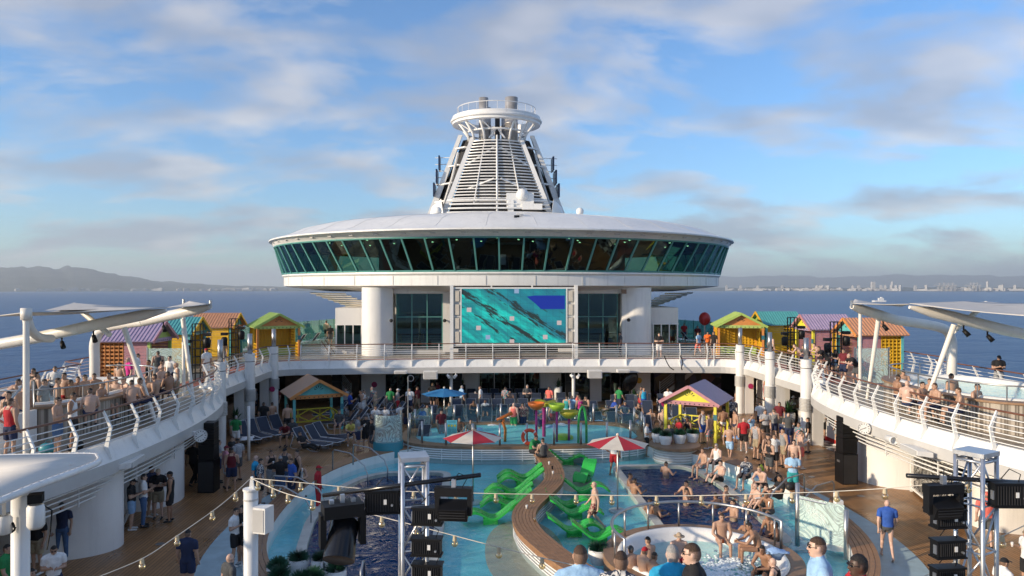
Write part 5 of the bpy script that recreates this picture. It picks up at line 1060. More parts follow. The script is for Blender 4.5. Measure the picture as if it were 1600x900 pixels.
# ================================================================== HUTS
def hut(x, y, rz, z, w, d, eave, ridge, c, lab, style, side='h_pink'):
    """gable faces local -Y; ridge runs along local Y"""
    t = thing('cabana', lab, 'cabana', (x, y, z), rz); roof, gable, post, wall, trim = c
    ov = .22; n = 16
    for s in (-1, 1):
        A0, A1 = Vector((s*(w/2+ov), -d/2-.25, eave-.12)), Vector((s*(w/2+ov), d/2+.2, eave-.12)); R0, R1 = Vector((0, -d/2-.25, ridge)), Vector((0, d/2+.2, ridge))
        nrm = (R0-A0).cross(A1-A0); nrm = nrm if nrm.z > 0 else -nrm
        b = B(); b.plate([A0, A1, R1, R0], .05, nrm)
        if style != 'low':
            for k in range(n+1): u = k/n; b.bar(A0.lerp(A1, u)+nrm.normalized()*.06, R0.lerp(R1, u)+nrm.normalized()*.06, .06, .035, nrm)
        b.obj('roof_slope', roof, t)
        B().bar(A0+Vector((0, -.03, .0)), R0+Vector((0, -.03, .0)), .05, .16, nrm).obj('bargeboard', trim, t)
    for sy_ in (-1, 1):
        yy = sy_*d/2
        g = B(); g.plate([(-w/2, yy, eave), (w/2, yy, eave), (0, yy, ridge-.06)], .05, (0, 1, 0)); go = g.obj('gable', gable, t)
        if sy_ < 0:
            for k in range(5):
                a = R(20+35*k); B().plate([(.10*math.cos(a), yy-.006, eave+.24+.10*math.sin(a)), (.24*math.cos(a-.12), yy-.006, eave+.24+.24*math.sin(a-.12)), (.27*math.cos(a), yy-.006, eave+.24+.27*math.sin(a)), (.24*math.cos(a+.12), yy-.006, eave+.24+.24*math.sin(a+.12))], .008, (0, -1, 0)).obj('sunburst_petal', 'dark', go)
        v = B(); v.box((0, yy, eave-.1), (w, .06, .2)); vo = v.obj('valance', trim if style == 'low' else roof, t)
        if sy_ < 0:
            m_ = 11
            for k in range(m_): B().box((-w/2+(k+.5)*w/m_, yy-.034, eave-.13), (.06, .012, .06)).obj('valance_hole', 'dark', vo)
    for sx_ in (-1, 1):
        for sy_ in (-1, 1): B().box((sx_*(w/2-.06), sy_*(d/2-.06), (eave-.02)/2), (.14, .14, eave-.02)).obj('post', post, t)
        B().bar((sx_*(w/2-.06), -d/2, eave-.06), (sx_*(w/2-.06), d/2, eave-.06), .1, .12).obj('side_beam', post, t)
    def lattice(p0, p1, z0, z1, m_, parent, solid=False, nx=9, nz=9):
        p0, p1 = Vector((*p0, 0)), Vector((*p1, 0))
        b = B()
        if solid:
            nb = 12
            for k in range(nb): q = z0+(k+.5)*(z1-z0)/nb; b.bar((p0.x, p0.y, q), (p1.x, p1.y, q), .04, (z1-z0)/nb-.012)
        else:
            for k in range(nx+1): q = p0.lerp(p1, k/nx); b.bar((q.x, q.y, z0), (q.x, q.y, z1), .07, .03, (p1-p0).normalized())
            for k in range(nz+1): q = z0+k*(z1-z0)/nz; b.bar((p0.x, p0.y, q), (p1.x, p1.y, q), .025, .09)
        b.obj('board_wall' if solid else 'lattice_panel', m_, parent)
    if style == 'low':
        for a, c_ in (((-w/2+.1, d/2-.1), (w/2-.1, d/2-.1)), ((w/2-.1, -d/2+.1), (w/2-.1, d/2-.1)), ((-w/2+.1, -d/2+.1), (-w/2+.1, d/2-.1))):
            A_, C_ = Vector((*a, 0)), Vector((*c_, 0))
            for q in (.12, .85): B().bar((A_.x, A_.y, q), (C_.x, C_.y, q), .06, .07).obj('fence_rail', wall, t)
            for k in range(2):
                P0, P1 = A_.lerp(C_, k/2), A_.lerp(C_, (k+1)/2)
                for z0_, z1_ in ((.14, .83), (.83, .14)): B().bar((P0.x, P0.y, z0_), (P1.x, P1.y, z1_), .04, .06).obj('fence_brace', wall, t)
                m2 = (P0+P1)/2; B().bar((m2.x, m2.y, .12), (m2.x, m2.y, .85), .04, .05).obj('fence_brace', wall, t)
    else:
        lattice((-w/2+.1, d/2-.06), (w/2-.1, d/2-.06), .05, eave-.15, wall, t, nx=12, nz=10)
        B().box((0, d/2-.015, (eave-.1)/2), (w-.24, .02, eave-.25)).obj('back_board', wall if style == 'front' else trim, t)
        for s in (-1, 1):
            lattice((s*(w/2-.06), 0.05), (s*(w/2-.06), d/2-.14), .05, eave-.15, wall, t, nx=5, nz=10)
            lattice((s*(w/2-.06), -d/2+.14), (s*(w/2-.06), 0.0), .05, eave-.15 if style == 'row' else .9, (wall if style == 'front' else side), t, solid=(style == 'row'), nx=5, nz=4)
        B().box((0, .5, .42), (w-.5, .7, .12)).obj('day_bed', 'h_green', t); B().box((0, .5, .2), (w-.55, .6, .36)).obj('bed_base', trim, t)
    B().box((w/2-.06, -d/2-.005, 1.3), (.2, .03, .3)).obj('notice', 'sign_text', t)
    return t
EV, RG = 2.15, 2.95
hut(-16.3, 52.4, R(27), Z2, 2.9, 2.6, EV, RG, ('h_lime', 'h_orange', 'h_orange', 'h_yellow', 'h_green'), 'orange cabana with lime roof and yellow lattice beside the shaded column', 'front')
p = atd(1155, 52.0); hut(p.x+.2, 52.0, R(-12), Z2, 3.1, 2.8, EV, RG, ('h_lime', 'h_orange', 'h_orange', 'h_yellow', 'h_green'), 'orange cabana with lime roof and yellow lattice behind the people in black and orange', 'front')
hut(-19.85, 39.2, R(90), Z2, 2.6, 2.6, EV, RG, ('h_lilac', 'h_green', 'h_green', 'h_orange', 'h_pink'), 'lime green cabana with ribbed lilac roof behind the magenta tee man', 'row')
hut(-20.2, 45.2, R(90), Z2, 2.6, 2.6, EV, RG, ('h_teal', 'h_yellow', 'h_aqua', 'h_yellow', 'h_yellow'), 'yellow cabana with ribbed teal roof next to the lilac roofed one', 'row', 'h_yellow')
hut(-20.3, 52.6, R(90), Z2, 2.6, 2.6, EV, RG, ('h_coral', 'h_aqua', 'h_aqua', 'h_yellow', 'h_yellow'), 'aqua gabled cabana with ribbed coral roof beside the lime roofed one on the shaded side', 'row', 'h_yellow')
hut(20.9, 42.2, R(-90), Z2, 2.6, 2.6, EV, RG, ('h_coral', 'h_aqua', 'h_aqua', 'h_yellow', 'h_orange'), 'aqua gabled cabana with ribbed coral roof beside the white canopy post', 'row')
hut(20.9, 48.0, R(-90), Z2, 2.6, 2.6, EV, RG, ('h_lilac', 'h_lemon', 'h_lemon', 'h_yellow', 'h_pink'), 'yellow gabled cabana with ribbed pink lilac roof behind the black lighting tower', 'row')
hut(20.2, 54.0, R(-90), Z2, 2.6, 2.6, EV, RG, ('h_teal', 'h_green', 'h_aqua', 'h_yellow', 'h_yellow'), 'green cabana with ribbed teal roof behind the lime roofed one', 'row', 'h_yellow')
p = at(487, 672, 0); hut(p.x-.1, p.y+.9, R(24), 0, 2.75, 2.75, 2.05, 2.85, ('h_tan', 'h_aqua', 'h_aqua', 'h_lemon', 'h_orange'), 'open aqua cabana with tan roof and yellow fence on the pool deck', 'low')
p = at(1092, 690, 0); hut(p.x+.35, p.y+1.5, R(-32), 0, 2.75, 2.75, 2.05, 2.85, ('h_mauve', 'h_lemon', 'h_lemon', 'h_lemon', 'h_pink'), 'open yellow cabana with mauve roof on the pool deck', 'low')

# far glass windbreaks and stacked loungers on the upper deck
for s in (-1, 1):
    t = thing('windbreak', 'row of green glass windbreak panels '+('behind the lime roofed cabana and bar pavilion' if s < 0 else 'behind the red tee people'), 'windbreak')
    P0, P1 = Vector((s*20.6, 55.5)), Vector((s*14.2, 76))
    n = 16
    for k in range(n):
        a, c = P0.lerp(P1, k/n), P0.lerp(P1, (k+1)/n); d = c-a; m2 = (a+c)/2
        B().box((m2.x, m2.y, Z2+.95), (d.length-.1, .03, 1.7), rz=math.atan2(d.y, d.x)).obj('pane', 'clear_teal', t); B().bar((a.x, a.y, Z2), (a.x, a.y, Z2+1.85), .06, .06).obj('post', 'mullion', t)
    for k in range(9):
        q = P0.lerp(P1, (k+.7)/9.6); x = q.x-s*2.0
        if not lused[0]: continue
        lounger(x, q.y-1.2, R(s*100), 'lounger facing the sea beside the glass windbreak '+('near the bar pavilion' if s < 0 else 'near the red tee people'), 'upper deck loungers %d' % s, Z2)
# ================================================================== BALCONIES: HOT TUBS AND CANOPIES
def balcony_tub(cx, cy, s, lab):
    t = thing('balcony_hot_tub', lab, 'hot tub', (cx, cy, Z2)); E = lambda rx, ry: sell(0, 0, rx, ry, 2.6, 56)
    def lp(m_, nm, prof, smooth=False):
        b = B(); b.loft([[(p.x, p.y, z) for p in E(rx, ry)] for rx, ry, z in prof], closed=True); return b.obj(nm, m_, t, smooth)
    lp('tub_panel', 'side_panel', [(2.6, 4.0, 0), (2.6, 4.0, .98)]); lp('kerb_wood', 'rim', [(2.62, 4.02, .97), (2.68, 4.08, .99), (2.68, 4.08, 1.06), (2.2, 3.6, 1.06)])
    lp('tub', 'shell', [(2.22, 3.62, 1.06), (2.15, 3.55, 1.12), (2.0, 3.4, 1.12), (1.9, 3.3, .9), (1.8, 3.2, .5), (.4, .4, .45)], True)
    lp('tub_water', 'water', [(1.9, 3.3, .93), (.01, .01, .93)])
    r = thing('tub_rail', 'steel hand rail of the '+lab, 'railing', (cx, cy, Z2+1.06)); P = E(2.4, 3.8); P = P[-14:]+P[:15] if s < 0 else P[14:43]
    if s < 0: P = [p for p in E(2.4, 3.8) if p.x > -.6]; P.sort(key=lambda p: p.y)
    else: P = [p for p in E(2.4, 3.8) if p.x < .6]; P.sort(key=lambda p: p.y)
    B().tube([(p.x, p.y, .5) for p in P], .03, 6).obj('top_rail', 'steel', r, smooth=True)
    for p in P[::3]: B().cyl((p.x, p.y, 0), (p.x, p.y, .5), .022, n=6).obj('post', 'steel', r)
    st = thing('tub_steps', 'white walled steps up to the '+lab, 'steps', (cx-s*.2, cy-5.0, Z2))
    for k in range(3): B().box((0, .55-k*.3+.3, .16+k*0-.0+.32*(2-k)/1.0*.5), (1.6, .3, .32+.32*(2-k))).obj('step', 'coping', st)
    B().box((-s*1.0, .2, .5), (.12, 1.8, 1.0)).obj('side_wall', 'white', st)
    for q in (-.9, .9): B().tube([(q, -.7, 0), (q, -.7, .95), (q, .9, 1.95), (q, 1.2, 1.9), (q, 1.2, .5)], .03, 6).obj('rail', 'steel', st, smooth=True)
balcony_tub(-16.9, 27.3, -1, 'raised hot tub beside the red tank top person'); balcony_tub(16.7, 26.6, 1, 'raised hot tub on the balcony with the round clock')

def W(px, py, d): p = atd(px, d); return Vector((p.x, p.y, zat(py, d)))
def curve3(P, n=8):
    P = [Vector(p) for p in P]; S = []
    for i in range(len(P)-1):
        p0, p1, p2, p3 = P[max(i-1, 0)], P[i], P[i+1], P[min(i+2, len(P)-1)]
        for j in range(n): t = j/n; S.append(.5*((2*p1)+(p2-p0)*t+(2*p0-5*p1+4*p2-p3)*t*t+(3*p1-p0-3*p2+p3)*t**3))
    return S+[P[-1]]
def sail(name, A_, Bq, C_, D, sagv, t, m_='sail', n=10):
    """fabric stretched between four corners (A-B one edge, D-C the other) with sag"""
    b = B(); b.loft([[(A_.lerp(Bq, i/n)).lerp(D.lerp(C_, i/n), j/n)+Vector((0, 0, -sagv*4*(i/n)*(1-i/n)*(.4+.6*4*(j/n)*(1-j/n)))) for i in range(n+1)] for j in range(n+1)])
    o = b.obj(name, m_, t, smooth=True); md = o.modifiers.new('thick', 'SOLIDIFY'); md.thickness = .02; return o
def canopy(s, lab):
    t = thing('sail_canopy', lab, 'canopy')
    if s < 0:
        post1 = W(41, 490, 21.3); tipA = W(260, 485, 25.6); tipB = W(329, 479, 29.8); rootA = W(-30, 543, 27.0); main = atd(148, 32.8, Z2); bend = W(149, 532, 32.8); el = W(166, 512, 32.6); join = W(225, 502, 31.0)
        base1 = at(41, 708, Z2); p2t, p2b = W(287, 476, 33), at(287, 618, Z2); br = [(W(194, 512, 26.2), at(243, 659, Z2)), (W(286, 499, 30.2), at(303, 636, Z2))]; peak = W(115, 478, 28.5); far = W(150, 492, 27.5); out = W(-20, 512, 27)
        U = [post1+Vector((0, 0, -.05)), W(48, 515, 21.6), W(62, 527, 22.6), W(80, 529, 24.2)]; peak2 = W(287, 472, 31); pl = W(262, 482, 31)
    else:
        post1 = W(1650, 500, 21.3); tipA = W(1421, 480, 25.8); tipB = W(1331, 479, 29.8); rootA = W(1640, 529, 26.5); main = atd(1487, 32.6, Z2); bend = W(1486, 530, 32.6); el = W(1470, 512, 32.2); join = W(1400, 500, 31.0)
        base1 = at(1650, 720, Z2); p2t, p2b = W(1344, 484, 34), at(1344, 609, Z2); br = [(W(1491, 507, 26.0), at(1437, 655, Z2)), (W(1373, 496, 30.6), at(1355, 624, Z2))]; peak = W(1541, 476, 28.5); far = W(1510, 486, 27.5); out = W(1640, 490, 27)
        U = None; peak2 = W(1347, 470, 31); pl = W(1425, 484, 30)
    def tb(nm, P, r, n=12): o = B().tube(P, r, n).obj(nm, 'white_warm', t, smooth=True); autosmooth(o, 60); return o
    tb('arm', [rootA, rootA.lerp(tipA, .33)+Vector((0, 0, -.05)), rootA.lerp(tipA, .7), tipA-(tipA-rootA).normalized()*.9, tipA], [.2, .2, .2, .19, .06])
    tb('arm_support', curve3([main, main.lerp(Vector((main.x, main.y, bend.z)), .6), bend, el, join], 7), .21)
    tb('arm', [join, join.lerp(tipB, .4), tipB-(tipB-join).normalized()*.6, tipB], [.21, .21, .2, .1])
    tb('post', [base1, post1+Vector((0, 0, .1))], .085); tb('post', [p2b, p2t], .075)
    for a, c in br: tb('brace', [c, a], [.07, .095])
    if U: tb('curved_strut', curve3(U, 6), .13)
    o = B().cyl(post1+Vector((0, 0, -.18)), post1+Vector((0, 0, .16)), .15, n=14).obj('post_cap', 'white_warm', t, smooth=True)
    sail('sail', post1+Vector((0, 0, .05)), tipA+Vector((0, 0, .12)), far+Vector((0, 0, .35)), out+Vector((0, 0, .4)), .12, t)
    b = B(); c0 = peak+Vector((0, 0, .12)); P = [far+Vector((-1.2, -1.2, .2)), far+Vector((1.6, -.9, .25)), far+Vector((1.4, 1.2, .2)), far+Vector((-1.3, 1.3, .15))]
    b.add([c0]+P, [(0, 1, 2), (0, 2, 3), (0, 3, 4), (0, 4, 1)]); b.obj('sail_peak', 'sail', t)
    sail('sail', tipA+Vector((0, 0, .1)), tipB+Vector((0, 0, .12)), peak2+Vector((0, .6, .05)), pl+Vector((0, .8, .1)), .06, t)
    tb('peak_prop', [far+Vector((-.5*s, 0, -.75)), peak+Vector((0, 0, .05))], .10)
    for q in (tipB, p2t): B().cyl(q+Vector((0, 0, -.05)), q+Vector((0, 0, .25)), .06, n=8).obj('fitting', 'steel', t)
    for q in (join.lerp(tipB, .3), rootA.lerp(tipA, .45), rootA.lerp(tipA, .62)):
        o = thing('canopy_spotlight', 'small black spotlight under the '+lab, 'lamp', (q.x, q.y, q.z-.38), group='canopy spotlights %d' % s); B().cyl((0, 0, 0), (.12, -.12, -.2), .07, .09, n=10).obj('barrel', 'black', o, smooth=True); B().bar((0, 0, 0), (0, 0, .2), .04, .04).obj('clamp', 'black', o)
canopy(-1, 'cream sail canopy over the red tank top person'); canopy(1, 'cream tubular sail canopy over the clock balcony')
# etched screens beside the tubs
for s, px, py, lab in ((-1, 258, 585, 'leaf etched glass screen beside the white tank person on the balcony'), (1, 1362, 590, 'tall leaf etched glass screen beside the white canopy post')):
    p = atd(px, 36.0, Z2); t = thing('etched_screen', lab, 'screen', (p.x, p.y, Z2)); B().box((0, 0, .95), (1.6, .02, 1.7)).obj('pane', 'etched', t)
    for q in (-.85, .85): B().bar((q, 0, 0), (q, 0, 1.85), .06, .06).obj('post', 'steel', t)

# ================================================================== LIGHTING AND SOUND RIG
def mini_tower(px, d, top, lab):
    p = atd(px, d, Z2); t = thing('lighting_tower', lab, 'lighting tower', (p.x, p.y, Z2)); h = zat(top, d)-Z2; w_ = .2
    for a in (-w_, w_):
        for c in (-w_, w_): B().bar((a, c, 0), (a, c, h), .05, .05).obj('chord', 'black', t)
    n = int(h/.4)
    for k in range(n+1):
        z = k*h/n
        for a in (-w_, w_): B().bar((-w_, a, z), (w_, a, z), .035, .035).obj('rung', 'black', t); B().bar((a, -w_, z), (a, w_, z), .035, .035).obj('rung', 'black', t)
    for s, z in ((1, h*.72), (-1, h*.6)):
        B().box((s*.5, -.1, z+.28), (.34, .3, .16)).obj('lamp_base', 'black', t); B().lathe([(0.001, -.32), (.17, -.3), (.19, .1), (.12, .2)], (s*.5, -.12, z-.1), 12).obj('lamp_head', 'black', t, smooth=True); B().bar((s*.2, 0, z+.3), (s*.5, 0, z+.3), .05, .05).obj('lamp_arm', 'black', t)
mini_tower(309, 37.5, 506, 'black lighting tower beside the teal roofed cabana'); mini_tower(365, 43.5, 498, 'black lighting tower beside the coral roofed cabana on the shaded side'); mini_tower(1238, 43.0, 496, 'black lighting tower in front of the teal roofed cabana'); mini_tower(1306, 38.5, 503, 'black lighting tower in front of the pink lilac roofed cabana')
def line_array(px, py, lab):
    p = at(px, py, 0); t = thing('speaker_tower', lab, 'speaker', (p.x, p.y+.3, 0))
    B().box((0, 0, .62), (.62, .7, 1.24)).obj('subwoofer', 'black', t); B().box((0, -.02, 1.56), (.60, .6, .60)).obj('mid_cabinet', 'black', t)
    for k in range(4): B().box((0, -.03, 1.98+k*.215), (.60, .55, .20)).obj('array_cabinet', 'black', t)
    B().box((0, -.356, .62), (.56, .01, 1.16)).obj('grille', 'dark', t); B().box((-.33, 0, .9), (.03, .2, .08)).obj('handle', 'steel', t)
line_array(322, 770, 'tall black speaker tower beside the group in the shade'); line_array(1328, 757, 'tall black speaker tower on the sunny deck near the blue bin')
p = at(341, 745); tag(B().cyl((p.x+.35, p.y+3, 0), (p.x+.35, p.y+3, 2.5), .07, n=10).obj('slim_post', 'white', smooth=True), 'slim white post under the shaded balcony by the speaker tower', 'post')
p = at(1342, 719); tag(B().cyl((p.x, p.y, 0), (p.x, p.y, 2.5), .08, n=10).obj('slim_post', 'white', smooth=True), 'slim white post behind the sunny speaker tower', 'post')

def truss(px, d, top, w_, rz, lab, zb=Z2):
    p = atd(px, d); t = thing('truss_tower', lab, 'truss', (p.x, p.y, zb), rz); h = zat(top, d)-zb; a = w_/2
    C4 = [(-a, -a), (a, -a), (a, a), (-a, a)]
    for c in C4: B().cyl((c[0], c[1], .02), (c[0], c[1], h-.04), .025, n=10).obj('chord', 'alu', t, smooth=True)
    n = 5; st = (h-.12)/n
    for i in range(4):
        p0, p1 = Vector((*C4[i], 0)), Vector((*C4[(i+1) % 4], 0))
        for k in range(n):
            z0, z1 = .06+k*st, .06+(k+1)*st; u, v = (p0, p1) if (k+i) % 2 else (p1, p0)
            B().cyl((u.x, u.y, z0+.03), (v.x, v.y, z1-.03), .012, n=6).obj('diagonal', 'alu', t, smooth=True)
            B().cyl((p0.x, p0.y, z0), (p1.x, p1.y, z0), .012, n=6).obj('rung', 'alu', t, smooth=True)
        B().cyl((p0.x, p0.y, h-.1), (p1.x, p1.y, h-.1), .02, n=8).obj('rung', 'alu', t, smooth=True)
    B().box((0, 0, h-.02), (w_+.05, w_+.05, .05)).obj('top_plate', 'alu', t); B().box((0, 0, .012), (w_*2, w_*2, .024)).obj('base_plate', 'alu', t)
    return p
TL = truss(646, 8.9, 711, .29, R(12), 'silver box truss tower over the dark pool'); TR = truss(1525, 8.6, 704, .30, R(28), 'silver box truss tower over the sunny deck')
def pipe(P0, P1, lab): tag(B().cyl(P0, P1, .027, n=12).obj('black_pipe', 'black_gloss', smooth=True), lab, 'pipe')
pipe(W(505, 774, 8.9), W(751, 742, 8.62), 'black steel pipe clamped across the silver truss over the dark pool'); pipe(W(1417, 743, 8.45), W(1640, 757, 8.45), 'black steel pipe clamped across the silver truss over the sunny deck')
def moving_head(P, rz, tilt, lab, s=1.0, drop=True):
    t = thing('moving_head_light', lab, 'stage light', P, rz)
    B().box((0, 0, -.13*s), (.40*s, .26*s, .13*s)).obj('base', 'black', t); B().bar((0, 0, -.07*s), (0, 0, .02), .05, .05).obj('clamp', 'alu', t)
    for k in (-.11, .11): B().box((k*s, 0, -.05*s), (.05, .07, .05)).obj('bracket', 'alu', t)
    for q in (-1, 1): B().box((q*.20*s, 0, -.33*s), (.06*s, .15*s, .34*s)).obj('yoke_arm', 'black', t)
    h = B(); h.loft([[( .15*s*math.cos(a)*k, .13*s*math.sin(a)*k, z*s) for a in [2*PI*i/14 for i in range(14)]] for k, z in ((.75, .20), (1.0, .15), (1.0, -.05), (1.1, -.20), (1.1, -.24), (.9, -.23))], closed=True, cap=True)
    o = h.obj('head', 'black_gloss', t, smooth=True); autosmooth(o, 40); o.location = (0, 0, -.42*s); o.rotation_euler = (tilt, R(18), 0)
moving_head(W(535, 775, 8.7), R(20), R(-35), 'big black moving head light hanging over the dark pool', 1.15)
def bar_light(P, rz, lab, w_=.44):
    t = thing('strobe_light', lab, 'stage light', P, rz)
    B().box((0, 0, -.08), (w_, .12, .10)).obj('yoke_top', 'black', t)
    for q in (-1, 1): B().box((q*(w_/2-.03), 0, -.22), (.05, .10, .26)).obj('yoke_arm', 'black', t)
    ho = B().box((0, 0, -.30), (w_-.10, .2, .16), M=Matrix.Rotation(R(25), 3, 'X')).obj('housing', 'black', t); [B().box((0, -.115+.0*q, -.36+q*.03), (w_-.14, .01, .008)).obj('louvre', 'dark', ho) for q in range(4)]; B().tube([(.1, 0, -.03), (.16, .05, .08), (.05, .05, .12), (0, 0, .05)], .006, 5).obj('cable', 'black', t); B().bar((0, 0, -.03), (0, 0, .06), .05, .05).obj('clamp', 'alu', t)
bar_light(W(709, 757, 8.6), R(-8), 'black strobe bar hanging from the pipe beside the red parasol'); bar_light(W(1474, 752, 8.3), R(6), 'black strobe bar hanging from the pipe before the leaf panel')
def panel_light(P, rz, lab, w_=.34, h=.16):
    t = thing('panel_light', lab, 'stage light', P, rz); B().box((0, 0, 0), (w_, .14, h)).obj('housing', 'black', t); B().box((0, .0, h/2+.012), (w_+.03, .16, .02)).obj('top_fin', 'black', t); B().box((0, .0, -h/2-.012), (w_+.03, .16, .02)).obj('bottom_fin', 'black', t)
    [B().box((-w_/2+.03+q*(w_-.06)/11, -.075, 0), (.006, .012, h-.03)).obj('cooling_fin', 'dark', t) for q in range(12)]; B().tube([(.1, 0, h/2), (.14, .02, h/2+.10), (.02, .03, h/2+.16), (-.08, .02, h/2+.05)], .006, 5).obj('safety_cable', 'black', t, smooth=True); B().box((.04, -.084, .01), (.035, .006, .06)).obj('sticker', 'white', t); B().box((-w_/2-.008, -.03, .0), (.012, .05, .10)).obj('side_plate', 'alu', t); B().cyl((.12, -.07, -.03), (.12, -.10, -.03), .014, n=8).obj('connector', 'alu', t)
for px, py, d, r, lab in ((597, 783, 8.9, 5, 'black panel light hung behind the string of bulbs over the dark pool'), (668, 805, 8.75, -8, 'black panel light upper of three on the truss over the dark pool'), (667, 853, 8.75, -8, 'black panel light middle of three on the truss over the dark pool'), (668, 893, 8.75, -8, 'black panel light lowest of three on the truss over the dark pool'),
                          (1481, 809, 8.4, 4, 'black panel light upper of three on the truss over the sunny deck'), (1481, 856, 8.4, 4, 'black panel light middle of three on the truss over the sunny deck'), (1480, 899, 8.4, 4, 'black panel light lowest of three on the truss over the sunny deck'), (1577, 772, 8.4, -4, 'wide black panel light hanging from the pipe beyond the truss')):
    panel_light(W(px, py, d), R(r), lab, *((.40, .24) if px in (597, 1577) else (.34, .17)))
# string light post and strings
p = atd(392, 12.2); t = thing('string_light_post', 'white post with a box speaker holding the string lights', 'post', (p.x, p.y, 0)); zt = zat(766, 12.2)
B().cyl((0, 0, 0), (0, 0, zt), .115, n=16).obj('shaft', 'white', t, smooth=True); B().cyl((0, 0, zt), (0, 0, zt+.03), .13, n=16).obj('cap', 'white', t); B().plate([(-.03, 0, zt+.03), (.05, 0, zt+.03), (.03, 0, zt+.22), (-.01, 0, zt+.22)], .04, (0, 1, 0)).obj('fin', 'white', t); B().cyl((0, 0, zt-.16), (0, 0, zt-.13), .12, n=16).obj('collar', 'fascia_grey', t)
t2 = thing('box_speaker', 'white box speaker on the string light post', 'speaker', (p.x+.22, p.y-.08, zt-.66), R(-15)); B().prism([(-.11, -.12), (.12, -.14), (.14, .10), (-.11, .10)], 0, .42).obj('housing', 'white', t2); B().box((0, -.14, .21), (.19, .012, .36)).obj('grille', 'fascia_grey', t2); B().bar((-.2, .08, .2), (0, .05, .2), .05, .1).obj('bracket', 'white', t2)
PT = Vector((p.x, p.y, zt+.2))
bulb_b = B(); bulb_b.ball((0, 0, -.105), .045, 12, 8)
sock_b = B(); sock_b.cyl((0, 0, .0), (0, 0, -.065), .024, .03, n=10)
def string(P, lab, sp):
    t = thing('string_lights', lab, 'string lights', P[0]); C_ = curve3(P, 10); o0 = Vector(P[0])
    B().tube([q-o0 for q in C_], .0065, 5).obj('cable', 'cord', t, smooth=True)
    acc = sp*.45
    for a, c in zip(C_, C_[1:]):
        l = (c-a).length; acc += l
        if acc >= sp: acc -= sp; q = c-o0; o = sock_b.obj('socket', 'socket', t); o.location = q; g = bulb_b.obj('bulb', 'bulb_glass', t, smooth=True); g.location = q; f = B().cyl((0, 0, -.07), (0, 0, -.12), .008, n=5).obj('filament', 'gold', g)
string([PT, W(345, 789, 11.4), W(270, 842, 10.5), W(222, 873, 10.0), W(150, 903, 9.6)], 'string of bulbs running from the white post down over the shaded deck', .66)
string([PT, W(470, 754, 11.9), W(600, 766, 11.6), W(760, 771, 11.3), W(900, 773, 11.1), W(1040, 775, 10.8), W(1180, 772, 10.4), W(1320, 767, 9.9), W(1420, 760, 9.4), W(1518, 750, 8.5)], 'long string of bulbs spanning from the white post to the silver truss over the deck', .62)
string([PT, W(450, 772, 11.0), W(554, 797, 10.4), W(660, 824, 10.0), W(760, 850, 9.7), W(857, 874, 9.5), W(960, 897, 9.2)], 'string of bulbs sagging from the white post past the truss to the front rail', .58)
string([W(1440, 902, 9.2), W(1492, 878, 9.1), W(1529, 857, 9.0), W(1561, 840, 8.9), W(1620, 812, 8.8)], 'string of bulbs rising behind the silver truss over the sunny deck', .30)
# stage awning in the near corner
def awning():
    t = thing('stage_awning', 'white laced fabric awning on a tube frame with a white pole', 'awning'); d0 = 13.0
    A_ = [W(-60, 716, 13.6), W(60, 713, 13.6), W(140, 712, 13.5), W(152, 716, 13.3), W(150, 724, 13.0), W(110, 740, 12.2), W(50, 762, 11.4), W(-40, 800, 10.5)]
    C_ = curve3(A_, 6); B().tube(C_, .055, 10).obj('frame_tube', 'white', t, smooth=True)
    ins = [q+((sum(A_, Vector())/len(A_))-q)*.025+Vector((0, 0, .03)) for q in C_]; cen = W(-60, 752, 12)
    b = B(); n = len(ins); b.add(ins+[cen+Vector((0, 0, .06))], [(i, i+1, n) for i in range(n-1)]); o = b.obj('fabric', 'sail_white', t, smooth=True); md = o.modifiers.new('s', 'SOLIDIFY'); md.thickness = .015
    for i in range(2, n-2, 1): B().bar(C_[i]+Vector((0, 0, .058)), ins[i+1 if i+1 < n else i], .014, .014).obj('lacing', 'fascia_grey', t); 
    q = W(32, 775, 11.9); B().cyl((q.x, q.y, 0), (q.x, q.y, q.z), .135, n=16).obj('pole', 'white', t, smooth=True)
    sp = W(56, 800, 11.6); u = thing('stage_spotlight', 'white spotlight hanging under the awning beside its pole', 'stage light', sp, R(20)); B().lathe([(.10, .12), (.13, .08), (.13, -.2), (.09, -.26), (0.001, -.26)], n=14).obj('body', 'white', u, smooth=True); B().box((0, 0, .22), (.2, .2, .14)).obj('yoke', 'black', u); B().tube([(.1, 0, .1), (.22, .0, 0), (.2, 0, -.3), (.15, 0, -.62)], .012, 5).obj('cable', 'black', u)
    sp = W(6, 815, 11.6); u = thing('stage_spotlight', 'white lamp with coiled black cable hanging under the awning edge', 'stage light', sp); B().lathe([(.08, .1), (.12, .05), (.12, -.18), (0.001, -.22)], n=14).obj('body', 'white', u, smooth=True); B().tube([(.1*math.cos(i*.5)+.05, .02*i/10, -.1+.1*math.sin(i*.5)) for i in range(26)], .012, 5).obj('cable', 'black', u); B().bar((0, 0, .1), (0, 0, .35), .04, .04).obj('hanger', 'steel', u)
mat('sail_white', (0.70, 0.66, 0.60), 0.95, var=0.06, spec=0.1)
awning()
# forward viewing platform the nearest people stand on
structure(B().box((-.5, 5.2, Z2-.28), (26, 8.4, .5)).obj('viewing_platform', 'upper_floor')); structure(B().box((-.5, 5.2, 3.345), (25.8, 7.0, .21)).obj('raised_step', 'upper_floor'))
railing([Vector((-11.5, 8.65)), Vector((12.3, 8.65))], 'white railing of the forward viewing platform', 1.6, z=3.45, side=-1, H=1.05)
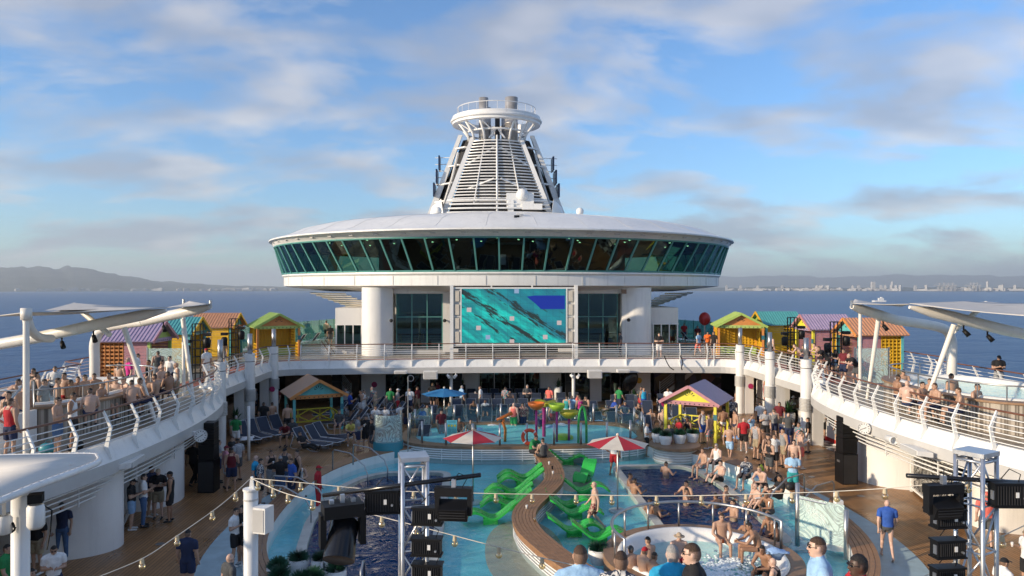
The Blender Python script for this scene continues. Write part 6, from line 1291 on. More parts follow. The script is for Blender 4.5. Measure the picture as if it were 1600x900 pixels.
# ================================================================== PEOPLE
V = Vector
def mirror(d): return {k: V((-p[0], p[1], p[2])) for k, p in d.items()}
def pose_def(**k):
    j = dict(P=(0, 0, .95), C=(0, -.01, 1.26), N=(0, -.015, 1.47), H=(0, .02, 1.635), LS=(-.198, -.015, 1.425), RS=(.198, -.015, 1.425), LE=(-.25, -.04, 1.12), LW=(-.25, .05, .87), RE=(.25, -.04, 1.12), RW=(.25, .05, .87),
             LK=(-.105, .015, .50), LA=(-.12, -.02, .085), RK=(.105, .015, .50), RA=(.12, -.02, .085), hp=0.0, toe=None)
    j.update(k); return j
POSES = {
 'stand': pose_def(),
 'drink': pose_def(RE=(.25, -.01, 1.14), RW=(.13, .24, 1.26), LK=(-.12, .03, .5), LA=(-.17, -.0, .085)),
 'fold': pose_def(LE=(-.26, .02, 1.15), LW=(.06, .2, 1.17), RE=(.26, .02, 1.15), RW=(-.06, .22, 1.2)),
 'phone': pose_def(LE=(-.24, -.01, 1.13), LW=(-.07, .26, 1.19), RE=(.24, -.01, 1.13), RW=(.07, .27, 1.22), H=(0, .045, 1.625), hp=-.35),
 'hips': pose_def(LE=(-.40, -.08, 1.16), LW=(-.22, .06, 1.0), RE=(.25, -.04, 1.12), LK=(-.14, .03, .5), LA=(-.2, 0, .085)),
 'walk': pose_def(LK=(-.10, .20, .53), LA=(-.10, .27, .10), RK=(.10, -.02, .50), RA=(.10, -.33, .15), LE=(-.26, -.12, 1.13), LW=(-.25, -.10, .88), RE=(.26, .06, 1.13), RW=(.24, .22, .93)),
 'lean': pose_def(P=(0, -.28, .93), C=(0, -.08, 1.18), N=(0, .07, 1.33), H=(0, .17, 1.47), LS=(-.19, .05, 1.29), RS=(.19, .05, 1.29), LE=(-.25, .2, 1.08), LW=(-.06, .40, 1.13), RE=(.25, .2, 1.08), RW=(.08, .42, 1.13), LK=(-.1, -.2, .5), LA=(-.11, -.28, .085), RK=(.12, -.12, .5), RA=(.13, -.2, .085)),
 'wade': pose_def(LE=(-.36, .08, 1.22), LW=(-.30, .34, 1.24), RE=(.35, .06, 1.22), RW=(.2, .34, 1.24)),
 'sit': pose_def(P=(0, 0, .11), C=(0, -.03, .42), N=(0, .0, .62), H=(0, .045, .785), LS=(-.19, .0, .56), RS=(.19, .0, .56), LE=(-.25, .06, .30), LW=(-.13, .30, .19), RE=(.25, .06, .30), RW=(.13, .30, .19), LK=(-.14, .46, .10), LA=(-.14, .48, -.34), RK=(.13, .46, .10), RA=(.14, .52, -.34)),
 'sitfwd': pose_def(P=(0, 0, .11), C=(0, .06, .41), N=(0, .18, .58), H=(0, .26, .73), LS=(-.19, .17, .53), RS=(.19, .17, .53), LE=(-.24, .34, .30), LW=(-.05, .52, .28), RE=(.24, .34, .30), RW=(.06, .52, .30), LK=(-.16, .46, .12), LA=(-.15, .46, -.34), RK=(.15, .46, .12), RA=(.15, .48, -.34), hp=-.2),
 'sitlow': pose_def(P=(0, 0, .11), C=(0, -.08, .41), N=(0, -.08, .61), H=(0, -.03, .775), LS=(-.19, -.08, .55), RS=(.19, -.08, .55), LE=(-.26, .06, .34), LW=(-.14, .28, .34), RE=(.26, .06, .34), RW=(.14, .28, .34), LK=(-.16, .40, .34), LA=(-.13, .60, .06), RK=(.2, .42, .28), RA=(.15, .62, .06)),
 'recline': pose_def(P=(0, 0, .10), C=(0, -.20, .35), N=(0, -.33, .52), H=(0, -.36, .69), LS=(-.19, -.30, .47), RS=(.19, -.30, .47), LE=(-.27, -.12, .28), LW=(-.16, .10, .28), RE=(.27, -.12, .28), RW=(.14, .08, .30), LK=(-.11, .44, .20), LA=(-.10, .84, .07), RK=(.11, .43, .16), RA=(.12, .86, .07), toe='up', hp=.15),
 'shade': pose_def(RE=(.33, .10, 1.42), RW=(.10, .14, 1.66)),
}
TOP_Z = {k: V(p['H']).z+.098 for k, p in POSES.items()}
def capsule(b, p0, p1, r0, r1, n=10):
    p0, p1 = V(p0), V(p1); d = (p1-p0).normalized()
    b.tube([p0-d*r0*.97, p0-d*r0*.7, p0, p1, p1+d*r1*.7, p1+d*r1*.97], [r0*.22, r0*.7, r0, r1, r1*.7, r1*.22], n)
def body_geometry(pose, top, bottom):
    j = POSES[pose]; g = {k: V(j[k]) for k in ('P', 'C', 'N', 'H', 'LS', 'RS', 'LE', 'LW', 'RE', 'RW', 'LK', 'LA', 'RK', 'RA')}
    b = B(); caps = []                       # caps: (p0, p1, r0, r1, region)
    ti = {'tee': .016, 'tank': .010, 'none': 0.0}[top]
    spine = curve3([g['P']+(g['P']-g['C']).normalized()*.10, g['P'], g['C'], g['N']], 6); n = len(spine); ln = len(spine)-1
    sh = (g['RS']-g['LS']).normalized(); rings = []
    for i, c in enumerate(spine):
        t = i/ln; tg = (spine[min(i+1, ln)]-spine[max(i-1, 0)]).normalized(); x = (sh-tg*sh.dot(tg)).normalized(); y = tg.cross(x)*-1
        hw = np.interp(t, [0, .2, .33, .5, .66, .84, .94, 1], [.10, .165, .168, .150, .165, .188, .165, .075])+(ti if t > .3 else .012*(bottom != 'brief')); hd = np.interp(t, [0, .2, .33, .5, .66, .84, .94, 1], [.07, .118, .115, .105, .118, .112, .09, .06])+(ti if t > .3 else .012*(bottom != 'brief'))
        rings.append([c+x*hw*math.cos(a)+y*hd*math.sin(a) for a in [2*PI*q/16 for q in range(16)]])
    b.loft(rings, closed=True, cap=True)
    caps.append((g['P']+(g['P']-g['C']).normalized()*.06, g['C'], .14, .14, 'torso0')); caps.append((g['C'], g['N'], .15, .10, 'torso1'))
    g['H'] = g['H']+(g['N']-g['H']).normalized()*.028
    for s in 'LR': capsule(b, g['N']+(g['H']-g['N'])*.12, g[s+'S'].lerp(g['N'], .22)+V((0, -.01, 0)), .05+ti*.6, .056+ti*.6, 10); caps.append((g['N']+(g['H']-g['N'])*.10, g[s+'S'].lerp(g['N'], .22), .05, .056, 'trap'))
    capsule(b, g['N'], g['H']+V((0, -.01, -.05)), .058, .055); caps.append((g['N'], g['H'], .06, .055, 'neck'))
    H = g['H']; hpq = Matrix.Rotation(j['hp'], 3, 'X')
    def hd_(p): return H+hpq @ (V(p)*.96)
    hb = B(); hb.ball((0, 0, 0), 1.0, 16, 12); b.add([hd_((x*.076, y*.096-.004, z*.112+.008)) for x, y, z in hb.v], hb.f)
    hb = B(); hb.ball((0, 0, 0), 1.0, 12, 8); b.add([hd_((x*.058, y*.066+.026, z*.07-.062)) for x, y, z in hb.v], hb.f)
    capsule(b, hd_((0, .088, .02)), hd_((0, .104, -.016)), .010, .016, 8)
    for s in (-1, 1): capsule(b, hd_((s*.078, -.006, .018)), hd_((s*.076, -.004, -.02)), .016, .012, 6)
    caps.append((hd_((0, 0, -.05)), hd_((0, 0, .03)), .08, .09, 'head'))
    for s in 'LR':
        S, E, Wr = g[s+'S'], g[s+'E'], g[s+'W']
        capsule(b, S, E, .062, .044); capsule(b, E, Wr, .045, .029); d = (Wr-E).normalized(); hand = Wr+d*.07
        capsule(b, Wr, Wr+d*.055, .032, .034)
        caps += [(S, E, .062, .044, 'uarm'), (E, Wr, .045, .03, 'farm'), (Wr, hand+d*.05, .035, .03, 'hand')]
        if top == 'tee': m_ = S.lerp(E, .62); b.tube([S, S.lerp(E, .25), m_], [.074, .074, .070], 12)
        hipc = g['P']+sh*(.088 if s == 'R' else -.088)+V((0, 0, -.01)); K, A_ = g[s+'K'], g[s+'A']
        capsule(b, hipc, K, .086, .055, 12); capsule(b, K, A_, .053, .035, 10)
        if pose not in (): capsule(b, K.lerp(A_, .2)+V((0, -.02, 0)) if pose not in ('sit', 'sitfwd', 'recline', 'sitlow') else K.lerp(A_, .2), K.lerp(A_, .45), .052, .042, 10)
        caps += [(hipc, K, .086, .055, 'thigh'), (K, A_, .052, .036, 'calf')]
        if bottom == 'shorts': m_ = hipc.lerp(K, .80); b.tube([hipc, hipc.lerp(K, .3), m_], [.112, .112, .098], 14)
        if bottom == 'pants': b.tube([hipc, hipc.lerp(K, .5), K], [.108, .092, .072], 12); b.tube([K, A_.lerp(K, .05)], [.072, .058], 12)
        fd = V((0, 1, 0)) if j['toe'] is None else V((0, .35, .95))
        if pose == 'walk' and s == 'R': fd = V((0, .8, -.45))
        heel = A_-fd*.05+V((0, 0, -.035 if j['toe'] is None else 0)); toe = A_+fd*.165+V((0, 0, -.048 if j['toe'] is None else 0))
        capsule(b, heel, toe, .040, .034, 8); caps.append((heel, toe, .045, .04, 'foot'))
    return b, caps, g, hd_
def fingers(b, g, j):
    for s in 'LR':
        E, Wr = g[s+'E'], g[s+'W']; d = (Wr-E).normalized(); x = d.cross(V((0, 1, .01))).normalized() if abs(d.y) < .9 else d.cross(V((0, 0, 1))).normalized(); y = x.cross(d).normalized()
        pal = Wr+d*.075
        if y.y < 0: y = -y
        for k, (o, l) in enumerate(((-.027, .062), (-.009, .075), (.009, .07), (.026, .055))):
            p0 = pal+x*o; p1 = p0+d*l*.5+y*.012; p2 = p1+d*l*.32+y*.030; b.tube([p0-d*.02, p0, p1, p2], [.010, .010, .009, .007], 5)
        th = Wr+d*.03+x*(.03 if s == 'L' else -.03); b.tube([th, th+d*.03+x*(.025 if s == 'L' else -.025)+y*.01, th+d*.058+x*(.028 if s == 'L' else -.028)+y*.024], [.013, .012, .009], 5)
BODY = {}
PEND = []
def classify(me, caps, top, bottom, g, hd_, pose):
    n = len(me.polygons); c = np.empty(n*3); me.polygons.foreach_get('center', c); c = c.reshape(-1, 3)
    best = np.full(n, 1e9); reg = np.zeros(n, int); tt = np.zeros(n); names = []
    for i, (p0, p1, r0, r1, nm) in enumerate(caps):
        a = np.array(p0); d = np.array(p1)-a; l2 = d @ d; t = np.clip(((c-a) @ d)/l2, 0, 1); q = a+t[:, None]*d; dist = np.linalg.norm(c-q, axis=1)-(r0+(r1-r0)*t)
        m_ = dist < best; best[m_] = dist[m_]; reg[m_] = i; tt[m_] = t[m_]; names.append(nm)
    nm = np.array(names)[reg]; slot = np.zeros(n, int); shx = np.array(g['RS']-g['LS']); shx /= np.linalg.norm(shx); lat = np.abs((c-np.array(g['N'])) @ shx)
    tors = (nm == 'torso0') | (nm == 'torso1')
    if top != 'none':
        slot[(nm == 'torso0') & (tt > .22)] = 1; slot[nm == 'torso1'] = 1; slot[(nm == 'trap') & ((top == 'tee') | (lat < .11)) & ((tt > .10) | (top == 'tee'))] = 1
        if top == 'tee': slot[(nm == 'uarm') & (tt < .64)] = 1; slot[(nm == 'neck') & (tt < .14)] = 1
        else:
            slot[(nm == 'uarm') & (tt < .1) & (lat < .15)] = 1; slot[(nm == 'torso1') & (tt > .6) & (lat > .125)] = 0; slot[(nm == 'torso1') & (tt > .82) & (lat < .07)] = 0
    slot[(nm == 'torso0') & (tt <= .22)] = 2
    if bottom == 'brief': slot[(nm == 'torso0') & (tt <= .05) & (lat > .13)] = 2; slot[(nm == 'thigh') & (tt < .13)] = 2
    elif bottom == 'shorts': slot[(nm == 'thigh') & (tt < .82)] = 2
    else: slot[(nm == 'thigh')] = 2; slot[(nm == 'calf') & (tt < .96)] = 2
    slot[nm == 'foot'] = 3
    me.polygons.foreach_set('material_index', slot.astype(np.int32)); me.polygons.foreach_set('use_smooth', np.ones(n, bool))
def request_body(pose, top, bottom):
    key = (pose, top, bottom)
    if key in BODY: return
    b, caps, g, hd_ = body_geometry(*key); me = bpy.data.meshes.new('body'); me.from_pydata(b.v, [], b.f); o = bpy.data.objects.new('body', me); COL.objects.link(o)
    md = o.modifiers.new('r', 'REMESH'); md.mode = 'VOXEL'; md.voxel_size = .0155; md.use_smooth_shade = True
    sm = o.modifiers.new('s', 'SMOOTH'); sm.iterations = 4; sm.factor = .5
    BODY[key] = (o, caps, g, hd_)
def finish_bodies():
    dg = bpy.context.evaluated_depsgraph_get()
    for key, (o, caps, g, hd_) in list(BODY.items()):
        me = bpy.data.meshes.new_from_object(o.evaluated_get(dg)); me.name = 'body'; me.materials.clear()
        for q in range(6): me.materials.append(MT['skin'])
        classify(me, caps, key[1], key[2], g, hd_, key[0])
        # hands, eyes and lips are added to the same mesh
        x = B(); x.cur = 0; fingers(x, g, POSES[key[0]]); x.cur = 4
        for s in (-1, 1): p = hd_((s*.031, .086, .016)); x.ball(p, .0105, 8, 6); x.bar(hd_((s*.014, .094, .040)), hd_((s*.05, .084, .040)), .012, .008)
        x.cur = 5; x.bar(hd_((-.022, .089, -.058)), hd_((.022, .089, -.058)), .012, .010)
        e = bpy.data.meshes.new('e'); e.from_pydata(x.v, [], x.f); e.polygons.foreach_set('material_index', x.m); e.polygons.foreach_set('use_smooth', [True]*len(x.f))
        import bmesh
        bm = bmesh.new(); bm.from_mesh(me); bm.from_mesh(e); bm.to_mesh(me); bm.free()
        bpy.data.objects.remove(o); BODY[key] = (me, g, hd_)
COLS = dict(red=(.42, .015, .025), maroon=(.14, .012, .02), black=(.012, .012, .014), navy=(.015, .025, .07), blue=(.03, .10, .40), royal=(.02, .07, .38), cyan=(.02, .36, .62), teal=(.03, .32, .34), white=(.74, .74, .73), grey=(.26, .27, .28), charcoal=(.07, .075, .08), khaki=(.33, .27, .18), tan=(.42, .32, .22), pink=(.62, .28, .34), magenta=(.60, .03, .26), coral=(.75, .16, .13), orange=(.80, .15, .02), yellow=(.66, .58, .15), green=(.02, .24, .07), sky=(.32, .52, .74), denim=(.06, .12, .24), lightdenim=(.22, .36, .55), floral=(.3, .3, .3), patterned=(.3, .2, .2), striped=(.3, .3, .4), tropical=(.1, .3, .3), brown=(.14, .07, .04))
SKIN = dict(s1=(.58, .38, .29), s2=(.45, .275, .19), s3=(.33, .18, .11), s4=(.20, .10, .06), s5=(.07, .036, .024))
HAIR = dict(dark=(.012, .009, .008), brown=(.06, .032, .018), blond=(.32, .21, .10), grey=(.32, .31, .30), bald=None)
mat('skin', (.5, .3, .2), .5)
for k, c in SKIN.items(): mat('skin_'+k, c, .48, var=.07, scale=7)
for k, c in COLS.items(): mat('cloth_'+k, c, .85, var=.18, scale=7, bump=1.0, bscale=11)
for k, c in HAIR.items():
    if c: mat('hair_'+k, c, .6, var=.3, scale=30, bump=.8, bscale=90)
mat('eye', (.02, .015, .012), .3, var=0); mat('lips', (.30, .10, .09), .5, var=0); mat('shoe_black', (.015, .015, .016), .6); mat('shoe_white', (.65, .65, .64), .6)
def two_tone(name, cs, sc):
    m = MT[name]; t = m.node_tree; b = t.nodes['Principled BSDF']; tcn = N(t, 'ShaderNodeTexCoord'); v = N(t, 'ShaderNodeTexNoise'); v.inputs['Scale'].default_value = sc; v.inputs['Detail'].default_value = 1; v.inputs['Distortion'].default_value = 1.5; L(t, tcn.outputs['Object'], v.inputs['Vector'])
    L(t, ramp(t, v.outputs[0], cs), b.inputs['Base Color'])
two_tone('cloth_floral', [(.44, (.02, .03, .06)), (.50, (.02, .03, .06)), (.54, (.6, .58, .55))], 13)
two_tone('cloth_patterned', [(.40, (.03, .02, .03)), (.50, (.35, .05, .06)), (.58, (.45, .38, .28))], 15)
two_tone('cloth_tropical', [(.42, (.02, .16, .20)), (.50, (.05, .30, .28)), (.57, (.62, .22, .25))], 12)
m = MT['cloth_striped']; t = m.node_tree; tcn = N(t, 'ShaderNodeTexCoord'); wv = N(t, 'ShaderNodeTexWave', bands_direction='Z'); wv.inputs['Scale'].default_value = 7.0; L(t, tcn.outputs['Object'], wv.inputs['Vector']); L(t, ramp(t, wv.outputs['Fac'], [(.45, (.02, .03, .09)), (.55, (.62, .62, .6))]), t.nodes['Principled BSDF'].inputs['Base Color'])
def shell(r, keep, n=18, m=14):
    b = B(); b.ball((0, 0, 0), 1.0, n, m); V_ = [(x*r[0], y*r[1]-.004, z*r[2]+.008) for x, y, z in b.v]
    F_ = [f for f in b.f if keep(V(V_[f[0]])+0*V((0, 0, 0)), sum((V(V_[q]) for q in f), V())/4)]
    x = B(); x.add(V_, F_); return x
HAIR_B = shell((.0800, .1000, .1165), lambda a, c: c.z > .052+.30*max(c.y, 0), 28, 22)
FADE_B = shell((.0772, .0972, .1136), lambda a, c: c.z < .066 and c.z > (.010 if c.y > -.01 else (-.055 if c.y < -.045 else -.02)) and c.y < .035, 28, 22)
_hr = random.Random(3); HAIR_B.v = [(x*q, y*q, z*(q+(.03 if z > .08 else 0))) for (x, y, z) in HAIR_B.v for q in (_hr.uniform(.985, 1.035),)]
BEARD_B = shell((.068, .1, .125), lambda a, c: c.z < -.035 and c.y > .015)
BEARD_B.v = [(x, y+.004, max(z, -.128)) for x, y, z in BEARD_B.v]
CAP_B = shell((.089, .110, .124), lambda a, c: c.z > .035); CAP_B.loft([[(.075*math.sin(t), .085+.02*math.cos(t), .045) for t in np.linspace(-1.3, 1.3, 9)], [(.078*math.sin(t), .10+.085*max(0, math.cos(t)), .030) for t in np.linspace(-1.3, 1.3, 9)]])
HAT_B = shell((.090, .110, .128), lambda a, c: c.z > .03); HAT_B.lathe([(.085, .035), (.13, .028), (.165, .020), (.165, .014), (.085, .025)], (0, 0, 0), 22, 1, 1.15)
SHADES_B = B()
for s in (-1, 1): SHADES_B.box((s*.032, .096, .014), (.042, .006, .020)); SHADES_B.bar((s*.054, .094, .020), (s*.0785, -.0, .020), .003, .005)
SHADES_B.box((0, .104, .022), (.02, .006, .008))
LANYARD_B = B().tube([(.072*math.cos(a), -.02+.075*math.sin(a), -.165-.02*math.sin(a)) for a in [2*PI*i/20 for i in range(20)]], .010, 6, closed=True)
TOWEL_B = B(); TOWEL_B.loft([[(.13*math.cos(a)*k, .06+.05*math.sin(a)*k, z) for a in np.linspace(0, 2*PI, 12)] for z, k in ((0, .9), (-.2, 1), (-.4, 1.1))])
MESHES = {}
def part_mesh(kind, b):
    if kind not in MESHES:
        o = b.obj(kind, 'skin', smooth=True); MESHES[kind] = o.data; bpy.data.objects.remove(o)
    return MESHES[kind]
def add_part(kind, b, m_, root, key):
    o = bpy.data.objects.new(kind, part_mesh(kind, b)); COL.objects.link(o); o.parent = root
    h_ = V(POSES[key[0]]['H']); o.location = h_+(V(POSES[key[0]]['N'])-h_).normalized()*.028; o.scale = (.96, .96, .96); o.rotation_euler = (POSES[key[0]]['hp'], 0, 0); o.material_slots[0].link = 'OBJECT'; o.material_slots[0].material = MT[m_]
    return o
VERB = dict(stand='standing', drink='standing holding a drink', fold='standing with folded arms', phone='looking at something in hand', hips='standing hand on hip', walk='walking', lean='leaning forward', wade='in the water', sit='sitting', sitfwd='sitting hunched', sitlow='sitting with knees up', recline='reclining', shade='shading the eyes')
TOPN = dict(tee='T-shirt', tank='tank top'); BOTN = dict(shorts='shorts', brief='swim briefs', pants='trousers')
PEOPLE = []
def crowd(place, z, rows, group, hide_bottom=False):
    for r in rows.strip().split('\n'):
        f = r.split()
        if not f: continue
        px, py, face, pose = float(f[0]), float(f[1]), float(f[2]), f[3]
        top, tc_ = (f[4].split(':')+[''])[:2] if f[4] != 'none' else ('none', ''); bot, bc = f[5].split(':')
        zz_ = z; pz = pose
        if '@' in pose: pz, q = pose.split('@'); zz_ = z+float(q)
        elif pose in ('sit', 'sitfwd'): zz_ = z+.45
        elif pose == 'recline': zz_ = z+.38
        PEOPLE.append(dict(px=px, py=py, face=face, pose=pz, z=zz_, top=top, tc=tc_, bot=bot, bc=bc, skin=f[6], hair=f[7], ex=f[8:], place=place, group=group, hb=hide_bottom)); request_body(pz, top, bot)
def build_people():
    finish_bodies(); seen = {}; rn = random.Random(9)
    for d in PEOPLE:
        key = (d['pose'], d['top'], d['bot']); me, g, hd_ = BODY[key]; k = rn.uniform(.965, 1.03)
        top = d['z']+TOP_Z[d['pose']]*k; p = at(d['px'], d['py'], top)
        # the head is not above the feet in a leaning pose
        hx = Matrix.Rotation(R(d['face']), 3, 'Z') @ V((POSES[d['pose']]['H'][0]*k, POSES[d['pose']]['H'][1]*k, 0))
        t = bpy.data.objects.new('person', None); COL.objects.link(t); t.empty_display_size = .2; t.location = (p.x-hx.x, p.y-hx.y, d['z']); t.rotation_euler = (0, 0, R(d['face']+rn.uniform(-7, 7))); t.scale = (k*rn.uniform(.97, 1.05), k*rn.uniform(.97, 1.05), k)
        o = bpy.data.objects.new('body', me); COL.objects.link(o); o.parent = t
        sm = ['skin_'+d['skin'], 'cloth_'+d['tc'] if d['top'] != 'none' else 'skin_'+d['skin'], 'cloth_'+d['bc'], ('skin_'+d['skin']) if (d['bot'] == 'brief' or 'bare' in d['ex']) else ('shoe_white' if rn.random() < .35 else 'shoe_black'), 'eye', 'lips']
        for sl_, q in zip(o.material_slots, sm): sl_.link = 'OBJECT'; sl_.material = MT[q]
        caph = None
        for e in d['ex']:
            if e.startswith('cap:'): caph = ('cap', e[4:]); add_part('cap', CAP_B, 'cloth_'+e[4:], t, key)
            elif e.startswith('hat:'): caph = ('sun hat', e[4:]); add_part('hat', HAT_B, 'cloth_'+e[4:], t, key)
            elif e == 'lanyard': add_part('lanyard', LANYARD_B, 'cloth_red', t, key)
            elif e == 'shades': add_part('sunglasses', SHADES_B, 'black_gloss', t, key)
            elif e == 'beard' and d['hair'] != 'bald': add_part('beard', BEARD_B, 'hair_'+d['hair'], t, key)
        if d['hair'] != 'bald':
            fm = 'fade_%s_%s' % (d['skin'], d['hair'])
            if fm not in MT: a_, b_ = SKIN[d['skin']], HAIR[d['hair']]; mat(fm, tuple(x*.30+y*.70 for x, y in zip(a_, b_)), .7, var=.3, scale=60)
            add_part('cropped_sides', FADE_B, fm, t, key)
            if not caph: add_part('hair', HAIR_B, 'hair_'+d['hair'], t, key)
        if 'beard' in d['ex'] and d['hair'] == 'bald': add_part('beard', BEARD_B, 'hair_brown', t, key)
        if d['pose'] in ('drink',) and not d['hb']:
            c = B().lathe([(.026, -.05), (.034, .06), (.030, .06), (.001, -.04)], n=10).obj('cup', 'pot' if rn.random() < .5 else 'bulb_glass', t, smooth=True); c.location = V(POSES[d['pose']]['RW'])+V((-.03, .09, .03))
        bc = {'lightdenim': 'light denim', 'sky': 'pale blue'}; cn = lambda q: bc.get(q, q)
        if d['hb']: lab = ('shirtless person' if d['top'] == 'none' else 'person in '+cn(d['tc'])+' '+TOPN[d['top']])
        else: lab = ('shirtless person in '+cn(d['bc'])+' '+BOTN[d['bot']]) if d['top'] == 'none' else 'person in '+cn(d['tc'])+' '+TOPN[d['top']]+', '+cn(d['bc'])+' '+BOTN[d['bot']]
        if caph: lab += ' and '+caph[1]+' '+caph[0]
        elif d['hb'] or (lab, d['place']) in seen: lab += ', bald' if d['hair'] == 'bald' else ', '+d['hair']+' hair'
        if 'shades' in d['ex'] and len((lab+d['place']).split()) < 11: lab += ', sunglasses'
        seen[(lab, d['place'])] = 1
        lab = lab+', '+VERB[d['pose']].replace('in the water', 'wading')+' '+d['place']
        lab = ' '.join(lab.split()[:16]); tag(t, lab, 'person', d['group'])

crowd('at the balcony rail', Z2, '''
17 622 -15 hips tank:red shorts:navy s2 brown beard
13 611 170 stand tank:black shorts:black s2 dark
91 620 -80 fold none shorts:denim s2 dark shades
115 613 -75 drink tank:white shorts:black s3 dark shades
275 566 120 stand tank:white shorts:khaki s2 bald shades
247 548 20 stand tank:charcoal shorts:grey s2 dark
216 552 -60 stand tee:white shorts:khaki s2 dark shades
200 558 140 stand tee:magenta shorts:navy s1 bald shades
''', 'people at the balcony rail')
crowd('by the outboard rail behind the balcony', Z2, '''
30 592 -60 lean none shorts:navy s2 dark
52 575 160 stand tank:black shorts:navy s2 dark shades
57 581 -20 stand tank:charcoal shorts:black s2 dark
86 572 -160 drink tee:white shorts:navy s2 brown
''', 'people by the outboard rail')
crowd('in the balcony hot tub', Z2, '''
91 590 -60 stand@-.1 none shorts:khaki s2 brown
111 593 -90 sit@.68 none shorts:navy s3 dark
133 585 -110 stand@-.1 none shorts:navy s2 dark
147 583 -170 stand@-.1 none shorts:red s2 dark
141 606 20 sit@.68 none shorts:navy s1 dark
170 582 170 sit@.68 none shorts:navy s2 dark
181 589 -170 sit@.68 none shorts:navy s1 brown shades
193 588 150 sit@.68 none shorts:black s1 brown shades
206 593 10 sit@.68 none shorts:navy s1 dark
230 587 170 sit@.68 none shorts:navy s2 bald shades
241 584 100 sit@.68 none shorts:navy s2 dark
253 571 -100 sit@.68 none shorts:navy s1 bald shades
254 562 -60 sit@.68 none shorts:navy s2 dark
262 580 60 sit@.68 none shorts:navy s3 dark
160 596 -90 sit@.68 none shorts:navy s2 brown
122 588 -140 sit@.68 none shorts:navy s2 dark
219 590 -30 sit@.68 none shorts:navy s2 brown
''', 'bathers in the balcony hot tub', True)
crowd('beside the white curved wall', 0, '''
97 784 -170 stand tee:navy pants:denim s2 dark cap:charcoal
57 800 170 stand tee:black shorts:khaki s2 dark
84 852 -150 phone tee:white shorts:navy s2 dark shades lanyard
208 747 -80 phone tee:black shorts:lightdenim s2 dark cap:black beard
225 740 -70 fold tee:white pants:denim s2 dark lanyard
237 728 -100 stand tee:navy shorts:khaki s2 brown
247 732 -175 fold tee:black shorts:khaki s1 brown cap:tan beard
265 736 100 drink tank:black shorts:black s3 dark cap:black
''', 'people beside the curved wall')
crowd('on the shaded deck under string lights', 0, '''
294 827 -8 stand tee:navy shorts:navy s2 dark
50 888 -120 stand tee:charcoal shorts:navy s2 dark
369 793 -100 drink tee:white shorts:black s2 dark beard
378 789 140 stand tee:black shorts:black s2 dark
360 864 -40 stand tee:charcoal shorts:navy s1 bald
12 850 -90 walk tee:green shorts:charcoal s2 dark
''', 'people on the shaded deck')
crowd('in the group beside the speaker tower', 0, '''
334 691 -90 stand tee:navy shorts:denim s2 dark
342 687 -70 drink tee:grey shorts:navy s2 brown
354 696 -60 stand tee:pink shorts:white s2 dark cap:maroon
362 700 15 drink tank:maroon shorts:navy s2 dark bare
371 685 60 stand tee:striped shorts:charcoal s2 dark
363 682 160 stand tee:charcoal shorts:khaki s2 brown
303 690 -20 walk tee:black pants:black s2 dark
''', 'people by the shaded speaker tower')
crowd('in the group by the wooden rim', 0, '''
400 711 -90 stand tee:cyan shorts:navy s1 bald shades
408 716 -70 stand tee:floral shorts:black s2 dark
424 703 -130 drink tank:black shorts:grey s2 brown beard lanyard
438 712 10 fold tee:black shorts:denim s2 dark cap:grey
445 700 170 stand tank:charcoal shorts:denim s2 dark cap:black beard
464 703 120 drink tank:black shorts:black s2 dark beard
455 716 130 stand tee:blue shorts:navy s2 brown
468 724 -160 sitfwd@.36 tank:white shorts:black s2 dark cap:charcoal
369 649 0 stand tee:green shorts:white s1 grey
''', 'people by the wooden rim')
crowd('in red robes at the pool edge', -.25, '498 727 -100 stand tee:red pants:red s4 dark cap:red', 'robed person')
crowd('on loungers by the aqua cabana', 0, '''
444 660 175 sitfwd tee:maroon shorts:charcoal s2 brown
457 653 170 sit tee:charcoal shorts:navy s2 dark
468 674 -120 recline tee:black pants:black s2 dark shades
548 656 -170 sitfwd tee:yellow shorts:navy s2 dark
587 634 170 sit tee:white shorts:navy s2 brown
602 634 160 sit tee:white shorts:khaki s2 dark
625 631 30 stand@-.55 tee:white shorts:khaki s2 brown
636 631 10 stand@-.55 tee:black shorts:navy s2 dark
660 636 150 sit tee:royal shorts:black s2 dark
668 632 -170 sit tee:striped shorts:black s2 dark
530 640 170 sit tee:charcoal shorts:navy s2 dark
''', 'people by the aqua cabana')
crowd('between the plinth and aqua cabana', 0, '''
560 649 -70 drink tee:grey shorts:navy s2 dark bare
572 649 -175 drink tee:black shorts:black s2 dark bare
581 654 110 stand tee:black shorts:charcoal s2 dark
''', 'people beside the plinth')
crowd('in the shaded bar', 0, '''
348 627 100 stand tank:maroon shorts:white s2 brown
387 624 -30 stand tee:black shorts:denim s2 dark
400 606 -80 stand tee:striped shorts:navy s2 brown
412 628 10 stand tee:black pants:black s2 dark
425 628 40 drink none brief:grey s2 dark
431 605 160 stand tee:maroon shorts:navy s2 brown
449 631 20 stand none shorts:black s2 dark
376 612 90 stand tee:grey shorts:navy s2 dark
336 634 60 stand tee:navy shorts:khaki s1 brown
''', 'people in the shaded bar')
crowd('before the dark glass doors', 0, '''
564 610 -60 stand tank:black shorts:white s2 dark
569 609 -100 drink tank:white shorts:white s2 brown
581 604 120 stand tee:tropical shorts:navy s1 bald
587 610 -90 drink tee:tan shorts:khaki s1 grey
610 606 0 stand tee:green shorts:charcoal s1 bald
622 607 -80 drink tee:grey pants:red s2 brown cap:white
676 598 -10 stand tee:black shorts:black s1 blond
683 596 60 stand tee:maroon shorts:navy s2 dark
750 603 90 drink tee:white shorts:khaki s2 brown
824 601 -175 fold tee:charcoal shorts:black s1 grey
''', 'people before the glass doors')
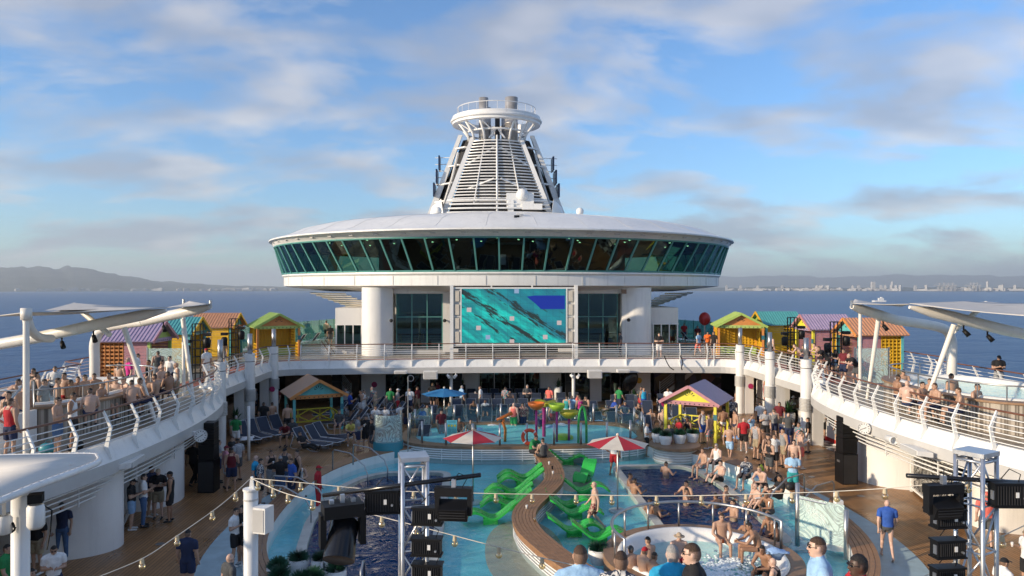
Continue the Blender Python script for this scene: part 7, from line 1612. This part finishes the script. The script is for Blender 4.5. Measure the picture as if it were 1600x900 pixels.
crowd('among the navy lounger rows', 0, '''
740 625 175 sitfwd none shorts:navy s3 dark
758 624 175 sit tee:white shorts:navy s3 dark
803 629 -30 stand tank:coral shorts:green s1 bald
817 629 10 stand tee:patterned shorts:navy s2 dark
797 610 175 sit none shorts:navy s2 dark
820 630 160 sit tee:charcoal shorts:navy s2 brown
718 652 170 sit tee:brown shorts:navy s2 dark
736 655 170 sit tee:charcoal shorts:black s2 dark
''', 'people among the lounger rows')
crowd('in the group behind the toys', 0, '''
886 618 -40 stand tank:teal shorts:white s2 dark
893 618 150 stand tee:sky shorts:navy s2 brown
903 615 -100 drink tee:coral shorts:black s2 dark cap:black
906 619 10 stand tank:magenta shorts:black s2 dark
915 618 120 phone tank:black shorts:black s2 dark
''', 'people behind the splash toys')
crowd('on the loungers near the stairs', 0, '''
961 623 120 recline tee:royal shorts:charcoal s1 brown
966 610 -70 lean@-.3 tee:grey shorts:grey s1 brown
977 627 170 sit tee:navy shorts:navy s2 dark shades
998 629 -170 sit tank:black shorts:khaki s2 dark shades
1017 638 160 sit none shorts:navy s2 dark shades
1036 638 170 sit none shorts:patterned s1 dark shades
1006 605 -170 stand tank:cyan shorts:royal s2 brown
1002 604 160 stand tee:charcoal shorts:red s2 dark
''', 'people near the stairs')
crowd('beside the planter counter', 0, '''
1012 660 -110 phone@-.22 tee:white shorts:black s2 dark bare
1046 662 -170 drink@-.22 tee:charcoal brief:pink s2 dark
1060 653 100 sit tee:red shorts:black s4 dark
1074 652 130 sit tank:black shorts:navy s4 dark
''', 'people beside the planter counter')
crowd('on the wavy bench end', .5, '''
838 680 -140 sitfwd@.0 tee:green shorts:black s2 brown
848 684 20 sit@.0 tank:charcoal shorts:black s2 dark
''', 'pair on the wavy bench')
crowd('under the red parasol', -.25, '960 681 -20 hips tee:white shorts:red s3 dark bare', 'lifeguard')
crowd('through the wading pool', -.25, '928 752 85 walk none shorts:patterned s1 bald shades bare', 'wading walker')
crowd('beside the yellow cabana', 0, '''
1119 635 -90 stand none brief:black s1 bald
1130 637 -10 phone none brief:white s3 dark
1132 626 120 stand tank:black shorts:black s4 dark
1154 603 0 walk tee:black shorts:white s2 dark
1162 602 -20 walk tee:charcoal shorts:grey s1 blond
''', 'people beside the yellow cabana')
crowd('on the sunny deck', 0, '''
1162 653 -10 walk tee:red shorts:black s1 bald
1175 648 -150 shade tee:sky shorts:khaki s2 brown
1182 659 -60 stand tank:striped shorts:khaki s2 brown
1209 638 -10 drink tank:grey shorts:navy s1 brown
1232 645 -20 fold tee:charcoal shorts:navy s1 bald
1223 669 110 stand tank:grey shorts:khaki s2 dark
1200 677 -160 stand tank:black shorts:black s2 dark cap:black
1202 686 120 fold tank:black shorts:charcoal s2 brown
1210 678 -170 stand tee:white shorts:black s2 brown shades
1241 687 150 stand none shorts:navy s1 dark
1239 707 160 phone tee:sky shorts:teal s2 bald bare
1386 780 -15 walk tee:blue brief:charcoal s1 bald
''', 'people on the sunny deck')
crowd('at the diner entrance', 0, '''
1273 636 -60 stand tee:black shorts:khaki s2 dark
1280 630 100 stand tee:white shorts:black s1 brown
1285 637 -40 stand tee:white shorts:black s2 brown
1308 642 30 stand tank:charcoal shorts:grey s2 dark
1320 642 80 stand tee:maroon shorts:navy s2 dark
1258 619 150 stand tee:red shorts:black s2 dark
1240 618 160 stand tee:khaki shorts:black s2 dark hat:white
1302 634 -160 stand tee:grey shorts:charcoal s2 dark
''', 'people at the diner')
crowd('leaning on the walkway rail', Z2, '''
1241 537 60 lean none shorts:navy s1 brown
1255 539 110 lean tee:charcoal shorts:khaki s2 brown
1272 536 100 lean none shorts:black s1 brown
1279 541 80 lean tee:black shorts:black s2 brown
1305 546 110 lean tee:black shorts:grey s2 dark
1326 552 95 lean tee:black shorts:charcoal s1 bald
1318 545 120 stand tee:maroon shorts:navy s2 brown
1291 543 70 lean tee:charcoal shorts:denim s2 dark
''', 'people leaning on the walkway rail')
crowd('on the upper walkway', Z2, '''
1069 505 170 stand tee:red shorts:navy s2 dark
1090 509 160 stand tee:maroon shorts:black s2 dark
1091 519 30 walk tee:sky shorts:coral s1 brown
1106 518 150 drink tee:orange pants:brown s2 dark
1115 518 120 stand tee:black shorts:black s2 dark
1205 523 -60 stand tank:white shorts:black s1 brown
969 519 80 stand tee:charcoal pants:navy s2 dark
1030 520 170 fold tee:black shorts:white s1 brown
510 501 -30 stand none shorts:black s2 dark
516 508 20 stand tee:black shorts:charcoal s2 dark
523 499 100 drink tee:charcoal shorts:navy s2 brown
348 529 170 stand tee:tan shorts:grey s2 dark
322 544 60 stand tee:white shorts:white s2 brown cap:red
''', 'people on the upper walkway')
crowd('in the clock balcony hot tub', Z2, '''
1404 585 -100 sit@.62 none shorts:navy s3 dark
1412 577 175 sit@.62 none shorts:navy s2 dark shades
1418 594 -60 sit@.62 none shorts:navy s1 bald
1442 596 -150 sit@.62 none shorts:navy s2 dark
1460 598 90 sit@.62 none shorts:navy s2 brown
1486 583 20 stand@-.1 none shorts:navy s2 dark
1453 591 170 sit@.62 none shorts:navy s2 brown
1497 605 60 sit@.62 none shorts:navy s2 brown
1528 599 -150 sit@.62 none shorts:navy s2 dark shades
''', 'bathers in the clock balcony tub', True)
crowd('beyond the clock balcony tub', Z2, '1561 555 160 phone tee:black shorts:grey s2 dark cap:black shades', 'person beyond the tub')
crowd('in the dark pool', -1.22, '''
1041 721 -60 wade none shorts:navy s2 dark
985 739 -100 wade none shorts:navy s3 dark
992 747 -60 wade none shorts:navy s3 dark
1072 751 120 wade none shorts:navy s2 dark
1073 762 -100 wade none shorts:navy s2 dark
1016 778 -60 wade none shorts:navy s3 dark
1027 781 -80 wade none shorts:navy s3 dark
1135 758 -120 wade none shorts:navy s2 dark
1145 780 100 wade none shorts:navy s2 dark
1118 770 30 wade@-.12 none shorts:navy s3 dark
1166 811 120 wade none shorts:navy s3 dark
''', 'bathers in the dark pool', True)
crowd('on the edge of the dark pool', 0, '''
1119 693 120 sit@.34 tank:white shorts:black s1 grey shades bare
1126 719 110 sitlow@-.1 none shorts:black s1 dark beard
1166 713 130 sit@.34 tee:floral shorts:black s2 dark bare
1180 755 110 sit@-.05 none shorts:black s1 bald beard
1197 757 100 sitlow@.0 none shorts:charcoal s1 brown
1196 768 120 sitfwd@.0 none shorts:charcoal s3 dark
1201 801 120 sit@-.2 none shorts:navy s3 dark
1211 815 80 sit@-.35 none shorts:navy s4 dark
1218 742 100 sitlow@.34 tee:black shorts:black s3 dark
1300 778 -70 sit@.34 tee:charcoal shorts:black s2 brown
''', 'people sitting on the pool edge')
crowd('in the poolside hot tub', .1, '''
1128 802 175 sit@.38 none brief:orange s2 brown beard
1170 816 80 sitfwd@.38 none brief:black s3 dark
1191 852 130 sitfwd@.30 none shorts:black s3 dark beard
1207 871 60 sit@.2 tank:black shorts:black s1 bald beard
1061 832 170 sit@.0 none shorts:red s1 grey hat:tan
1012 838 30 sit@.05 none shorts:red s2 dark
1008 854 -60 sit@.2 none shorts:navy s2 brown cap:red
985 852 20 sit@.1 none shorts:navy s2 dark cap:charcoal
1023 862 -60 sit@.15 none shorts:navy s3 dark beard
''', 'bathers in the poolside hot tub')
crowd('at the forward platform rail', 3.45, '''
907 851 -10 stand tee:sky shorts:navy s2 brown
971 860 -25 stand tee:floral shorts:navy s2 brown lanyard
1051 850 -10 stand tee:cyan shorts:navy s1 grey lanyard
1080 848 75 stand tee:black shorts:navy s1 brown shades beard
1276 838 75 stand tee:sky shorts:navy s1 brown shades
1340 865 80 stand tee:red shorts:navy s5 dark shades
''', 'people at the forward rail')
crowd('beside the silver truss', 0, '''
1541 768 -20 stand tee:coral shorts:charcoal s1 brown cap:coral
1570 871 -95 drink tee:white shorts:black s2 brown cap:black lanyard
1604 826 90 drink tee:white shorts:black s2 brown
''', 'people beside the sunny truss')
crowd('along the splash area fence', 0, '''
690 640 -150 stand tee:maroon shorts:grey s2 dark
702 628 40 drink tank:striped shorts:black s2 dark
846 632 -160 drink tee:tropical shorts:navy s3 dark
864 624 150 stand tee:grey shorts:red s1 blond
''', 'people along the splash fence')
crowd('far back by the glass doors', 0, '''
640 606 170 stand tee:white shorts:navy s2 dark
652 604 60 walk tee:maroon shorts:khaki s2 brown
722 602 -60 stand tee:sky shorts:charcoal s1 grey
790 604 -40 drink tee:tropical shorts:black s2 dark
858 604 150 stand tee:coral shorts:white s2 brown
968 604 -60 walk tee:green shorts:navy s2 dark
1044 606 150 stand tee:white shorts:black s3 dark
1062 612 90 walk tank:red shorts:charcoal s2 brown
540 606 170 stand tee:grey shorts:navy s2 brown
548 612 -60 drink tee:royal shorts:black s2 dark
''', 'people far back by the doors')
crowd('in the crowd past the yellow cabana', 0, '''
1098 640 -150 stand tank:white shorts:blue s2 brown
1108 646 40 drink none shorts:tropical s2 dark
1148 640 100 stand none brief:navy s2 brown
1145 622 170 stand tee:floral shorts:black s1 brown
1188 628 -20 walk tee:white shorts:navy s2 dark
1196 640 160 drink tee:striped shorts:black s2 brown
1218 628 150 stand tee:maroon shorts:khaki s2 dark
1192 668 20 stand none shorts:black s3 dark
1248 660 120 stand tee:tropical shorts:grey s2 brown
1252 672 -100 drink none shorts:coral s1 brown
1262 652 60 stand tee:black shorts:white s2 dark
1140 664 -30 walk none shorts:sky s2 dark
''', 'people past the yellow cabana')
crowd('on the sunny pool rim', 0, '''
1098 700 120 sit@.34 none shorts:tropical s2 brown bare
1186 728 120 sitfwd@.34 none shorts:black s1 blond bare
''', 'people on the sunny pool rim')
crowd('behind the balcony tub', Z2, '''
38 600 -110 stand none shorts:navy s2 brown
70 592 -90 stand tee:grey shorts:black s2 dark
100 582 170 stand none shorts:red s2 dark
186 566 160 stand none shorts:black s2 dark
232 562 150 stand tank:black shorts:grey s3 dark
265 556 170 stand tee:white shorts:navy s1 brown
'''.replace('black pool', 'tub'), 'people behind the balcony tub')
build_people()

# ================================================================== SMALL THINGS LEFT ABOUT
for i, (px, py, z, m_) in enumerate(((858, 726, .5, 'pot'), (863, 733, .5, 'black'), (864, 741, .5, 'pot'), (823, 795, .5, 'pot'), (836, 815, .5, 'bulb_glass'))):
    p = at(px, py, z); tag(B().lathe([(.001, 0), (.032, 0), (.042, .13), (.036, .13), (.028, .012), (.001, .012)], (p.x, p.y, z+.002), 12).obj('drink_cup', m_, smooth=True), ['white cup on the bench behind the seated pair', 'black cup between two white cups on the wavy bench', 'white cup on the far bend of the wavy bench', 'white cup on the inner bend of the wavy bench', 'clear cup on the bench edge beside the near green loungers'][i], 'cup')
def bag(px, py, z, m_, lab, w_=.34):
    p = at(px, py, z); t = thing('bag', lab, 'bag', (p.x, p.y, z), R(px % 60)); b = B(); b.loft([[(w_*.5*k*math.cos(a), w_*.32*k*math.sin(a), h_) for a in [2*PI*i/14 for i in range(14)]] for k, h_ in ((.9, 0), (1.05, .08), (1.0, .18), (.6, .25), (.1, .26))], closed=True, cap=True); b.obj('body', m_, t, smooth=True); B().tube([(-.1, 0, .22), (-.06, .02, .34), (.06, .02, .34), (.1, 0, .22)], .012, 5).obj('strap', m_, t)
bag(1216, 754, .35, 'black', 'black bag on the pool rim near the pale blue towel'); bag(1236, 764, .35, 'dark', 'flat dark bag on the pool rim beside the grab rails', .5); bag(1190, 739, .35, 'lime', 'lime green bag behind the pale blue towel on the rim', .28); bag(1083, 706, 0, 'charcoal_bag', 'grey backpack at the foot of the round planter counter', .5); bag(118, 702, Z2, 'black', 'black bag on the balcony floor behind the railing', .45); bag(76, 706, Z2, 'teal_base', 'teal bag on the balcony floor behind the railing', .5)
for px0, px1, lab in ((1038, 1053, 'black cable looping down from the railing to the deck edge above the stairs'), (1063, 1066, 'short black cable hanging at the deck edge above the stairs')):
    P = [W(px0, 556, 47.6), W(px0+4, 566, 47.2), W(px0+(px1-px0)*.6, 574, 47.1), W(px1, 578, 47.1)]; tag(B().tube(curve3(P, 5), .035, 6).obj('hanging_cable', 'black', smooth=True), lab, 'cable')
for x, y, lab, m_ in ((-17.2, 56.3, 'round orange canopy top showing behind the lime roofed cabana', 'lifebuoy'), (15.6, 56.6, 'round dark red seat back showing behind the lime roofed cabana', 'red')):
    t = thing('pod_chair', lab, 'chair', (x, y, Z2)); B().ball((0, 0, 2.35), .45, 16, 10, 1, 1, 1.15).obj('shell', m_, t, smooth=True); B().cyl((0, 0, 0), (0, 0, 2.0), .07, n=10).obj('stand', 'steel', t); B().lathe([(.5, 0), (.5, .05), (.001, .08)], n=18).obj('foot', 'steel', t)
for i, (px, py) in enumerate(((395, 752), (1268, 745), (1345, 775), (250, 850))):
    p = at(px, py, 0); tag(B().lathe([(.001, .006), (.13, .006), (.14, .003)], (p.x, p.y, 0), 18).obj('deck_drain', 'steel'), 'small round steel drain in the deck '+['near the rim group', 'beside the pale pool surround on the sunny side', 'in front of the sunny speaker tower', 'near the person in navy'][i], 'drain')
